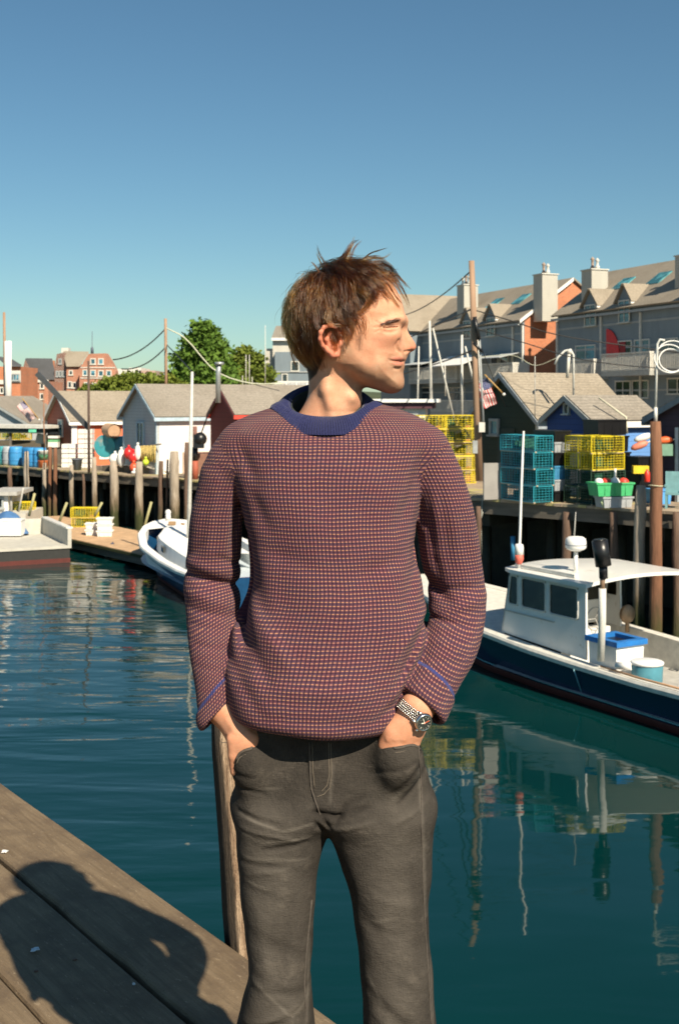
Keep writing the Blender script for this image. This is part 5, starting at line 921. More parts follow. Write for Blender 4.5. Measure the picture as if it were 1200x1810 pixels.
for k in range(4): put_trap(T1 if k < 2 else T2, deckat(18 + (k % 2) * 22, -4) + Vector((0, 0, 1.15 + .035 + (0 if k > 1 else .42))), .1, ['teal trap under the canopy, left', 'teal trap under the canopy, right', 'yellow-green trap under the canopy, left', 'yellow-green trap under the canopy, right'][k], 'traps under the canopy')
mb = MB(); p_ = deckat(30, -4); mb.box(p_ + Vector((0, 0, .55)), (3.6, .9, 1.1)); mb.build('workbench', mat('dark_bench', (.10, .085, .06), .8), base=p_, label='dark bench under the canopy carrying traps', cat='bench')
mb = MB(); p_ = at(75, 776, -2.5); mb.box(p_, (.55, .4, .50), ry=.2); mb.build('bin', M_WHITE, base=p_, label='tilted white bin at the canopy corner', cat='bin'); mb = MB(); mb.tube([p_ + Vector((0, 0, -.2)), p_ + Vector((.2, 0, -1.2))], .08, 7); mb.build('stake', M_BEAM, base=p_ + Vector((.2, 0, -1.2)), label='stake holding up the tilted white bin', cat='stake')
p_ = deckat(77, -.5); b_ = empty('bucket_stack', p_, 0, 'orange bucket topped by green and white ones', 'bucket'); 
for z, m_, r_ in ((0, mat('rust_bucket', (.55, .16, .06), .6), .27), (.42, mat('green_bucket', (.12, .35, .2), .6), .25), (.66, M_WHITE, .28)): mb = MB(); mb.lathe((0, 0, z), [(r_ * .8, 0), (r_, .36 if z == 0 else .2), (r_ * 1.05, .38 if z == 0 else .22)], 14); mb.build('bucket', m_, b_, world=False)
M_FOAM = mat('white_foam', (.74, .72, .68), .8, .05, 3)
def crate_wall(px0, px1, y0, y1, nx_, nz, name_, lb, off):
    c0 = at(px0, y1, off); d = c0.y; w_ = (px1 - px0) * d / F / nx_; h = (y1 - y0) * d / F / nz; c0.z = LDK if y1 > 820 else c0.z; b_ = empty(name_, c0, 0, lb, 'crate stack')
    for i in range(nx_):
        for j in range(nz): mb = MB(); mb.box((w_ * (i + .5), .35 + .02 * ((i * 3 + j) % 3), h * (j + .5)), (w_ * .96, .7, h * .88)); mb.build('crate', M_FOAM, b_, world=False)
crate_wall(109, 134, 790, 832, 2, 5, 'white_crates', 'low bank of white crates left of the taller one', -1.2); crate_wall(138, 163, 764, 833, 2, 8, 'white_crates', 'tall bank of white slatted crates by the orange shed', -1.6)
p_ = deckat(137, -.6); b_ = empty('bin', p_, 0, 'dark grey bin in front of the white crates', 'bin'); mb = MB(); mb.lathe((0, 0, 0), [(.20, 0), (.25, .5), (.27, .52)], 4); mb.build('tub', mat('dark_grey_bin', (.12, .14, .17), .6), b_, world=False); mb = MB(); mb.lathe((0, 0, .52), [(.285, 0), (.285, .04)], 4); mb.build('rim', mat('dark_grey_bin', (.12, .14, .17), .6), b_, world=False)
p_ = at(96, 775, -2.2); 
for k, (m_, lb) in enumerate(((M_FOAM, 'white box at the bottom of the small stack by the red gable'), (mat('green_box', (.16, .42, .2), .6), 'green box in the small stack by the red gable'), (M_FOAM, 'white box at the top of the small stack by the red gable'), (M_BLACK, 'dark tray topping the small stack by the red gable'))): mb = MB(); q_ = p_ + Vector((0, 0, -.32 + k * .20)); mb.box(q_, (.52, .45, .13 if k else .28)); mb.build('box', m_, base=q_, label=lb, cat='box', group='boxes stacked by the red gable')
mb = MB(); q_ = p_ + Vector((0, 0, -1.0)); mb.box(q_, (.8, .5, .9)); mb.build('trap_stand', M_BEAM, base=q_, label='dark stand under the small box stack', cat='stand')
# barrels, buoys, nets by the orange shed
mb = MB(); p_ = at(203, 762, -2.5); mb.tube([p_, p_ + Vector((-.50, .7, .05))], [.36, .33], 18, cap=False); mb.tube([p_ + Vector((-.03, .05, 0)), p_ + Vector((-.48, .66, .04))], [.32, .30], 18, cap=True); mb.build('barrel', mat('tan_barrel', (.50, .32, .20), .6), base=p_, label='tan barrel lying open on top of the teal one', cat='barrel')
mb = MB(); p_ = at(189, 787, -2.5); mb.tube([p_ + Vector((.1, .6, 0)), p_ + Vector((-.1, -.05, -.05))], [.56, .58], 20); mb.tube([p_ + Vector((.15, .1, .35)), p_ + Vector((.2, -.12, .35))], .22, 12); mb.build('barrel', mat('turquoise_barrel', (.06, .36, .42), .5, .2, 3, dirt=(.45, .40, .35), dscale=2), base=p_, label='big turquoise barrel lying on its side', cat='barrel')
mb = MB(); p_ = at(213, 785, -3); mb.lathe(p_ - Vector((0, 0, .8)), [(.3, 0), (.32, 1.2)], 14); mb.build('barrel', mat('dull_teal', (.05, .20, .25), .6), base=p_ - Vector((0, 0, .8)), label='upright dull teal barrel against the white shed gable', cat='barrel')
def buoyb(px, py, r_, m_, lb, sc=(1, 1, 1), off=-1.0): p_ = at(px, py, off); b_ = empty('buoy', p_, 0, lb, 'buoy', 'buoys on the left wharf'); mb = MB(); mb.sphere((0, 0, 0), r_, 14, 8, sc); mb.build('ball', m_, b_, world=False); mb = MB(); mb.lathe((0, 0, r_ * sc[2] * .95), [(.07, 0), (.06, .10), (.02, .12)], 8); mb.build('eye', m_, b_, world=False)
M_RB = mat('glossy_red_buoy', (.62, .03, .03), .3); buoyb(204, 812, .30, M_WHITE, 'large round white buoy on the left wharf edge'); buoyb(215, 810, .22, M_WHITE, 'tall white buoy right of the round white one', (.9, .9, 2.0)); buoyb(228, 801, .25, M_RB, 'upper left red buoy of the red cluster', (1, 1, 1.15)); buoyb(236, 808, .23, M_RB, 'middle red buoy of the red cluster', (1, 1, 1.2), -.9); buoyb(237, 826, .20, mat('orange_red_buoy', (.75, .10, .04), .4), 'lowest orange-red buoy of the red cluster', (1, 1, 1.1), -.8); buoyb(244, 800, .17, M_WHITE, 'slim white buoy right of the red cluster', (.9, .9, 2.2)); buoyb(258, 817, .15, mat('lime_buoy', (.55, .70, .05), .5), 'small lime green ball under the yellow rope', (1, 1, 1), -.9); buoyb(238, 835, .12, M_WHITE, 'small white buoy below the orange-red one', (1.3, 1, .7), -.7)
M_YR = mat('yellow_hanging_rope', (.62, .46, .16), .9, .3, 12); mb = MB(); p0 = at(248, 790, -1.2); p1 = at(285, 785, -1.2); mb.tube([p0, p1], .035, 6); rk = mb.build('rope_rail', M_BEAM, base=p0, label='thin rail carrying yellow ropes by the white shed', cat='rail')
mb = MB()
for k in range(26): x_ = 250 + k * 1.0; a = at(x_, 788 + .8 * math.sin(k), -1.15); mb.tube([a, a + Vector((.04 * math.sin(k * 3), -.03, -.35)), a + Vector((.05 * math.sin(k * 2), 0, -.55 - .22 * math.sin(k * 1.7) ** 2))], .035, 5)
o = mb.build('rope_bundle', M_YR, base=at(262, 790, -1.15), label='bundle of yellow ropes hanging on the rail by the white shed', cat='rope'); o['kind'] = 'thing'
mb = MB(); p_ = at(262, 826, -1.0); mb.obox(p_ + Vector((-.5, 0, .1)), (1.7, .3, -.45), (.1, .6, 0), (0, 0, .06)); mb.build('plank_board', mat('grey_board', (.38, .35, .30), .8), base=p_, label='grey board sloping below the yellow ropes', cat='board'); mb = MB(); p_ = at(264, 812, -1.6); mb.box(p_ + Vector((0, 0, -.2)), (.9, .4, 1.1)); mb.build('net_pile', mat('grey_net', (.30, .27, .20), .9, .3, 8, .8, 12), base=p_, label='heap of grey netting behind the ropes', cat='net')
mb = MB(); 
for k in range(5): p_ = at(180 + k * 13, 830, -1.4); mb.box(p_ + Vector((0, 0, .0)), (.5, .4, .3 + .1 * (k % 2)), rz=k)
o = mb.build('clutter', mat('dark_clutter', (.12, .10, .08), .8, .4, 5), base=at(205, 830, -1.4), label='dark clutter of gear behind the buoys', cat='gear'); o['kind'] = 'stuff'
p_ = deckat(345, -.5); rw_ = empty('winch_post', p_, 0, 'rust-red winch post with black drum beside the mast', 'winch'); mb = MB(); mb.tube([(0, 0, 0), (0, 0, .8)], .14, 10); mb.build('base', mat('rust_red', (.35, .09, .05), .7), rw_, world=False); mb = MB(); mb.tube([(0, 0, .8), (0, 0, 1.4)], .13, 10); mb.build('post', M_BLACK, rw_, world=False); mb = MB(); mb.tube([(0, 0, 1.4), (0, 0, 2.3)], .09, 8); mb.build('tip', mat('rust_brown', (.20, .09, .07), .7), rw_, world=False)
mb = MB(); p_ = at(352, 780, -.5); mb.box(p_, (.42, .35, .6)); mb.sphere(p_ + Vector((.05, 0, .1)), .3, 8, 6); mb.tube([p_ + Vector((.1, 0, .35)), at(372, 722, -.5)], .03, 6); mb.build('motor', M_BLACK, base=p_, label='black motor hanging on a cable by the red shed', cat='motor')
mb = MB(); p_ = at(362, 820, -1.2); mb.box(p_, (.6, .5, .9)); mb.build('red_engine', mat('dull_brown', (.25, .13, .09), .8), base=p_, label='brown machine beside the red shed', cat='machine')
mb = MB(); d = 51; mb.tube([P(386, 712, d), P(386, 660, d), P(388, 640, d)], .11, 10); mb.lathe(P(388, 645, d), [(.20, 0), (.20, .12)], 10); mb.build('stovepipe', mat('galvanised_pipe', (.42, .44, .44), .4, metal=.5), base=P(386, 712, d), label='galvanised stovepipe above the red gable', cat='pipe')
# ================= poles, masts, wires =================
M_UP = mat('utility_pole_wood', (.34, .215, .14), .85, .25, 2, .5, 20, stretch=(4, 4, .4)); M_WIRE = mat('wire_black', (.015, .015, .015), .6)
def upole(px0, y0, px1, y1, d, w0, w1, label, m=M_UP, parts_=()):
    a, c_ = P(px0, y0, d), P(px1, y1, d); b_ = empty('utility_pole', c_, 0, label, 'pole'); mb = MB(); mb.tube([c_, (a + c_) / 2, a], [w1 * d / F / 2, (w0 + w1) / 4 * d / F, w0 * d / F / 2], 12); mb.build('shaft', m, b_); return b_
d = 34; pole = upole(833, 461, 847, 850, d, 10, 14, 'tall leaning brown utility pole right of his shoulder')
mb = MB(); p_ = P(851, 755, d - .25); mb.box(p_, (.17, .14, .28)); mb.build('meter_box', M_TRIM, pole); mb = MB(); p_ = P(839, 790, d - .25); mb.box(p_, (.14, .14, .36)); mb.build('meter_box', M_TRIMG, pole); mb = MB(); mb.tube([P(847, 600, d - .15), P(851, 690, d - .15), P(854, 745, d - .2)], .03, 8); mb.build('conduit', M_TRIMG, pole); mb = MB(); mb.tube([P(838, 560, d - .2), P(846, 600, d - .2)], .06, 7); mb.tube([P(836, 606, d - .25), P(852, 622, d - .25)], .04, 6); mb.build('bracket', M_BLACK, pole)
upole(293, 563, 294, 700, 88, 5, 5.5, 'bare utility pole among the trees left of the tall tree'); upole(8, 552, 10, 705, 88, 4.5, 5.5, 'tall brown pole at the far left'); upole(157, 638, 158, 835, 54, 4, 5, 'thin dark pole in front of the orange shed', mat('dark_pole', (.10, .065, .05), .8)); upole(78, 690, 79, 830, 57, 2.2, 2.4, 'slim brown flag pole at the left', mat('brown_pole', (.28, .14, .08), .7))
mb = MB(); d = 86; mb.tube([P(15, 603, d), P(15, 730, d)], .26, 10); mb.build('vent_stack', M_WHITE, base=P(15, 730, d), label='thick white pipe beside the tall pole at far left', cat='pipe')
mb = MB(); d = 54.5; mb.bar(P(66, 660, d), P(158, 757, d), .22, .22); cb_ = mb.build('crane_boom', mat('boom_steel', (.05, .055, .06), .6), base=P(158, 757, d), label='dark steel crane boom slanting above the orange shed', cat='crane')
def wire(pts, d0, d1, r_, label, m=M_WIRE, sag=0):
    n = len(pts); P_ = [P(px, py, d0 + (d1 - d0) * i / (n - 1)) for i, (px, py) in enumerate(pts)]; q_ = []
    V_ = np.array([tuple(p) for p in P_]); s = np.linspace(0, 1, n)
    for t in np.linspace(0, 1, 14): q_.append(Vector([float(ip(np.array([t]), s, V_[:, i])[0]) for i in range(3)]) if n > 2 else P_[0].lerp(P_[1], t) - Vector((0, 0, sag * 4 * t * (1 - t))))
    mb = MB(); mb.tube(q_, r_, 5); return mb.build('wire', m, base=q_[0], label=label, cat='wire', group='overhead wires')
wire([(834, 477), (700, 559)], 34, 60, .022, 'black wire climbing from his brow to the utility pole top', sag=.3); wire([(836, 545), (790, 566), (690, 612)], 34, 60, .028, 'dark cable left of the utility pole at eave height')
wire([(838, 548), (900, 566), (1000, 595), (1210, 625)], 34, 36, .018, 'upper black cable running right from the utility pole'); wire([(838, 580), (920, 604), (1040, 638), (1210, 655)], 34, 36, .016, 'lower black cable running right from the utility pole'); wire([(838, 618), (780, 640), (690, 668)], 34, 60, .028, 'lower dark cable left of the utility pole')
wire([(293, 581), (200, 636)], 88, 88, .05, 'wire sloping left from the pole by the trees', sag=.5); wire([(293, 614), (215, 652)], 88, 88, .05, 'lower wire sloping left from the pole by the trees', sag=.5); wire([(294, 580), (330, 600), (380, 655), (440, 677), (500, 678)], 60, 60, .035, 'pale rope swinging right past the trees', mat('pale_line', (.55, .56, .42), .8)); wire([(296, 610), (345, 662)], 88, 70, .04, 'short wire from the pole towards the white shed')
wire([(835, 575), (880, 690), (905, 740)], 34, 40, .010, 'thin stay slanting down from the utility pole')
def mastp(px0, y0, px1, y1, d, w_, label, cat='mast', m=M_TRIM, group='bare masts by the right wharf'):
    mb = MB(); r_ = w_ * d / F / 2; mb.tube([P(px1, y1, d), P(px0, y0, d)], [r_, r_ * .8], 8); return mb.build('mast', m, base=P(px1, y1, d), label=label, cat=cat, group=group)
mastp(759, 567, 762, 706, 45, 5, 'thickest white mast just right of his face'); mastp(740, 612, 738, 706, 46, 3, 'thinner mast left of the thick white one'); mastp(765, 580, 803, 745, 43, 3.5, 'white boom slanting down beside the thick mast'); mastp(816, 592, 816, 745, 44, 5, 'white mast between the slanting boom and the brown pole'); mastp(822, 612, 840, 690, 43.5, 4, 'short slanting spar touching the brown pole'); mastp(843, 590, 849, 700, 42, 4, 'pale mast close behind the brown utility pole'); mastp(786, 640, 787, 700, 60, 2, 'thin short mast over the low white building')
mastp(740, 625, 752, 612, 46, 2.5, 'bent tip of the thinner mast', group=None) if False else None
for px, y0, y1 in ((429, 664, 688), (435, 627, 688), (441, 627, 688), (446, 666, 688)): mastp(px, y0, px, y1, 75, 1.4, {429: 'leftmost short antenna', 435: 'left long antenna', 441: 'right long antenna', 446: 'rightmost short antenna'}[px] + ' of the four above the grey roof', 'antenna', group='four antennas on the small platform')
mb = MB(); p_ = P(438, 688, 75); mb.box(p_, (1.2, .6, .07)); mb.box(p_ - Vector((0, 0, .12)), (.7, .4, .14)); mb.build('antenna_platform', M_TRIM, base=p_, label='small pale platform carrying four antennas', cat='platform')
mastp(469, 575, 469, 692, 80, 1.3, 'very thin tall whip left of the cream house', 'antenna', group=None)
# lamp pole with coiled hoops on the brown pile
d = dR(1158, .5); mb = MB(); mb.tube([P(1158, 746, d), P(1158, 720, d)], .045, 8); mb.tube([P(1158, 722, d), P(1160, 640, d), P(1161, 608, d), P(1166, 600, d), P(1174, 602, d)], .028, 8); lp = mb.build('flag_staff', mat('pale_metal_pole', (.62, .62, .58), .4), base=P(1158, 746, d), label='pale metal pole with curved top fixed on the brown pile', cat='pole')
for k, (cx_, cy_, r_) in enumerate(((1183, 634, 27), (1186, 637, 22), (1190, 630, 30))): mb = MB(); c0 = P(cx_, cy_, d + .05 * k); rr_ = r_ * d / F; mb.tube([c0 + Vector((rr_ * math.cos(a), .08 * math.sin(a), rr_ * .93 * math.sin(a))) for a in [i * math.pi / 18 for i in range(36)]], .016, 6, closed=True); mb.build('hose_hoop', M_WHITE, base=c0, label=['middle-sized white hoop hung on the pale pole', 'smallest white hoop hung on the pale pole', 'largest white hoop hung on the pale pole'][k], cat='hoop', group='white hoops on the pale pole')
mb = MB(); d = 37; mb.tube([P(1013, 700, d), P(1013, 628, d), P(1008, 618, d), P(998, 620, d), P(985, 632, d), P(980, 644, d)], .035, 7); mb.build('davit', mat('pale_metal_pole', (.62, .62, .58), .4), base=P(1013, 700, d), label='curved pale davit above the brown roof', cat='davit'); mb = MB(); mb.tube([P(1002, 668, d), P(1005, 625, d)], .05, 8); mb.sphere(P(1006, 622, d), .09, 10, 6); mb.build('lamp_post', M_TRIM, base=P(1002, 668, d), label='short white lamp post beside the curved davit', cat='lamp')
mb = MB(); mb.tube([P(945, 740, 36.5), P(945, 630, 36.5)], .014, 6); mb.build('rod', M_GREYD, base=P(945, 740, 36.5), label='slim grey rod in front of the dark green shed roof', cat='rod')
wire([(838, 632), (905, 628), (945, 646), (985, 632)], 38, 37, .009, 'pale hose sagging between the pole and the davit', mat('pale_line', (.55, .56, .42), .8))
# flags
def flag(px, py, d, w_, h_, ang_, label, droop, pole_pts, fade):
    o_ = P(px, py, d); b_ = empty('flag', o_, 0, label, 'flag'); nx_, nz = 26, 26; ca, sa = math.cos(ang_), math.sin(ang_)
    def pt(u, v):
        x_ = u * w_; z_ = -v * h_; yy = .05 * math.sin(u * 7 + v * 3) + .03 * math.sin(u * 15); X = x_ * ca + z_ * sa * -1; Z = x_ * sa + z_ * ca - droop * u * u * .4; return o_ + Vector((X + .02 * math.sin(v * 9), yy, Z))
    cols = [mat('flag_red' + fade, (.62, .06, .06) if not fade else (.62, .28, .27), .8), mat('flag_white' + fade, (.72, .70, .68), .8), mat('flag_blue' + fade, (.04, .05, .14) if not fade else (.25, .22, .32), .8)]
    for k in range(13):
        v0, v1 = k / 13, (k + 1) / 13; u0 = .4 if k < 7 else 0; mb = MB(); mb.sheet([[pt(u0 + (1 - u0) * i / 16, v) for v in (v0, (v0 + v1) / 2, v1)] for i in range(17)]); o = mb.build('stripe', cols[k % 2], b_); so = o.modifiers.new('s', 'SOLIDIFY'); so.thickness = .006
    mb = MB(); mb.sheet([[pt(.4 * i / 10, 7 / 13 * j / 8) for j in range(9)] for i in range(11)]); o = mb.build('canton', cols[2], b_); so = o.modifiers.new('s', 'SOLIDIFY'); so.thickness = .006
    mb = MB()
    for i in range(9):
        for j in range(6 if i % 2 == 0 else 5): u = .4 * (i + .7) / 9.6; v = 7 / 13 * (j + (.6 if i % 2 == 0 else 1.1)) / 6.2; p_ = pt(u, v) + Vector((0, -.006, 0)); s_ = w_ * .011; mb.add([p_ + Vector((s_ * (1 if k2 % 2 == 0 else .42) * math.sin(k2 * math.pi / 5), 0, s_ * (1 if k2 % 2 == 0 else .42) * math.cos(k2 * math.pi / 5))) for k2 in range(10)], [tuple(range(10))])
    mb.build('stars', cols[1], b_)['kind'] = 'stuff'
    mb = MB(); mb.tube([P(*pole_pts[0], d), P(*pole_pts[1], d)], .022, 7); mb.build('staff', mat('ochre_staff', (.50, .30, .10), .6), b_); mb = MB(); mb.sphere(P(*pole_pts[1], d), .05, 8, 6); mb.build('knob', M_WHITE, b_)
flag(861, 668, 36.2, .80, .42, R(-68), 'stars and stripes flag drooping from a staff on the dark green shed', .1, ((856, 662), (890, 697)), '')
flag(42, 708, 56.5, .95, .42, R(-50), 'faded stars and stripes flag at the left', .1, ((40, 704), (70, 742)), 'faded')
# ================= the man =================


MAN = empty('person', (0, 2.1, DOCK), 0, 'man in purple and orange knit sweater and faded black jeans, hands in pockets', 'person')
def mm(px, py): return ((px - 600) / 1000, (705 - py) / 1000)
def MP(px, py, y): s = (2.1 + y) / 2.1; return np.array([(px - 600) / 1000 * s, y, (705 - py) / 1000 * s])   # point seen at a pixel, at depth y
UP = np.array([0, 0, 1.53])
class Poly2:
    def __init__(s, pts, it=2, g=0.001, pad=0.06):
        q = smooth_closed([mm(*p) for p in pts], it); s.lo = q.min(0) - pad; s.g = g; n = np.ceil((q.max(0) + pad - s.lo) / g).astype(int) + 1
        X, Z = np.meshgrid(s.lo[0] + np.arange(n[0]) * g, s.lo[1] + np.arange(n[1]) * g, indexing='ij'); s.D = poly_sd(X.ravel(), Z.ravel(), q).reshape(X.shape); s.n = n
    def __call__(s, x, z):
        a = np.clip((x - s.lo[0]) / s.g, 0, s.n[0] - 1.001); b = np.clip((z - s.lo[1]) / s.g, 0, s.n[1] - 1.001); i = a.astype(int); j = b.astype(int); u = a - i; v = b - j; D = s.D
        return D[i, j] * (1 - u) * (1 - v) + D[i + 1, j] * u * (1 - v) + D[i, j + 1] * (1 - u) * v + D[i + 1, j + 1] * u * v

FACE = Poly2([(716, 566), (714.5, 548), (709, 528), (700, 509), (684, 491), (660, 478), (632, 471), (595, 470), (560, 478), (535, 493), (519, 517), (513, 545), (514, 575), (520, 605),
              (533, 632), (556, 648), (585, 655), (606, 664), (628, 677), (652, 686), (676, 690), (694, 691), (706, 688), (710.5, 682), (711, 673), (709, 664), (707.5, 657), (709, 651.5), (710.5, 646), (708.5, 641.5),
              (705.5, 639.3), (709, 637.5), (713, 634), (713, 629.5), (709.5, 623), (708, 614), (707.5, 600), (708, 588), (709, 579), (714, 571)], 1)
NOSE = Poly2([(711, 574), (716, 581), (722, 589), (729.5, 599), (735, 608), (736, 614), (732.5, 619.5), (726, 622), (717, 625.5), (709, 627), (700, 622), (697, 611), (700, 596), (704, 584)], 1)
def infl(d, D, y, W): return (np.sqrt((y / W) ** 2 + np.maximum(1 - d / D, 0) ** 2) - 1) * np.minimum(W, D) * .9
HY0 = 0.006
def f_head(x, y, z):
    y = y - HY0; py = 705 - z * 1000; px = x * 1000 + 600; ay = np.abs(y)
    W = ip(z, [.245, .2, .15, .12, .09, .06, .03, .0], [.066, .077, .077, .0735, .070, .068, .066, .060])
    W = W - .008 * np.clip((px - 640) / 70, 0, 1) * np.clip((.16 - z) / .05, 0, 1) - .008 * np.clip((px - 640) / 70, 0, 1) * np.clip((.07 - z) / .05, 0, 1)
    D = np.where(z > .14, .085, .085 - .016 * np.clip((.14 - z) / .08, 0, 1))
    D = D - .012 * np.clip((.05 - z) / .04, 0, 1); D = D - (D - .036) * np.clip((.092 - x) / .03, 0, 1) * np.clip((.10 - z) / .04, 0, 1)
    r = infl(FACE(x, z), D, ay, W)
    # cheekbone, jaw muscle, brow ridge
    r = smin(r, ellips(x, ay, z, ((668 - 600) / 1000, .046, .112), (.034, .016, .018)), .026)
    r = smin(r, chain(x, ay, z, [(.111, .010, .138), (.105, .030, .139), (.090, .045, .135)], [.006, .0065, .005], .006), .014)
    # nose
    wn = ip(z, [.135, .12, .1, .088, .08], [.0075, .0085, .0125, .0165, .0150]); wn = wn - .004 * np.clip((px - 715) / 22, 0, 1) + .013 * np.clip((721 - px) / 20, 0, 1) ** 1.5
    n = infl(NOSE(x, z), .013, ay, wn); r = smin(r, n, .015)
    r = smin(r, ellips(x, ay, z, (.110, .0135, .087), (.0125, .0075, .0085)), .004)          # wing
    r = smin(r, ellips(x, ay, z, (.0855, .0375, .1262), (.0120, .0120, .0095)), .010); r = smin(r, ellips(x, ay, z, (.084, .006, .066), (.022, .0285, .030)), .026)
    r = smin(r, ellips(x, ay, z, (.092, .008, .027), (.015, .018, .013)), .016)              # chin
    for sg, P_, R_, k in FEAT:
        r = smin(r, chain(x, ay, z, P_, R_, .002), k) if sg > 0 else smax(r, -chain(x, ay, z, P_, R_, .001), k)
    return r
FEAT = []
def surf_side(px, py, dep):
    Y = np.linspace(-.10, .005, 220); Pn = np.stack([MP(px, py, yy) for yy in Y]); v = f_head(Pn[:, 0], Pn[:, 1], Pn[:, 2]); i = np.flatnonzero(v < 0)
    q = Pn[i[0]] if len(i) else MP(px, py, -.002)
    return (q[0], max(0, HY0 - q[1] - dep), q[2])
def feat(sg, pts, rad, dep, k): return (sg, [surf_side(a, c_, dep) for a, c_ in pts], rad, k)
_n = [feat(1, [(709, 563), (700, 564.5), (688, 569), (677, 574)], [.0036, .0044, .0042, .003], .0022, .010), feat(1, [(709, 633), (701, 633.2), (692, 634.5)], [.0024, .0024, .0014], .0012, .006), feat(1, [(706, 644.3), (699, 644), (691, 641.5)], [.0030, .0027, .0014], .0012, .006)]
FEAT = _n
_c = [feat(-1, [(704, 571.5), (695, 574), (685, 576)], [.0036, .0042, .0030], -.0012, .005), feat(-1, [(704, 575), (696, 577.5), (686, 578.6), (675, 577.6)], [.0013, .0017, .0016, .0008], .0002, .0028), feat(-1, [(700, 584.5), (690, 587.5), (680, 586)], [.0006, .0008, .0004], .0, .006), feat(-1, [(672, 572), (664, 568)], [.0006, .0002], 0, .003), feat(-1, [(671, 578), (661, 578.5)], [.0006, .0002], 0, .003), feat(-1, [(672, 583), (663, 587)], [.0005, .0002], 0, .003),
      feat(-1, [(714, 638.8), (706, 639.2), (698, 638.6), (690, 637.0), (686, 635.2)], [.0016, .0017, .0016, .0014, .0009], .0, .0022), feat(-1, [(704, 602), (700.5, 609), (702, 617), (707, 623)], [.0008, .0014, .0015, .0010], 0, .005),
      feat(-1, [(715, 622.0), (721, 621.2), (727, 620.0)], [.0024, .0027, .0015], -.0005, .002), feat(-1, [(697, 651), (705, 652)], [.0004, .0006], 0, .006)]
FEAT = _n + _c
def f_ear(x, y, z):
    ay = np.abs(y - HY0); E = lambda px, py, d: (lambda v: (v[0], d, v[2]))(MP(px, py, -d))
    hx = [E(601, 600, .070), E(600, 588, .077), E(593, 578.5, .083), E(583, 575, .088), E(573, 578, .092), E(566.5, 587, .094), E(565.5, 599, .092), E(570.5, 611, .087), E(579, 620, .081), E(588, 627, .076), E(595.5, 627, .073), E(598, 619, .071)]
    r = chain(x, ay, z, hx, [.0022, .003, .0032, .0034, .0036, .0036, .0034, .0034, .004, .0052, .0045, .003], .003)
    r = smin(r, chain(x, ay, z, [E(592, 586, .077), E(582, 590, .083), E(577, 600, .084), E(581, 611, .080), E(590, 617, .075)], [.002, .003, .0036, .0034, .003], .003), .003)
    pl = ellips(x, ay, z, (lambda v: (v[0] , .0745, v[2]))(MP(583, 600, -.07)), (.018, .006, .024)); r = smin(r, pl, .004)
    r = smin(r, ellips(x, ay, z, E(601, 606, .0755), (.005, .005, .006)), .004)
    r = smax(r, -ellips(x, ay, z, E(593.5, 602, .082), (.0065, .010, .0095)), .003)
    return smin(r, capsule(x, ay, z, E(575, 598, .062), E(590, 612, .062), .014), .008)
def f_neck(x, y, z):
    cx = ip(z, [.10, .0, -.03, -.07, -.1, -.14], [-.020, -.009, -.015, -.024, -.025, -.025]); wx = ip(z, [.10, .03, .005, -.03, -.06, -.1, -.14], [.045, .046, .0480, .061, .082, .12, .14])
    wy = ip(z, [.10, .03, .0, -.03, -.07, -.14], [.048, .045, .045, .049, .064, .075])
    q = (np.abs((x - cx) / wx) ** 2.2 + np.abs((y - .012) / wy) ** 2.2) ** (1 / 2.2); r = (q - 1) * .05; r = smax(r, z - .12, .01)
    r = smin(r, chain(x, y, z, [MP(572, 640, -.028), MP(577, 690, -.031), MP(590, 738, -.040), MP(600, 770, -.048)], [.005, .007, .007, .006], .01), .016)      # muscle from ear to breastbone
    r = smin(r, ellips(x, y, z, MP(621, 704, -.020), (.007, .011, .008)), .012)                      # throat
    cyl = (np.sqrt(((x + .028) / .0625) ** 2 + ((y - .011) / .0575) ** 2) - 1) * .06; r = smax(r, cyl - np.maximum(z + .022, 0) * .7, .012)
    r = smax(r, -capsule(x, y, z, MP(606, 712, -.088), MP(607, 745, -.096), .009, .012), .02)
    return r
def f_hn(x, y, z):
    r = smin(f_head(x, y, z), f_neck(x, y, z), .016); r = smin(r, f_ear(x, y, z), .004); return smax(r, -(z + .125), .01)
V, Q = surf_nets(f_hn, (-.16, -.115, -.14), (.15, .115, .26), .0016)
V = relax(V, Q, 2, .5)
x, y, z = V.T; px = x * 1000 + 600; py = 705 - z * 1000
g2 = lambda cx, cy, sx, sy: np.exp(-((px - cx) / sx) ** 2 - ((py - cy) / sy) ** 2)
skin = np.array([.66, .36, .225]); col = np.tile(skin, (len(V), 1))
def blend(c, rgb, m): m = np.clip(m, 0, 1)[:, None]; return c * (1 - m) + np.array(rgb) * m
col = blend(col, (.62, .22, .135), g2(728, 610, 16, 14) * .85); col = blend(col, (.60, .235, .15), g2(672, 607, 30, 22) * .35)
ear = (np.abs(y - HY0) > .0715) & (px < 606) & (px > 555) & (py > 565) & (py < 640)
col = blend(col, (.62, .20, .125), ear * .75)
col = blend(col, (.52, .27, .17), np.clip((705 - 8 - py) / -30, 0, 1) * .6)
SCALP = [(700, 488), (684, 489), (667, 498), (658, 512), (650, 530), (638, 552), (618, 566), (606, 575), (606, 604), (600, 606), (596, 588), (582, 583), (572, 590), (570, 606), (574, 622), (570, 640), (560, 662), (544, 676), (520, 680), (480, 560), (500, 450), (650, 440), (720, 480)]
sd = poly_sd(px, py, SCALP); isx = (z > .02)
stub = np.clip(1 - np.abs(poly_sd(px, py, [(598, 618), (612, 606), (622, 625), (640, 650), (668, 640), (684, 627), (716, 622), (716, 700), (650, 705), (610, 690)])) / .001, 0, 1)
stub = np.clip(poly_sd(px / 1000, py / 1000, np.array([(600, 612), (616, 608), (628, 634), (652, 648), (676, 640), (688, 628), (716, 624), (720, 700), (650, 705), (606, 680)]) / 1000.) / .008 + .4, 0, 1)
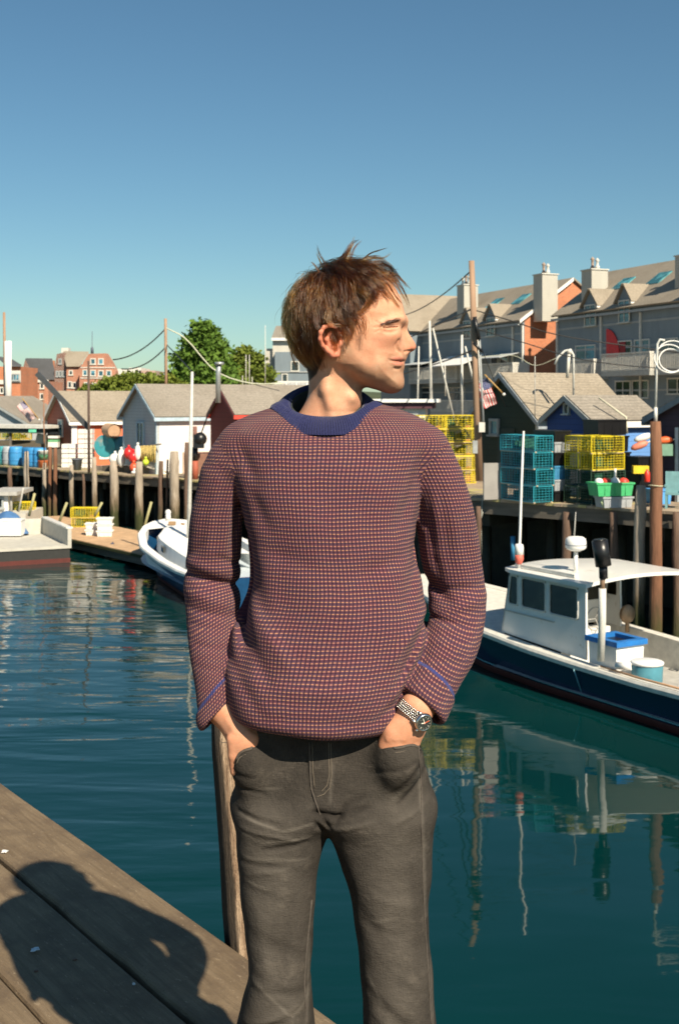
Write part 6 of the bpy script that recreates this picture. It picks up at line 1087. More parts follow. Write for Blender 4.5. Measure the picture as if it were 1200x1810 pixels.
col = blend(col, (.38, .235, .15), stub * .62)
lip = np.maximum(g2(702, 635, 11, 2.4), g2(702, 643, 10, 3.4)) * (py > 630) * (py < 651) * (px > 684); col = blend(col, (.56, .20, .145), np.clip(lip * 1.3, 0, .9))
col = blend(col, (.36, .16, .10), g2(694, 575, 12, 5) * .6); rot = (px - 691) * .262 + (py - 570.5); col = blend(col, (.13, .06, .035), np.exp(-((px - 691) / 14) ** 2 - (rot / 2.5) ** 2) * .95); col = blend(col, (.10, .045, .03), g2(685, 577.6, 11.5, 1.9) * 1.0); col = blend(col, (.25, .09, .06), g2(698, 638.6, 12, 1.3) * .95)  # brow and lash tone; lid, eye-slit and mouth-crease shade put into colour
cap = np.clip(sd / .0025 / 1000 + .5, 0, 1) * isx * ~ear; col = blend(col, (.035, .018, .010), cap)
HEADV = (V, Q, col); tick('head')

# forearms and hands (fingers bent inside the pockets)
def f_handR(x, y, z):
    a = chain(x, y, z, [MP(800, 1120, .045), MP(762, 1215, -.035), MP(738, 1250, -.066)], [.036, .029, .0265], .01)
    r = smin(a, chain(x, y, z, [MP(733, 1258, -.066), MP(716, 1284, -.068), MP(702, 1314, -.068)], [.025, .0255, .0265], .01), .02)
    r = smin(r, chain(x, y, z, [MP(722, 1268, -.070), MP(692, 1292, -.078), MP(680, 1318, -.076)], [.016, .0145, .011], .008), .016)
    r = smin(r, chain(x, y, z, [MP(727, 1264, -.068), MP(733, 1290, -.062), MP(728, 1320, -.062)], [.017, .015, .012], .008), .016)
    for fx in (686, 699, 712): r = smin(r, chain(x, y, z, [MP(722 + (fx - 699) * .4, 1272, -.0905), MP(fx, 1306, -.0925)], [.0018, .0026], .003), .008)
    for i, (fx, L) in enumerate(((686, 68), (700, 76), (714, 72), (726, 58))):
        r = smin(r, chain(x, y, z, [MP(fx, 1318, -.072), MP(fx - 3, 1318 + L * .5, -.068), MP(fx - 5, 1318 + L, -.060)], [.0095, .0085, .007], .003), .006)
    return r
def f_handL(x, y, z):
    a = chain(x, y, z, [MP(372, 1120, .045), MP(380, 1210, -.005), MP(390, 1250, -.020)], [.036, .029, .0255], .01)
    r = smin(a, chain(x, y, z, [MP(396, 1252, -.022), MP(416, 1276, -.032), MP(430, 1306, -.046)], [.025, .0265, .0275], .01), .02)
    r = smin(r, chain(x, y, z, [MP(408, 1262, -.026), MP(434, 1286, -.042), MP(446, 1312, -.052)], [.018, .017, .014], .008), .016)
    for fx in (418, 430, 442): r = smin(r, chain(x, y, z, [MP(402 + (fx - 430) * .4, 1262, -.047), MP(fx, 1298, -.069)], [.0018, .0028], .003), .008)
    for i, (fx, L) in enumerate(((450, 66), (438, 76), (426, 72), (414, 58))):
        r = smin(r, chain(x, y, z, [MP(fx - 4, 1306, -.064), MP(fx - 2, 1306 + L * .5, -.060), MP(fx, 1306 + L, -.052)], [.0095, .0085, .007], .003), .006)
    return r
parts = [HEADV]
for ff, lo, hi in ((f_handR, (.05, -.13, -.72), (.25, .1, -.38)), (f_handL, (-.27, -.13, -.72), (-.10, .1, -.38))):
    v, q = surf_nets(ff, lo, hi, .003); v = relax(v, q, 1); c = np.tile(skin * (.98, .9, .88), (len(v), 1)); parts.append((v, q, c))
def f_core(x, y, z):                            # the body under the clothes
    r = chain(x, y, z, [(-.025, .012, -.10), (-.02, .01, -.25), (-.025, .01, -.42), (-.025, .015, -.56)], [.06, .075, .06, .045], .02)
    r = smin(r, chain(x, y, z, [(-.04, .02, -.12), (-.185, .02, -.14), (-.231, .062, -.33), (-.23, .045, -.40)], [.03, .022, .02, .02], .01), .01)
    r = smin(r, chain(x, y, z, [(.0, .02, -.12), (.165, .02, -.14), (.204, .062, -.34), (.205, .045, -.40)], [.03, .022, .02, .02], .01), .01)
    for p in ([(-.09, .01, -.62), (-.11, 0, -1.0), (-.11, .03, -1.45), (-.12, -.06, -1.495)], [(.07, .01, -.62), (.10, 0, -1.0), (.10, .03, -1.45), (.11, -.06, -1.495)]):
        r = smin(r, chain(x, y, z, p, [.045, .04, .032, .022], .02), .03)
    return r
v, q = surf_nets(f_core, (-.3, -.16, -1.53), (.3, .17, -.0), .012); parts.append((v, q, np.tile(skin, (len(v), 1))))
def join(parts):
    k = 0; vs, qs, cs = [], [], []
    for v, q, c in parts: vs.append(v); qs.append(q + k); cs.append(c); k += len(v)
    return np.concatenate(vs), np.concatenate(qs), np.concatenate(cs)
V, Q, C = join(parts)
b = NB('skin'); a = b.n('Attribute'); a.attribute_name = 'tone'; cp = b.coord('Object')
n1 = b.noise(cp, 45, 4, .6); n2 = b.noise(cp, 420, 3, .6)
c = b.mix(b.rng(n1, .35, .65), a.outputs['Color'], b.mix(1.0, a.outputs['Color'], (.90, .80, .76), 'MULTIPLY'))
c = b.mix(b.math('MULTIPLY', b.rng(n2, .55, .72), .35), c, b.mix(1.0, c, (.62, .5, .45), 'MULTIPLY'))
b.b.inputs['Subsurface Weight'].default_value = .10; b.b.inputs['Subsurface Radius'].default_value = (.012, .004, .002); b.b.inputs['Subsurface Scale'].default_value = .5
b.b.inputs['Specular IOR Level'].default_value = .30
M_SKIN = b.out(Base_Color=c, Roughness=b.rng(n1, .3, .7, .50, .66), Normal=b.bump(b.math('ADD', n2, b.math('MULTIPLY', b.noise(cp, 160, 3), 1.2)), .22, .0012))
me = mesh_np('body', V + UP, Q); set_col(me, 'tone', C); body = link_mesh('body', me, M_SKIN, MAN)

tick('body')
# ---------------- sweater ----------------
TL = [(700, 510), (712, 488), (722, 468), (735, 438), (748, 415), (762, 402), (780, 398), (810, 402), (850, 412), (900, 426), (950, 433), (1000, 437), (1050, 431), (1100, 412), (1150, 402), (1200, 397), (1240, 402), (1268, 408), (1300, 428)]
TR = [(700, 655), (712, 685), (722, 708), (735, 738), (748, 757), (762, 771), (780, 776), (810, 768), (850, 752), (900, 738), (950, 735), (1000, 739), (1050, 748), (1100, 752), (1150, 746), (1200, 733), (1240, 719), (1268, 711), (1300, 694)]
zl = [(705 - p) / 1000 for p, _ in TL]; xl = [(q - 600) / 1000 for _, q in TL]; xr = [(q - 600) / 1000 for _, q in TR]
TT = [(700, .045), (722, .062), (748, .080), (780, .097), (820, .108), (900, .114), (1000, .112), (1100, .118), (1200, .130), (1250, .134), (1290, .124)]
def torso_dims(z):
    a = ip(z, zl, xl); c = ip(z, zl, xr); t = ip(z, [(705 - p) / 1000 for p, _ in TT], [q for _, q in TT]); return (a + c) / 2, (c - a) / 2, t
def seg_d(x, z, a, b):
    a = mm(*a); b = mm(*b); ex, ez = b[0] - a[0], b[1] - a[1]; t = np.clip(((x - a[0]) * ex + (z - a[1]) * ez) / (ex * ex + ez * ez), 0, 1)
    return np.sqrt((x - a[0] - t * ex) ** 2 + (z - a[1] - t * ez) ** 2), t
def folds(x, z, L):
    r = 0. * x
    for (p, q, wd, A) in L:
        a, b_ = mm(*p), mm(*q); w3 = wd * .0028
        i = np.flatnonzero((x > min(a[0], b_[0]) - w3) & (x < max(a[0], b_[0]) + w3) & (z > min(a[1], b_[1]) - w3) & (z < max(a[1], b_[1]) + w3))
        if len(i): d, t = seg_d(x[i], z[i], p, q); r[i] += A * 1.35 / 1000 * np.exp(-(d * 1000 / wd) ** 2) * np.sin(np.pi * np.clip(t * .86 + .07, 0, 1)) ** .5
    return r
F_ARM = [((326, 1016), (430, 1046), 8, 7.5), ((330, 996), (415, 1018), 9, -3), ((328, 1048), (415, 1072), 13, -5), ((334, 1078), (408, 1094), 6, 2.5), ((338, 1104), (408, 1112), 5, 1.6), ((345, 1135), (404, 1146), 5, 1.8), ((350, 1172), (398, 1178), 4, 1.3),
         ((428, 830), (408, 980), 7, 5), ((402, 850), (380, 960), 9, 3), ((440, 860), (420, 900), 6, 5), ((372, 880), (350, 980), 9, 2), ((385, 985), (425, 1005), 6, 3), ((360, 960), (330, 990), 7, 1.5),
         ((764, 1030), (792, 1064), 10, 8), ((770, 1084), (858, 1060), 11, -5), ((772, 1046), (850, 1040), 7, 3), ((762, 1094), (830, 1106), 5, 4), ((756, 1125), (825, 1140), 7, -1.5), ((748, 1150), (812, 1166), 5, 2),
         ((752, 870), (768, 990), 7, 4), ((775, 860), (795, 1000), 9, 2.5), ((770, 990), (780, 1030), 8, 3), ((738, 860), (750, 930), 6, 5), ((812, 900), (836, 1020), 9, 1.5)]
F_TOR = [((430, 950), (438, 1160), 15, 9), ((440, 960), (470, 1080), 16, 4), ((425, 1080), (480, 1180), 14, 5), ((450, 1060), (520, 1160), 14, -3), ((410, 1150), (470, 1240), 12, 3), ((735, 960), (715, 1060), 12, 4), ((748, 1090), (700, 1190), 8, 5), ((742, 1130), (690, 1215), 7, -3),
         ((735, 1165), (690, 1235), 6, 4), ((752, 1070), (690, 1150), 9, -3), ((720, 1200), (660, 1250), 8, 3), ((500, 1190), (640, 1200), 18, -4), ((480, 1240), (660, 1250), 12, 3), ((470, 960), (560, 990), 16, 2), ((640, 1000), (720, 970), 14, 2.5),
         ((450, 860), (480, 930), 12, 3), ((730, 850), (700, 920), 12, 3), ((560, 900), (570, 1100), 26, -2), ((640, 880), (650, 1100), 24, 2), ((500, 900), (505, 1100), 22, 2), ((430, 790), (460, 850), 12, 3), ((750, 790), (725, 850), 12, 3)]
ARML = [MP(440, 800, .005), MP(414, 816, .01), MP(391, 880, .022), MP(380, 960, .045), MP(376, 1035, .060), MP(375, 1090, .045), MP(375, 1150, .008), MP(378, 1205, -.010), MP(384, 1268, -.026)]
RADL = [.034, .042, .0465, .0485, .0505, .0465, .0385, .034, .0335]
ARMR = [MP(735, 800, .005), MP(750, 816, .01), MP(779, 880, .022), MP(793, 960, .045), MP(806, 1045, .060), MP(807, 1095, .045), MP(794, 1145, .008), MP(772, 1192, -.022), MP(742, 1250, -.052)]
RADR = [.034, .045, .052, .054, .0515, .0505, .0475, .045, .0465]
def dense(P_, R_, m=3):
    P_ = np.array(P_); s = np.concatenate([[0], np.cumsum(np.linalg.norm(np.diff(P_, axis=0), axis=1))]); q = np.linspace(0, s[-1], (len(P_) - 1) * m + 1)
    return np.stack([ip(q, s, P_[:, i]) for i in range(3)], 1), ip(q, s, np.array(R_)), q
DL = dense(ARML, RADL); DR = dense(ARMR, RADR)
def arm_par(x, y, z, D):
    P_, R_, S_ = D; best = np.full(x.shape, 1e9); T = np.zeros(x.shape); K = np.zeros(x.shape, int)
    for i in range(len(P_) - 1):
        a = P_[i]; e = P_[i + 1] - a; t = np.clip(((x - a[0]) * e[0] + (y - a[1]) * e[1] + (z - a[2]) * e[2]) / e.dot(e), 0, 1)
        d = np.sqrt((x - a[0] - t * e[0]) ** 2 + (y - a[1] - t * e[1]) ** 2 + (z - a[2] - t * e[2]) ** 2) - (R_[i] + t * (R_[i + 1] - R_[i])); m = d < best
        best = np.where(m, d, best); T = np.where(m, S_[i] + t * (S_[i + 1] - S_[i]), T); K = np.where(m, i, K)
    return best, T, K
LENL, LENR = DL[2][-1], DR[2][-1]; CUFL, CUFR = LENL - .042, LENR - .052
def f_arm(x, y, z, D, LEN, CUF, tl=0.0):
    d0, T, K = arm_par(x, y, z, D); d = d0; e = D[0][-1]; ax = D[0][-1] - D[0][-4]; ax = ax / np.linalg.norm(ax)
    T = T + tl * (x - np.interp(T, D[2], D[0][:, 0])); s = tl * (x - e[0]) + (x - e[0]) * ax[0] + (y - e[1]) * ax[1] + (z - e[2]) * ax[2]
    d = d - .0035 * (1 / (1 + np.exp(-np.clip((T - CUF) / .0012, -40, 40)))) + .002 * gs(T, CUF - .003, .003)
    d = smax(d, s, .012); inner = d0 + .0065
    return smax(d, -np.maximum(inner, -s - .035), .003)
def f_tor(x, y, z):
    cx, w, t = torso_dims(z); yc = .004 + .012 * np.clip((z + .35) / .3, 0, 1)
    t = np.where(y > yc, np.maximum(t, ip(z, [.01, -.02, -.05, -.1], [.080, .084, .092, .100])), t)
    p = 2.35; q = (np.abs((x - cx) / w) ** p + np.abs((y - yc) / t) ** p) ** (1 / p); r = (q - 1) * np.minimum(w, t) * .95
    bz = z + .573 + .010 * np.clip((x + .03) / .15, -1, 1)
    r = smax(r, -bz, .026); r = smax(r, z + .008, .02)
    return smax(r, -np.maximum(r + .016, bz - .05), .004)
def f_swe(x, y, z):
    t = f_tor(x, y, z) + folds(x, z, F_TOR) * (y < .03)
    n = .0016 * np.sin(x * 37 + z * 23) * np.sin(z * 31 - x * 11) 
    fa = folds(x, z, F_ARM)
    a = 0 * x + .05; c = 0 * x + .05; i = np.flatnonzero(x < -.12); a[i] = f_arm(x[i], y[i], z[i], DL, LENL, CUFL, .9); i = np.flatnonzero(x > .07); c[i] = f_arm(x[i], y[i], z[i], DR, LENR, CUFR, -.25); a = a + fa; c = c + fa
    k = .006 + .030 * np.clip((z + .15) / .08, 0, 1)
    r = smin(t, a, k); r = smin(r, c, k) + n
    neck = (np.sqrt(((x + .023) / .090) ** 2 + ((y - .012) / .082) ** 2) - 1) * .07; return smax(r, -np.maximum(neck, -z - .09), .006)
V, Q = surf_nets(f_swe, (-.31, -.17, -.61), (.29, .18, .02), .0034); V = relax(V, Q, 1, .5)
def arm_uv(V, D, LEN, n, cuf, tl, tl2):
    x, y, z = V.T; d, T, K = arm_par(x, y, z, D); P_ = D[0]; tn = P_[np.minimum(K + 1, len(P_) - 1)] - P_[K]; tn /= np.linalg.norm(tn, axis=1)[:, None]
    c = np.stack([np.interp(T, D[2], P_[:, i]) for i in range(3)], 1); w_ = V - c; ref = np.array([0, -1., 0]) - tn * (-tn[:, 1:2]); ref /= np.linalg.norm(ref, axis=1)[:, None]; sd_ = np.cross(tn, ref)
    th = np.arctan2((w_ * sd_).sum(1), (w_ * ref).sum(1)); xc = np.interp(T, D[2], P_[:, 0]); k_ = np.clip((T - .24) / .2, 0, 1); Tt = T + tl * (x - xc)
    return th / (2 * np.pi) * n, (-z * 1.08 + tl2 * k_ * (x - xc)) / .0067, Tt - cuf, d
uL, vL, cL, dL = arm_uv(V, DL, LENL, 50, CUFL, .9, 1.0); uR, vR, cR, dR = arm_uv(V, DR, LENR, 50, CUFR, -.25, -.7)
x, y, z = V.T; cx, w_, t_ = torso_dims(z); th = np.arctan2((x - cx) / w_, -(y - .008) / t_)
# rows follow the drape: the hem sags in the middle and the rows rise over the shoulders
uT = np.where(np.abs(th) < 1.25, 0, 0) + th * 23.0 * 1.02; vT = (z + .020 * gs(z, -.56, .12) * 0 + .10 * np.clip((z + .10) / .1, 0, 1) ** 2) / .0067
dT = f_tor(x, y, z)
mT = dT[Q].mean(1); mL = dL[Q].mean(1) - .004; mR = dR[Q].mean(1) - .004
bulk = -.004 * 0
reg = np.where(mT <= np.minimum(mL, mR) , 0, np.where(mL < mR, 1, 2))
uv = np.where(reg[:, None] == 0, uT[Q], np.where(reg[:, None] == 1, uL[Q], uR[Q])); vv = np.where(reg[:, None] == 0, vT[Q], np.where(reg[:, None] == 1, vL[Q], vR[Q]))
for arr, per in ((uv, None),):
    pt = np.where(reg == 0, 2 * np.pi * 23.0 * 1.02, 50.0)[:, None]; ref = arr[:, :1]; arr += np.where(arr - ref > pt / 2, -pt, 0) + np.where(arr - ref < -pt / 2, pt, 0)
cuf = np.where(reg[:, None] == 0, -1.0, np.where(reg[:, None] == 1, cL[Q], cR[Q]))
me = mesh_np('sweater', V + UP, Q); lay = me.uv_layers.new(name='knit'); lay.data.foreach_set('uv', np.stack([uv, vv], -1).astype(np.float32).ravel())
lay2 = me.uv_layers.new(name='cuff'); lay2.data.foreach_set('uv', np.stack([cuf, cuf * 0], -1).astype(np.float32).ravel())
def knit_material():
    b = NB('waffle_knit'); u = b.n('UVMap'); u.uv_map = 'knit'; s = b.sep(u.outputs[0]); k = b.n('UVMap'); k.uv_map = 'cuff'; ck = b.sep(k.outputs[0])[0]
    wob = b.noise(b.coord('Object'), 22, 2); U = b.math('ADD', s[0], b.math('MULTIPLY', wob, .5)); Vv = b.math('ADD', s[1], b.math('MULTIPLY', b.noise(b.coord('Object'), 17, 2), .7))
    cu = b.math('ABSOLUTE', b.math('SUBTRACT', b.math('FRACT', U), .5))           # 0 on the rib, .5 in the groove
    cv = b.math('ABSOLUTE', b.math('SUBTRACT', b.math('FRACT', Vv), .5))
    groove = b.rng(cu, .20, .45, 0, 1, True); stripe = b.rng(cv, .17, .07, 0, 1, True); dip = b.rng(cv, .38, .5, 0, 1, True)
    fz = b.noise(b.coord('Object'), 900, 2, .7); ln = b.noise(b.mapv(b.coord('Object'), (1, 1, 9)), 30, 2)
    block = b.mix(b.rng(fz, .35, .65), (.072, .038, .072), (.122, .058, .080))
    block = b.mix(b.rng(ln, .4, .6), block, b.mix(1., block, (1.15, .85, .8), 'MULTIPLY'))
    sal = b.mix(b.rng(ln, .42, .58), (.44, .21, .115), (.39, .17, .125))
    c = b.mix(b.math('MULTIPLY', stripe, b.math('SUBTRACT', 1.0, b.math('MULTIPLY', groove, .85))), block, sal)
    c = b.mix(b.math('MULTIPLY', groove, .62), c, (.035, .015, .035))
    c = b.mix(b.math('MULTIPLY', dip, .35), c, (.035, .02, .05))
    blue = b.mix(b.rng(fz, .35, .65), (.030, .035, .13), (.055, .06, .20))
    isb = b.math('MULTIPLY', b.math('GREATER_THAN', ck, -.0035), b.math('LESS_THAN', ck, .0035)); c = b.mix(isb, c, blue)
    h = b.math('SUBTRACT', b.math('MULTIPLY', fz, .18), b.math('ADD', groove, b.math('MULTIPLY', dip, .55)))
    b.b.inputs['Sheen Weight'].default_value = .08; b.b.inputs['Sheen Roughness'].default_value = .5; b.b.inputs['Specular IOR Level'].default_value = .15
    return b.out(Base_Color=c, Roughness=.9, Normal=b.bump(h, .75, .002))
M_KNIT = knit_material(); sweater = link_mesh('sweater', me, M_KNIT, MAN)
tick('sweater')
# ribbed collar
b = NB('collar_rib'); fz = b.noise(b.coord('Object'), 700, 2, .7); b.b.inputs['Sheen Weight'].default_value = .2; b.b.inputs['Specular IOR Level'].default_value = .15
M_RIB = b.out(Base_Color=b.mix(b.rng(fz, .35, .65), (.012, .015, .055), (.030, .034, .110)), Roughness=.9, Normal=b.bump(fz, .4, .001))
NA, NR = 128 * 6, 16; grid = []
for j in range(NR + 1):
    s_ = j / NR; row = []
    for i in range(NA):
        a = 2 * math.pi * i / NA; front = .5 + .5 * math.cos(a)       # a=0 front
        ri = (.0600, .060); ro = (.098 + .004 * (1 - front), .090); ex = math.sin(a); ey = -math.cos(a)
        zi = -.030 * front + .030 * (1 - front) - .004 * abs(math.sin(a)); zo = -.0615 * front + .002 * (1 - front) - .010 * math.sin(a) ** 2
        k = s_; bul = .011 * math.sin(math.pi * k) ** .8
        X = (ri[0] + (ro[0] - ri[0]) * k) * ex - .023; Y = (ri[1] + (ro[1] - ri[1]) * k) * ey + .010; Z = zi + (zo - zi) * (k ** 1.25)
        rib = .0014 * math.cos(128 * a) * min(1, 6 * k * (1 - k) + .25)
        if j == 0: X -= ex * -.001; Z -= .012
        X += ex * (bul * .55 + rib * .7) ; Y += ey * (bul * .55 + rib * .7); Z += bul * .6 + rib * .7
        row.append((X, Y, Z + 1.53))
    grid.append(row)
GA = np.array(grid); gx, gy = GA[..., 0].ravel(), GA[..., 1].ravel(); top = np.full(gx.shape, -9.)
for zz in np.arange(-.12, .03, .0025):
    i = np.flatnonzero(top < zz); fv = smin(smin(f_tor(gx, gy, gx * 0 + zz), arm_par(gx, gy, gx * 0 + zz, DL)[0] + .003, .045), arm_par(gx, gy, gx * 0 + zz, DR)[0] + .003, .045) if zz < -.02 else f_tor(gx, gy, gx * 0 + zz); top = np.where(fv < 0, zz + .0025, top)
top = (top + 1.53).reshape(GA.shape[:2]); kk = np.linspace(0, 1, NR + 1)[:, None]; lift_ = .0045 * np.sin(math.pi * np.clip(kk * .85 + .15, 0, 1)) + .0012 * np.cos(128 * 2 * math.pi * np.arange(NA)[None] / NA)
GA[..., 2] = np.where((kk > .35) & (top > 0), np.maximum(GA[..., 2], top + lift_ * (kk < .97) - .001), GA[..., 2])
for _ in range(2): GA[1:-1, :, 2] = GA[1:-1, :, 2] * .5 + (GA[:-2, :, 2] + GA[2:, :, 2]) * .25
grid = [[tuple(q) for q in r] for r in GA]
m_ = MB(); n_ = NA; vs = [p for r in grid for p in r]; m_.add(vs, [(i * n_ + j, (i + 1) * n_ + j, (i + 1) * n_ + (j + 1) % n_, i * n_ + (j + 1) % n_) for i in range(NR) for j in range(n_)], True)
collar = m_.build('collar', M_RIB, sweater, world=False)
# dark undershirt edge inside the collar
m_ = MB(); ring = lambda r_, dz: [((.0600 + r_) * math.sin(a) - .024, -(.0575 + r_) * math.cos(a) + .011, 1.53 - .036 * (.5 + .5 * math.cos(a)) + .020 * (.5 - .5 * math.cos(a)) + dz) for a in [2 * math.pi * i / 64 for i in range(65)]]
m_.sheet([ring(.006, -.055), ring(.002, -.02), ring(0, -.002), ring(.0008, .0006), ring(.002, -.002), ring(.004, -.02), ring(.008, -.055)])
m_.build('undershirt', mat('undershirt_cloth', (.035, .045, .04), .9), MAN, world=False)

tick('collar')
# ---------------- jeans ----------------
HIPL = [(1215, 462), (1250, 436), (1290, 410), (1330, 409), (1400, 417), (1450, 420)]
HIPR = [(1215, 682), (1250, 706), (1290, 730), (1310, 741), (1350, 752), (1400, 761), (1450, 764)]
LGL = [(1440, 416), (1480, 418), (1560, 425), (1650, 434), (1700, 440), (1740, 436), (1790, 422), (1850, 412), (2000, 402), (2170, 405), (2228, 405)]
LGLi = [(1440, 577), (1480, 571), (1560, 560), (1650, 554), (1740, 549), (1810, 556), (1900, 560), (2228, 562)]
LGR = [(1440, 765), (1480, 765), (1540, 762), (1600, 756), (1650, 757), (1700, 763), (1810, 770), (1950, 782), (2228, 792)]
LGRi = [(1440, 572), (1480, 584), (1550, 611), (1650, 629), (1750, 640), (1810, 643), (1950, 648), (2228, 652)]
tab = lambda T, z: ip(z, [(705 - p) / 1000 for p, _ in T], [(q - 600) / 1000 for _, q in T])
F_JN = [((425, 1415), (500, 1430), 4, 3.5), ((430, 1440), (520, 1455), 4, -3), ((470, 1475), (545, 1462), 4, 4), ((430, 1500), (520, 1505), 5, 3), ((440, 1520), (540, 1500), 5, -2), ((415, 1370), (470, 1380), 4, 3), ((412, 1345), (450, 1352), 4, 3),
        ((430, 1540), (500, 1560), 6, 2), ((560, 1405), (585, 1440), 5, 6), ((585, 1420), (650, 1400), 5, 4), ((590, 1440), (660, 1425), 5, -3), ((600, 1405), (640, 1385), 5, 4), ((700, 1400), (755, 1350), 4, 3), ((690, 1430), (755, 1400), 5, -3), ((650, 1345), (735, 1320), 5, 2),
        ((690, 1380), (748, 1320), 5, 3), ((570, 1440), (600, 1520), 9, 6), ((600, 1470), (625, 1560), 8, 4), ((640, 1580), (680, 1640), 10, 4), ((660, 1560), (740, 1575), 9, -3), ((640, 1600), (700, 1625), 6, 3), ((690, 1680), (750, 1720), 10, -3), ((650, 1720), (720, 1780), 8, 5),
        ((660, 1760), (730, 1810), 8, -4), ((445, 1620), (540, 1660), 12, 3), ((440, 1700), (520, 1740), 8, -4), ((455, 1720), (550, 1720), 7, 4), ((450, 1780), (545, 1735), 8, -5), ((420, 1790), (500, 1770), 5, 5), ((470, 1800), (550, 1790), 6, 4), ((455, 1560), (480, 1700), 12, -3),
        ((520, 1540), (500, 1700), 10, 3), ((720, 1460), (735, 1700), 9, 2), ((430, 1850), (550, 1830), 9, 5), ((650, 1850), (770, 1870), 9, 5), ((420, 1950), (560, 1980), 12, 5), ((660, 1980), (780, 1950), 12, 5), ((410, 2100), (560, 2080), 9, 6), ((660, 2100), (790, 2120), 9, 6)]
F_JN = [(a, c_, w_, A * (.62 if w_ <= 5 else .30)) for a, c_, w_, A in F_JN] + [((544, 1316), (553, 1400), 3.5, 3.5), ((556, 1410), (604, 1418), 4.5, 5), ((590, 1432), (612, 1400), 4, 3.5), ((558, 1425), (575, 1448), 4, 4)]
F_FADE = [((428, 1418), (505, 1440), 2.2, 1), ((505, 1440), (555, 1428), 2.2, 1), ((470, 1462), (552, 1452), 2.0, 1), ((424, 1446), (470, 1462), 2.0, .8), ((436, 1490), (545, 1492), 2.4, .6), ((440, 1530), (475, 1542), 2.4, .8), ((440, 1375), (500, 1372), 2.4, .6), ((736, 1330), (744, 1460), 3, .7), ((744, 1460), (748, 1600), 3, .6), ((690, 1390), (738, 1350), 3, .6), ((452, 1700), (520, 1760), 3, .7), ((520, 1760), (548, 1735), 3, .6), ((650, 1600), (700, 1590), 3, .5), ((648, 1690), (672, 1740), 3, .7), ((549, 1316), (553, 1400), 2, 1), ((588, 1330), (584, 1395), 3, .7), ((548, 1640), (543, 1800), 2.5, .8), ((758, 1680), (762, 1805), 3, .7)]
def f_leg(x, y, z, A, B, bx):
    a = tab(A, z); c = tab(B, z); lo_, hi_ = np.minimum(a, c), np.maximum(a, c); cx = (lo_ + hi_) / 2; w = (hi_ - lo_) / 2
    t = ip(z, [-.7, -.85, -1.0, -1.15, -1.5], [.090, .082, .076, .078, .092]); yc = ip(z, [-.7, -.9, -1.1, -1.5], [.012, .006, .0, .02])
    q = (np.abs((x - cx) / w) ** 2.8 + np.abs((y - yc) / t) ** 2.8) ** (1 / 2.8); return (q - 1) * np.minimum(w, t) * .95
def f_jn(x, y, z):
    a = tab(HIPL, z); c = tab(HIPR, z); w = (c - a) / 2; t = ip(z, [-.51, -.56, -.62, -.72, -.78], [.062, .066, .074, .084, .088])
    hip = ((np.abs((x - (a + c) / 2) / w) ** 2.5 + np.abs((y - .008) / t) ** 2.5) ** .4 - 1) * .1
    hip = smax(hip, -(z + .735), .03)
    L = smax(f_leg(x, y, z, LGL, LGLi, 0), z + .71, .03); Rr = smax(f_leg(x, y, z, LGR, LGRi, 0), z + .71, .03)
    r = smin(hip, L, .035); r = smin(r, Rr, .035)
    r = smin(r, ellips(x, y, z, MP(702, 1338, -.064), (.040, .036, .058)), .03); r = smin(r, ellips(x, y, z, MP(442, 1344, -.046), (.031, .034, .056)), .03)
    r = r + folds(x, z, F_JN) * (y < .02) + .0012 * np.sin(x * 61 + z * 29) * np.sin(z * 47 + y * 20 - x * 13)
    # pocket mouths open above the hands
    r = smax(r, -ellips(x, y, z, MP(704, 1236, -.100), (.042, .046, .034)), .004); r = smax(r, -ellips(x, y, z, MP(424, 1240, -.075), (.048, .050, .036)), .004)
    r = smax(r, z + .51, .004); r = smax(r, -(z + 1.508), .004); return r
V, Q = surf_nets(f_jn, (-.24, -.16, -1.53), (.24, .16, -.49), .0031); V = relax(V, Q, 1, .5)
b = NB('faded_denim'); cp = b.coord('Object'); s = b.sep(cp)
n1 = b.noise(b.mapv(cp, (3, 3, 3)), 4, 5, .65); n2 = b.noise(b.mapv(cp, (1, 1, .12)), 700, 2, .6); n3 = b.noise(b.mapv(cp, (.15, 1, 1)), 500, 2, .6); n4 = b.noise(b.mapv(cp, (1.6, 1.6, 2.2)), 11, 5, .7)
c = b.mix(b.rng(n1, .32, .68), (.021, .0185, .0165), (.048, .042, .036)); c = b.mix(b.math('MULTIPLY', b.rng(n2, .4, .7), .22), c, (.10, .082, .065)); c = b.mix(b.math('MULTIPLY', b.rng(n3, .45, .7), .18), c, (.015, .013, .013))
c = b.mix(b.math('MULTIPLY', b.rng(n4, .56, .70), .35), c, (.13, .11, .09))
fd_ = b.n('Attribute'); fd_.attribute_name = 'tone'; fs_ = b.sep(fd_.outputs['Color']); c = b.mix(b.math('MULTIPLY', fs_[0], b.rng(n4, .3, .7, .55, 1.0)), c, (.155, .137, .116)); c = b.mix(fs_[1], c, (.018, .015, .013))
b.b.inputs['Specular IOR Level'].default_value = .15
M_DEN = b.out(Base_Color=c, Roughness=.88, Normal=b.bump(b.math('ADD', b.math('MULTIPLY', n4, 6.0), b.math('ADD', n2, n3)), .5, .0016))
me = mesh_np('jeans', V + UP, Q); fl_ = folds(V[:, 0], V[:, 2], F_JN); thigh = gs(V[:, 0], -.115, .05) * gs(V[:, 2], -.83, .16) + gs(V[:, 0], .09, .05) * gs(V[:, 2], -.80, .18) + .7 * gs(V[:, 0], .10, .04) * gs(V[:, 2], -1.02, .12) + .6 * gs(V[:, 0], -.10, .04) * gs(V[:, 2], -1.05, .12); fr_m = V[:, 1] < .01
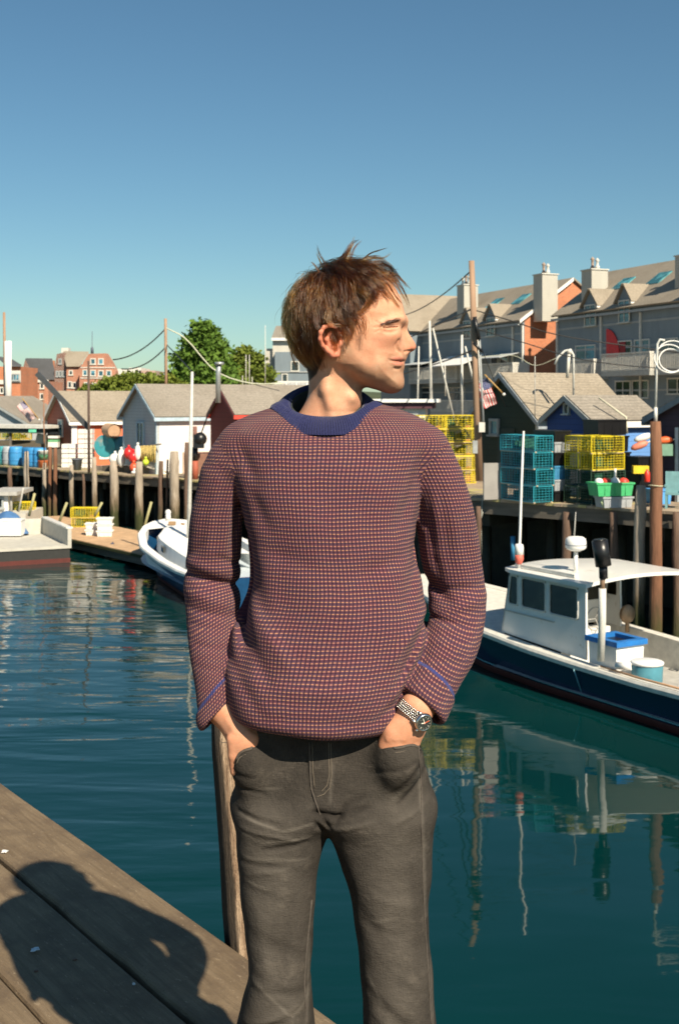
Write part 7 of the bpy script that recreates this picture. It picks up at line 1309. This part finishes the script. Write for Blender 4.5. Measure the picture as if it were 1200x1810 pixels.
set_col(me, 'tone', np.stack([np.clip(thigh * .42 - fl_ * 60 + folds(V[:, 0], V[:, 2], F_FADE) * 560, 0, 1) * fr_m, np.clip(fl_ * 90, 0, .6) * fr_m, thigh * 0], 1)); jeans = link_mesh('jeans', me, M_DEN, MAN)
tick('jeans')
def front_y(f, px, py, y0=-.16, y1=.05):
    """first depth at which the line of sight through a pixel meets the surface"""
    Y = np.linspace(y0, y1, 150); Pn = np.stack([MP(px, py, yy) for yy in Y]); v = f(Pn[:, 0], Pn[:, 1], Pn[:, 2]); i = np.flatnonzero(v < 0)
    if len(i): return Pn[i[0]]
    return MP(px, py, 0)
M_SEAM = mat('denim_seam', (.070, .058, .048), .9, .25, 300); M_STI = mat('denim_stitch', (.15, .12, .09), .9)
def seam(name, pts, r, m, parent=jeans, sub=6, off=.0012):
    q = []
    for i in range(len(pts) - 1):
        for k in range(sub): t = k / sub; q.append((pts[i][0] * (1 - t) + pts[i + 1][0] * t, pts[i][1] * (1 - t) + pts[i + 1][1] * t))
    q.append(pts[-1]); P_ = [front_y(f_jn, *p) + UP + np.array([0, -off, 0]) for p in q]; mb = MB(); mb.tube([Vector(p) for p in P_], r, 6, sq=(1, 1)); return mb.build(name, m, parent, world=False)
def pocket(px0, px1, fh, side):
    q = []
    for px in np.linspace(px0, px1, 22):
        for py in np.arange(1268, 1345, 1.5):
            a = front_y(f_jn, px, py); h = front_y(fh, px, py)
            if a[1] < h[1] - .0005 and a[1] < -.02: q.append((px, a)); break
    if len(q) < 5: return
    A = np.array([a for _, a in q]); A[1:-1] = (A[:-2] + A[1:-1] * 2 + A[2:]) / 4; A[1:-1] = (A[:-2] + A[1:-1] * 2 + A[2:]) / 4
    mb = MB(); mb.tube([Vector(a + UP + (0, -.0005, -.001)) for a in A], .0026, 7); mb.build('pocket_hem', M_SEAM, jeans, world=False)
    mb = MB(); mb.tube([Vector(a + UP + (0, -.0022, -.0075)) for a in A], .0009, 5); mb.build('stitching', M_STI, jeans, world=False)
pocket(666, 742, f_handR, 1); pocket(404, 452, f_handL, -1)
seam('outseam', [(740, 1310), (741, 1350), (745, 1400), (744, 1450), (746, 1500), (748, 1580), (752, 1650), (757, 1720), (762, 1815)], .0013, M_SEAM)
seam('inseam', [(551, 1590), (541, 1690), (538, 1740), (543, 1815)], .0017, M_SEAM)
seam('fly_edge', [(547, 1312), (548, 1360), (550, 1392), (556, 1412), (566, 1440)], .0016, M_SEAM)
seam('stitching', [(585, 1312), (586, 1370), (583, 1392), (572, 1404), (560, 1408)], .0006, M_STI); seam('stitching', [(581, 1312), (582, 1368), (578, 1388), (568, 1399)], .0006, M_STI)
seam('stitching', [(552, 1312), (553, 1360), (556, 1392)], .0006, M_STI)
# frayed threads on the left pocket edge
mb = MB()
for q in ([(392, 1312), (400, 1311), (408, 1313), (416, 1317)], [(408, 1309), (413, 1314), (419, 1310)]): mb.tube([Vector(front_y(f_jn, a, c_) + UP + np.array([0, -.004, 0])) for a, c_ in q], .0005, 4)
mb.build('frayed_thread', mat('thread', (.5, .45, .4), .9), jeans, world=False)
# shoes
for sx in (-.115, .115):
    def f_sh(x, y, z, sx=sx): return smax(smin(chain(x, y, z, [(sx, .05, -1.47), (sx * 1.05, -.06, -1.485), (sx * 1.1, -.13, -1.495)], [.042, .042, .034], .02), capsule(x, y, z, (sx, .05, -1.44), (sx, .05, -1.47), .04), .02), -(z + 1.522), .004)
    v, q = surf_nets(f_sh, (sx - .08, -.19, -1.54), (sx + .08, .12, -1.38), .006); o = link_mesh('shoe', mesh_np('shoe', v + UP, q), mat('shoe_leather', (.05, .035, .025), .5), MAN)
    mb = MB(); mb.box((sx * 1.04, -.035, 1.53 - 1.524), (.084, .25, .012)); mb.build('sole', mat('sole_rubber', (.3, .27, .22), .8), o, world=False)

tick('seams')
# ---------------- watch ----------------
M_STEEL = mat('watch_steel', (.72, .69, .64), .22, .05, metal=1.0); M_DIAL = mat('watch_dial', (.012, .013, .015), .35); M_LUME = mat('watch_marker', (.85, .82, .72), .4); M_RED = mat('watch_hand_red', (.8, .12, .03), .4)
wc = Vector(MP(731, 1261, -.071) + UP); wa = Vector((-.62, -.12, -.78)).normalized(); wb = Vector((.78, 0, -.62)); wb = (wb - wa * wb.dot(wa)).normalized(); wcv = wb.cross(wa).normalized()
if wcv.y > 0: wcv = -wcv
def wp(th, r=1.0, s=0.0): return wc + wb * (math.cos(th) * .0305 * r) + wcv * (math.sin(th) * .0275 * r) + wa * s
watch = empty('watch', (0, 0, 0)); watch.parent = MAN
def wbuild(mb, name, m): o = mb.build(name, m, watch, world=False); return o
CTH = R(62); cn = (wb * math.cos(CTH) * .9 + wcv * math.sin(CTH)).normalized(); cc = wp(CTH, 1.10); cy_ = wa; cx_ = cn.cross(cy_).normalized()
mb = MB(); mb.lathe(cc, [(.0135, -.004), (.0155, -.003), (.0160, .0), (.0158, .003), (.0148, .0042), (.0146, .0048), (.0128, .0056), (.0124, .0050)], 40, cn); case = wbuild(mb, 'watch_case', M_STEEL)
mb = MB()
for sx in (-1, 1):
    for sy in (-1, 1): mb.box(cc + cx_ * sy * .0115 + cy_ * sx * .0085, (.004, .009, .006)) if False else mb.tube([cc + cx_ * sy * .009 + cy_ * sx * .0092, cc + cx_ * sy * .0185 + cy_ * sx * .0082 - cn * .005], [.0028, .0018], 8)
wbuild(mb, 'lugs', M_STEEL)
mb = MB(); mb.lathe(cc, [(.0126, .0040), (.0124, .0046)], 40, cn); wbuild(mb, 'dial', M_DIAL)
mb = MB()
for k in range(12):
    a = k * math.pi / 6; d = cx_ * math.sin(a) + cy_ * math.cos(a); L_ = .0030 if k % 3 == 0 else .0021; mb.bar(cc + cn * .0048 + d * (.0112 - L_), cc + cn * .0048 + d * .0112, .0015 if k % 3 == 0 else .0010, .0004, up=cn)
wbuild(mb, 'hour_markers', M_LUME)
mb = MB()
for a, L_, w0 in ((R(-52), .0062, .0013), (R(-118), .0088, .0009)): d = cx_ * math.sin(a) + cy_ * math.cos(a); mb.bar(cc + cn * .0052 - d * .0012, cc + cn * .0052 + d * L_, w0, .0004, up=cn)
wbuild(mb, 'watch_hands', M_LUME)
mb = MB(); a = R(150); d = cx_ * math.sin(a) + cy_ * math.cos(a); mb.bar(cc + cn * .0056 - d * .002, cc + cn * .0056 + d * .009, .0007, .0003, up=cn); wbuild(mb, 'second_hand', M_RED)
mb = MB(); mb.lathe(cc + cy_ * .0155, [(.0025, 0), (.003, .001), (.003, .0035), (.0025, .004)], 14, cy_); wbuild(mb, 'crown', M_STEEL)
n_l = 44; pool = []
for k in range(n_l):
    th = CTH + R(26) + (2 * math.pi - R(52)) * k / (n_l - 1)
    for j in range(5):
        s_ = (j - 2) * .0036; th2 = th + ((2 * math.pi - R(52)) / (n_l - 1) * .5 if j % 2 else 0)
        p = wp(th2, 1.075, s_); t = (wp(th2 + .01) - wp(th2 - .01)).normalized(); mb = MB(); nn = t.cross(wa).normalized()
        pool.append((p, t, nn))
mb = MB()
for (p, t, nn) in pool:
    q = MB(); q.sphere((0, 0, 0), 1, 8, 5); mt_ = Matrix((t * .0022, wa * .0017, nn * .0017)).transposed()
    mb.add([p + mt_ @ v for v in q.v], q.f, True)
o = wbuild(mb, 'bracelet_links', M_STEEL); o['kind'] = 'stuff'
# ---------------- hair ----------------
rg = np.random.default_rng(5)
EC = np.array([(613 - 600) / 1000, HY0, (705 - 560) / 1000]); ER = np.array([.0985, .0800, .0915])
def ell_n(p): n = (p - EC) / ER ** 2; return n / np.linalg.norm(n, axis=-1, keepdims=True)
def push(p, hgt):
    q = np.sqrt((((p - EC) / (ER + hgt[:, None])) ** 2).sum(1)); k = np.where(q < 1, 1 / np.maximum(q, 1e-6), 1)[:, None]; return EC + (p - EC) * k
def in_scalp(p):
    px, py = p[:, 0] * 1000 + 600, 705 - p[:, 2] * 1000
    return poly_sd(px, py, SCALP) > 0
def roots(n):
    out = []
    while len(out) < n:
        d = rg.normal(size=(n * 2, 3)); d /= np.linalg.norm(d, axis=1)[:, None]; p = EC + d * ER * (.97, .97, 1.0)
        low = p[:, 2] < .075                   # nape: follow the neck instead of the ellipsoid
        p = p[in_scalp(p) & (p[:, 2] > .028)]
        out += list(p)
    return np.array(out[:n])
def flow(p, y):
    """combing direction at p"""
    X = (p[:, 0] * 1000 + 600); Z = 705 - p[:, 2] * 1000; n = ell_n(p)
    wh = np.array([(560 - 600) / 1000, HY0, .235])
    away = p - wh; away /= np.linalg.norm(away, axis=1)[:, None] + 1e-9
    top = np.clip((.215 - p[:, 2]) / -.05 + 0, 0, 1); fr = np.clip((X - 560) / 90, 0, 1)
    down = np.tile([0., 0, -1.0], (len(p), 1)); fwd = np.tile([1.0, 0, -.25], (len(p), 1)); back = np.tile([-.25, 0, -1.0], (len(p), 1))
    side = down * (1 - fr[:, None]) + (down * .95 + fwd * .42) * fr[:, None]
    side += back * np.clip((560 - X) / 60, 0, 1)[:, None] * .4
    t = np.clip((p[:, 2] - .185) / .045, 0, 1)[:, None]
    topd = fwd * (.35 + .65 * fr[:, None]) + away * .6 + np.stack([0 * X, np.sign(p[:, 1] - HY0 + .001) * .35, 0 * X], 1)
    d = side * (1 - t) + topd * t
    d -= n * (d * n).sum(1)[:, None]; return d / (np.linalg.norm(d, axis=1)[:, None] + 1e-9)
NP = 13
def grow(p0, L, lift, wav, st, grav=.25):
    n = len(p0); lift = np.broadcast_to(lift, n); grav = np.broadcast_to(grav, n); P_ = np.zeros((n, NP, 3)); P_[:, 0] = p0; d = flow(p0, 0) * .8 + ell_n(p0) * .75; ph = rg.uniform(0, 6.28, (n, 2)); step = L / (NP - 1)
    for k in range(1, NP):
        t = k / (NP - 1); f_ = flow(P_[:, k - 1], 0); nn = ell_n(P_[:, k - 1]); sd_ = np.cross(f_, nn)
        d = d * .55 + (f_ + sd_ * (wav * np.sin(ph[:, 0] + t * 7))[:, None] + nn * (lift * (1.3 - t) + wav * .5 * np.cos(ph[:, 1] + t * 8))[:, None] + np.array([0, 0, -1.])[None] * grav[:, None]) * .45
        d /= np.linalg.norm(d, axis=1)[:, None]; q = P_[:, k - 1] + d * step[:, None]; hg = st * min(1, t * 2.6); P_[:, k] = push(q, hg)
    return P_
NG = 520
g0 = roots(NG); X0 = g0[:, 0] * 1000 + 600; Z0 = 705 - g0[:, 2] * 1000
L = rg.uniform(.045, .075, NG) + .018 * np.clip((X0 - 620) / 60, 0, 1) * (Z0 < 530); L *= np.where(Z0 > 610, .8, 1); L *= np.where((X0 > 596) & (Z0 > 560), .35, 1); L *= 1 - .45 * np.clip((X0 - 615) / 30, 0, 1) * (Z0 > 490)
lay_ = rg.uniform(.001, .0105, NG); lay_ *= np.where(Z0 > 600, .8, 1)
frn = np.clip((X0 - 645) / 25, 0, 1) * (np.abs(g0[:, 1] - HY0) < .06); L *= 1 - .5 * frn
GP = grow(g0, L, .22 + .5 * frn, .55 * rg.uniform(.4, 1.4, NG), lay_, .25 * (1 - frn))
def bez(pts, n=NP):
    pts = np.array(pts); s = np.linspace(0, 1, len(pts)); q = np.linspace(0, 1, n); return np.stack([ip(q, s, pts[:, i]) for i in range(3)], 1)
LOCKS = [  # windblown locks drawn one by one: pixel x, pixel y, depth
    ([(600, 474, -.02), (604, 462, -.025), (612, 446, -.025), (622, 430, -.02), (636, 423, -.01)], 3.2), ([(606, 472, -.01), (612, 458, -.01), (618, 440, -.005), (627, 416, 0)], 2.6), ([(598, 476, -.01), (606, 460, -.01), (616, 443, 0), (630, 424, .01)], 3),
    ([(590, 474, -.03), (596, 462, -.03), (608, 450, -.03), (616, 441, -.03)], 2), ([(612, 470, 0), (620, 455, 0), (628, 436, .005), (640, 425, .01)], 1.6),
    ([(578, 474, -.02), (572, 462, -.02), (564, 448, -.02), (560, 430, -.02)], 1.1), ([(572, 478, 0), (566, 462, 0), (558, 446, 0)], 1.0), ([(566, 482, -.03), (556, 468, -.03), (549, 462, -.03)], 1.2),
    ([(622, 474, -.02), (638, 462, -.025), (655, 455, -.02), (676, 456, -.01), (694, 446, 0)], 2.6), ([(618, 476, 0), (640, 460, 0), (664, 454, 0), (682, 462, 0), (697, 472, 0)], 3), ([(630, 476, -.03), (650, 466, -.035), (674, 464, -.03), (692, 474, -.02), (700, 490, -.01)], 4),
    ([(626, 474, .01), (650, 450, .01), (670, 442, .01), (687, 438, .01)], .8), ([(648, 476, -.02), (668, 466, -.02), (690, 472, -.01), (706, 490, 0), (720, 508, .0)], 3),
    ([(664, 482, -.03), (684, 484, -.035), (698, 500, -.03), (712, 524, -.02), (722, 546, -.01)], 2.0), ([(668, 480, -.01), (690, 484, -.01), (706, 502, -.01), (718, 524, 0), (724, 544, .01)], 1.8), ([(660, 488, -.05), (676, 500, -.055), (688, 518, -.05), (700, 536, -.04), (708, 546, -.03)], 1.6),
    ([(656, 490, -.055), (670, 504, -.058), (680, 520, -.056), (692, 534, -.05)], 1.3), ([(664, 486, -.045), (682, 498, -.05), (694, 516, -.045), (704, 530, -.04), (712, 538, -.03)], 1.3), ([(684, 480, 0), (704, 488, 0), (716, 500, 0), (726, 512, 0)], .9),
    ([(640, 500, -.07), (656, 512, -.075), (658, 528, -.074), (648, 540, -.074), (640, 548, -.074)], 4), ([(630, 510, -.075), (648, 522, -.08), (652, 536, -.078), (636, 550, -.078), (622, 558, -.078)], 4), ([(648, 496, -.066), (664, 506, -.068), (668, 520, -.066), (660, 532, -.068)], 3),
    ([(610, 540, -.084), (622, 552, -.085), (630, 562, -.08), (628, 574, -.076), (620, 582, -.074)], 3), ([(600, 548, -.084), (600, 562, -.088), (612, 572, -.086), (626, 572, -.08)], 3.4), ([(580, 552, -.085), (578, 566, -.09), (588, 574, -.092), (602, 574, -.088), (614, 578, -.082)], 3.2),
    ([(560, 560, -.08), (560, 574, -.086), (568, 582, -.088), (578, 578, -.09)], 2.6), ([(620, 566, -.078), (624, 580, -.077), (622, 594, -.076), (616, 608, -.073)], 1.2), ([(516, 560, 0), (509, 590, 0), (511, 608, 0), (514, 622, 0)], 2), ([(520, 590, -.02), (515, 612, -.03), (518, 634, -.03), (526, 655, -.02)], 3)]
for i in range(16):
    a = rg.uniform(0, 1); px0 = 556 + 130 * a; py0 = 474 + 16 * (a - .4) ** 2 * 4; dx = rg.normal(4, 9); LOCKS.append(([(px0, py0, rg.uniform(-.03, .03)), (px0 + dx * .5, py0 - 8, rg.uniform(-.03, .03)), (px0 + dx * 1.4, py0 - rg.uniform(10, 20), rg.uniform(-.03, .03))], .8))
LG = np.array([bez([MP(*p) for p in l]) for l, _ in LOCKS]); LW = [w for _, w in LOCKS]
strands = []; tints = []
per = 30
for gp, nst, w0 in [(g, per, .0056) for g in GP] + [(g, int(8 + 20 * w / 3), .0011 * w) for g, w in zip(LG, LW)]:
    o = rg.normal(size=(nst, 1, 3)) * w0; t = np.linspace(0, 1, NP)[None, :, None]; cl = (1 - t) ** .7 * .93 + .07
    amp = rg.normal(size=(nst, 1, 3)) * .0012 * t; ph = rg.uniform(0, 6.28, (nst, 1, 1)); sw = np.sin(ph + t * rg.uniform(4, 9, (nst, 1, 1))) * amp
    s_ = gp[None] + o * cl + sw; sc_ = rg.uniform(.72, 1.0, (nst, 1)); idx = np.linspace(0, 1, NP)[None] * sc_ * (NP - 1); i0 = np.clip(idx.astype(int), 0, NP - 2); fr = (idx - i0)[..., None]
    s_ = np.take_along_axis(s_, i0[..., None].repeat(3, 2), 1) * (1 - fr) + np.take_along_axis(s_, (i0 + 1)[..., None].repeat(3, 2), 1) * fr; strands.append(s_); tints.append(np.full(nst, rg.uniform(0, 1)) * .85 + rg.uniform(0, .15, nst))
# flyaway hairs
fl = roots(110); FG = grow(fl, rg.uniform(.04, .07, 110), .45, rg.uniform(.3, 1.2, 110), rg.uniform(.010, .022, 110), .1); strands.append(FG); tints.append(rg.uniform(0, 1, 110))
H = np.concatenate(strands); TN = np.concatenate(tints)
# no strand inside the head, and none over the open face below the hairline except the drawn locks
def hair_curves(name, H, TN, m, parent, r0, r1=.3):
    hc = bpy.data.hair_curves.new(name); n, k, _ = H.shape; hc.add_curves([k] * n); hc.attributes['position'].data.foreach_set('vector', (H + UP).astype(np.float32).ravel())
    rad = hc.attributes.get('radius') or hc.attributes.new('radius', 'FLOAT', 'POINT'); rr = np.tile(r0 * (1 - (1 - r1) * np.linspace(0, 1, k) ** 2), n).astype(np.float32); rad.data.foreach_set('value', rr)
    a = hc.attributes.new('tint', 'FLOAT', 'CURVE'); a.data.foreach_set('value', TN.astype(np.float32)); hc.materials.append(m)
    o = bpy.data.objects.new(name, hc); COL.objects.link(o); o.parent = parent; return o
m = bpy.data.materials.new('hair_strands'); m.use_nodes = True; t = m.node_tree; t.nodes.remove(t.nodes['Principled BSDF']); hb = t.nodes.new('ShaderNodeBsdfHairPrincipled'); hb.parametrization = 'MELANIN'
at = t.nodes.new('ShaderNodeAttribute'); at.attribute_name = 'tint'; rp = t.nodes.new('ShaderNodeValToRGB'); rp.color_ramp.elements[0].color = (.82, .82, .82, 1); rp.color_ramp.elements[1].color = (.30, .30, .30, 1)
t.links.new(at.outputs['Fac'], rp.inputs[0]); t.links.new(rp.outputs[0], hb.inputs['Melanin']); hb.inputs['Melanin Redness'].default_value = .6; hb.inputs['Roughness'].default_value = .19; hb.inputs['Radial Roughness'].default_value = .45; hb.inputs['Random Roughness'].default_value = .2
t.links.new(hb.outputs[0], t.nodes['Material Output'].inputs[0])
hair = hair_curves('hair', H, TN, m, MAN, .00022)
# eyebrow, lashes and stubble
def surf_pt(px, py):
    p = front_y(f_hn, px, py, -.10, .03); return p
br = []; 
for i in range(210):
    t_ = rg.uniform(0, 1); px_ = 677 + 31 * t_; py_ = 572.0 - 8.2 * t_ + rg.normal(0, 1.4); p = surf_pt(px_, py_); d = np.array([-.0075, -.0006, -.0022]) + rg.normal(size=3) * .0010
    br.append(np.array([p + d * s_ + np.array([0, -.0009, 0]) * (s_ * 1.2 + .8) for s_ in np.linspace(0, .75, 5)]))
for i in range(60):
    t_ = (i + rg.uniform(-.4, .4)) / 60; px_ = 676 + 26 * t_; py_ = 577.3 - 1.2 * t_ ** 2 + rg.normal(0, .3); p = surf_pt(px_, py_); d = np.array([.0024, -.0024, -.0010 - .0012 * rg.uniform()]); br.append(np.array([p + d * s_ for s_ in np.linspace(0, 1, 5)]))
mbw = m.copy(); mbw.node_tree.nodes['Principled Hair BSDF'].inputs['Melanin'].default_value = .82; [mbw.node_tree.links.remove(l) for l in list(mbw.node_tree.nodes['Principled Hair BSDF'].inputs['Melanin'].links)]
hair_curves('eyebrow', np.array(br), rg.uniform(0, .45, len(br)), mbw, MAN, .00022)
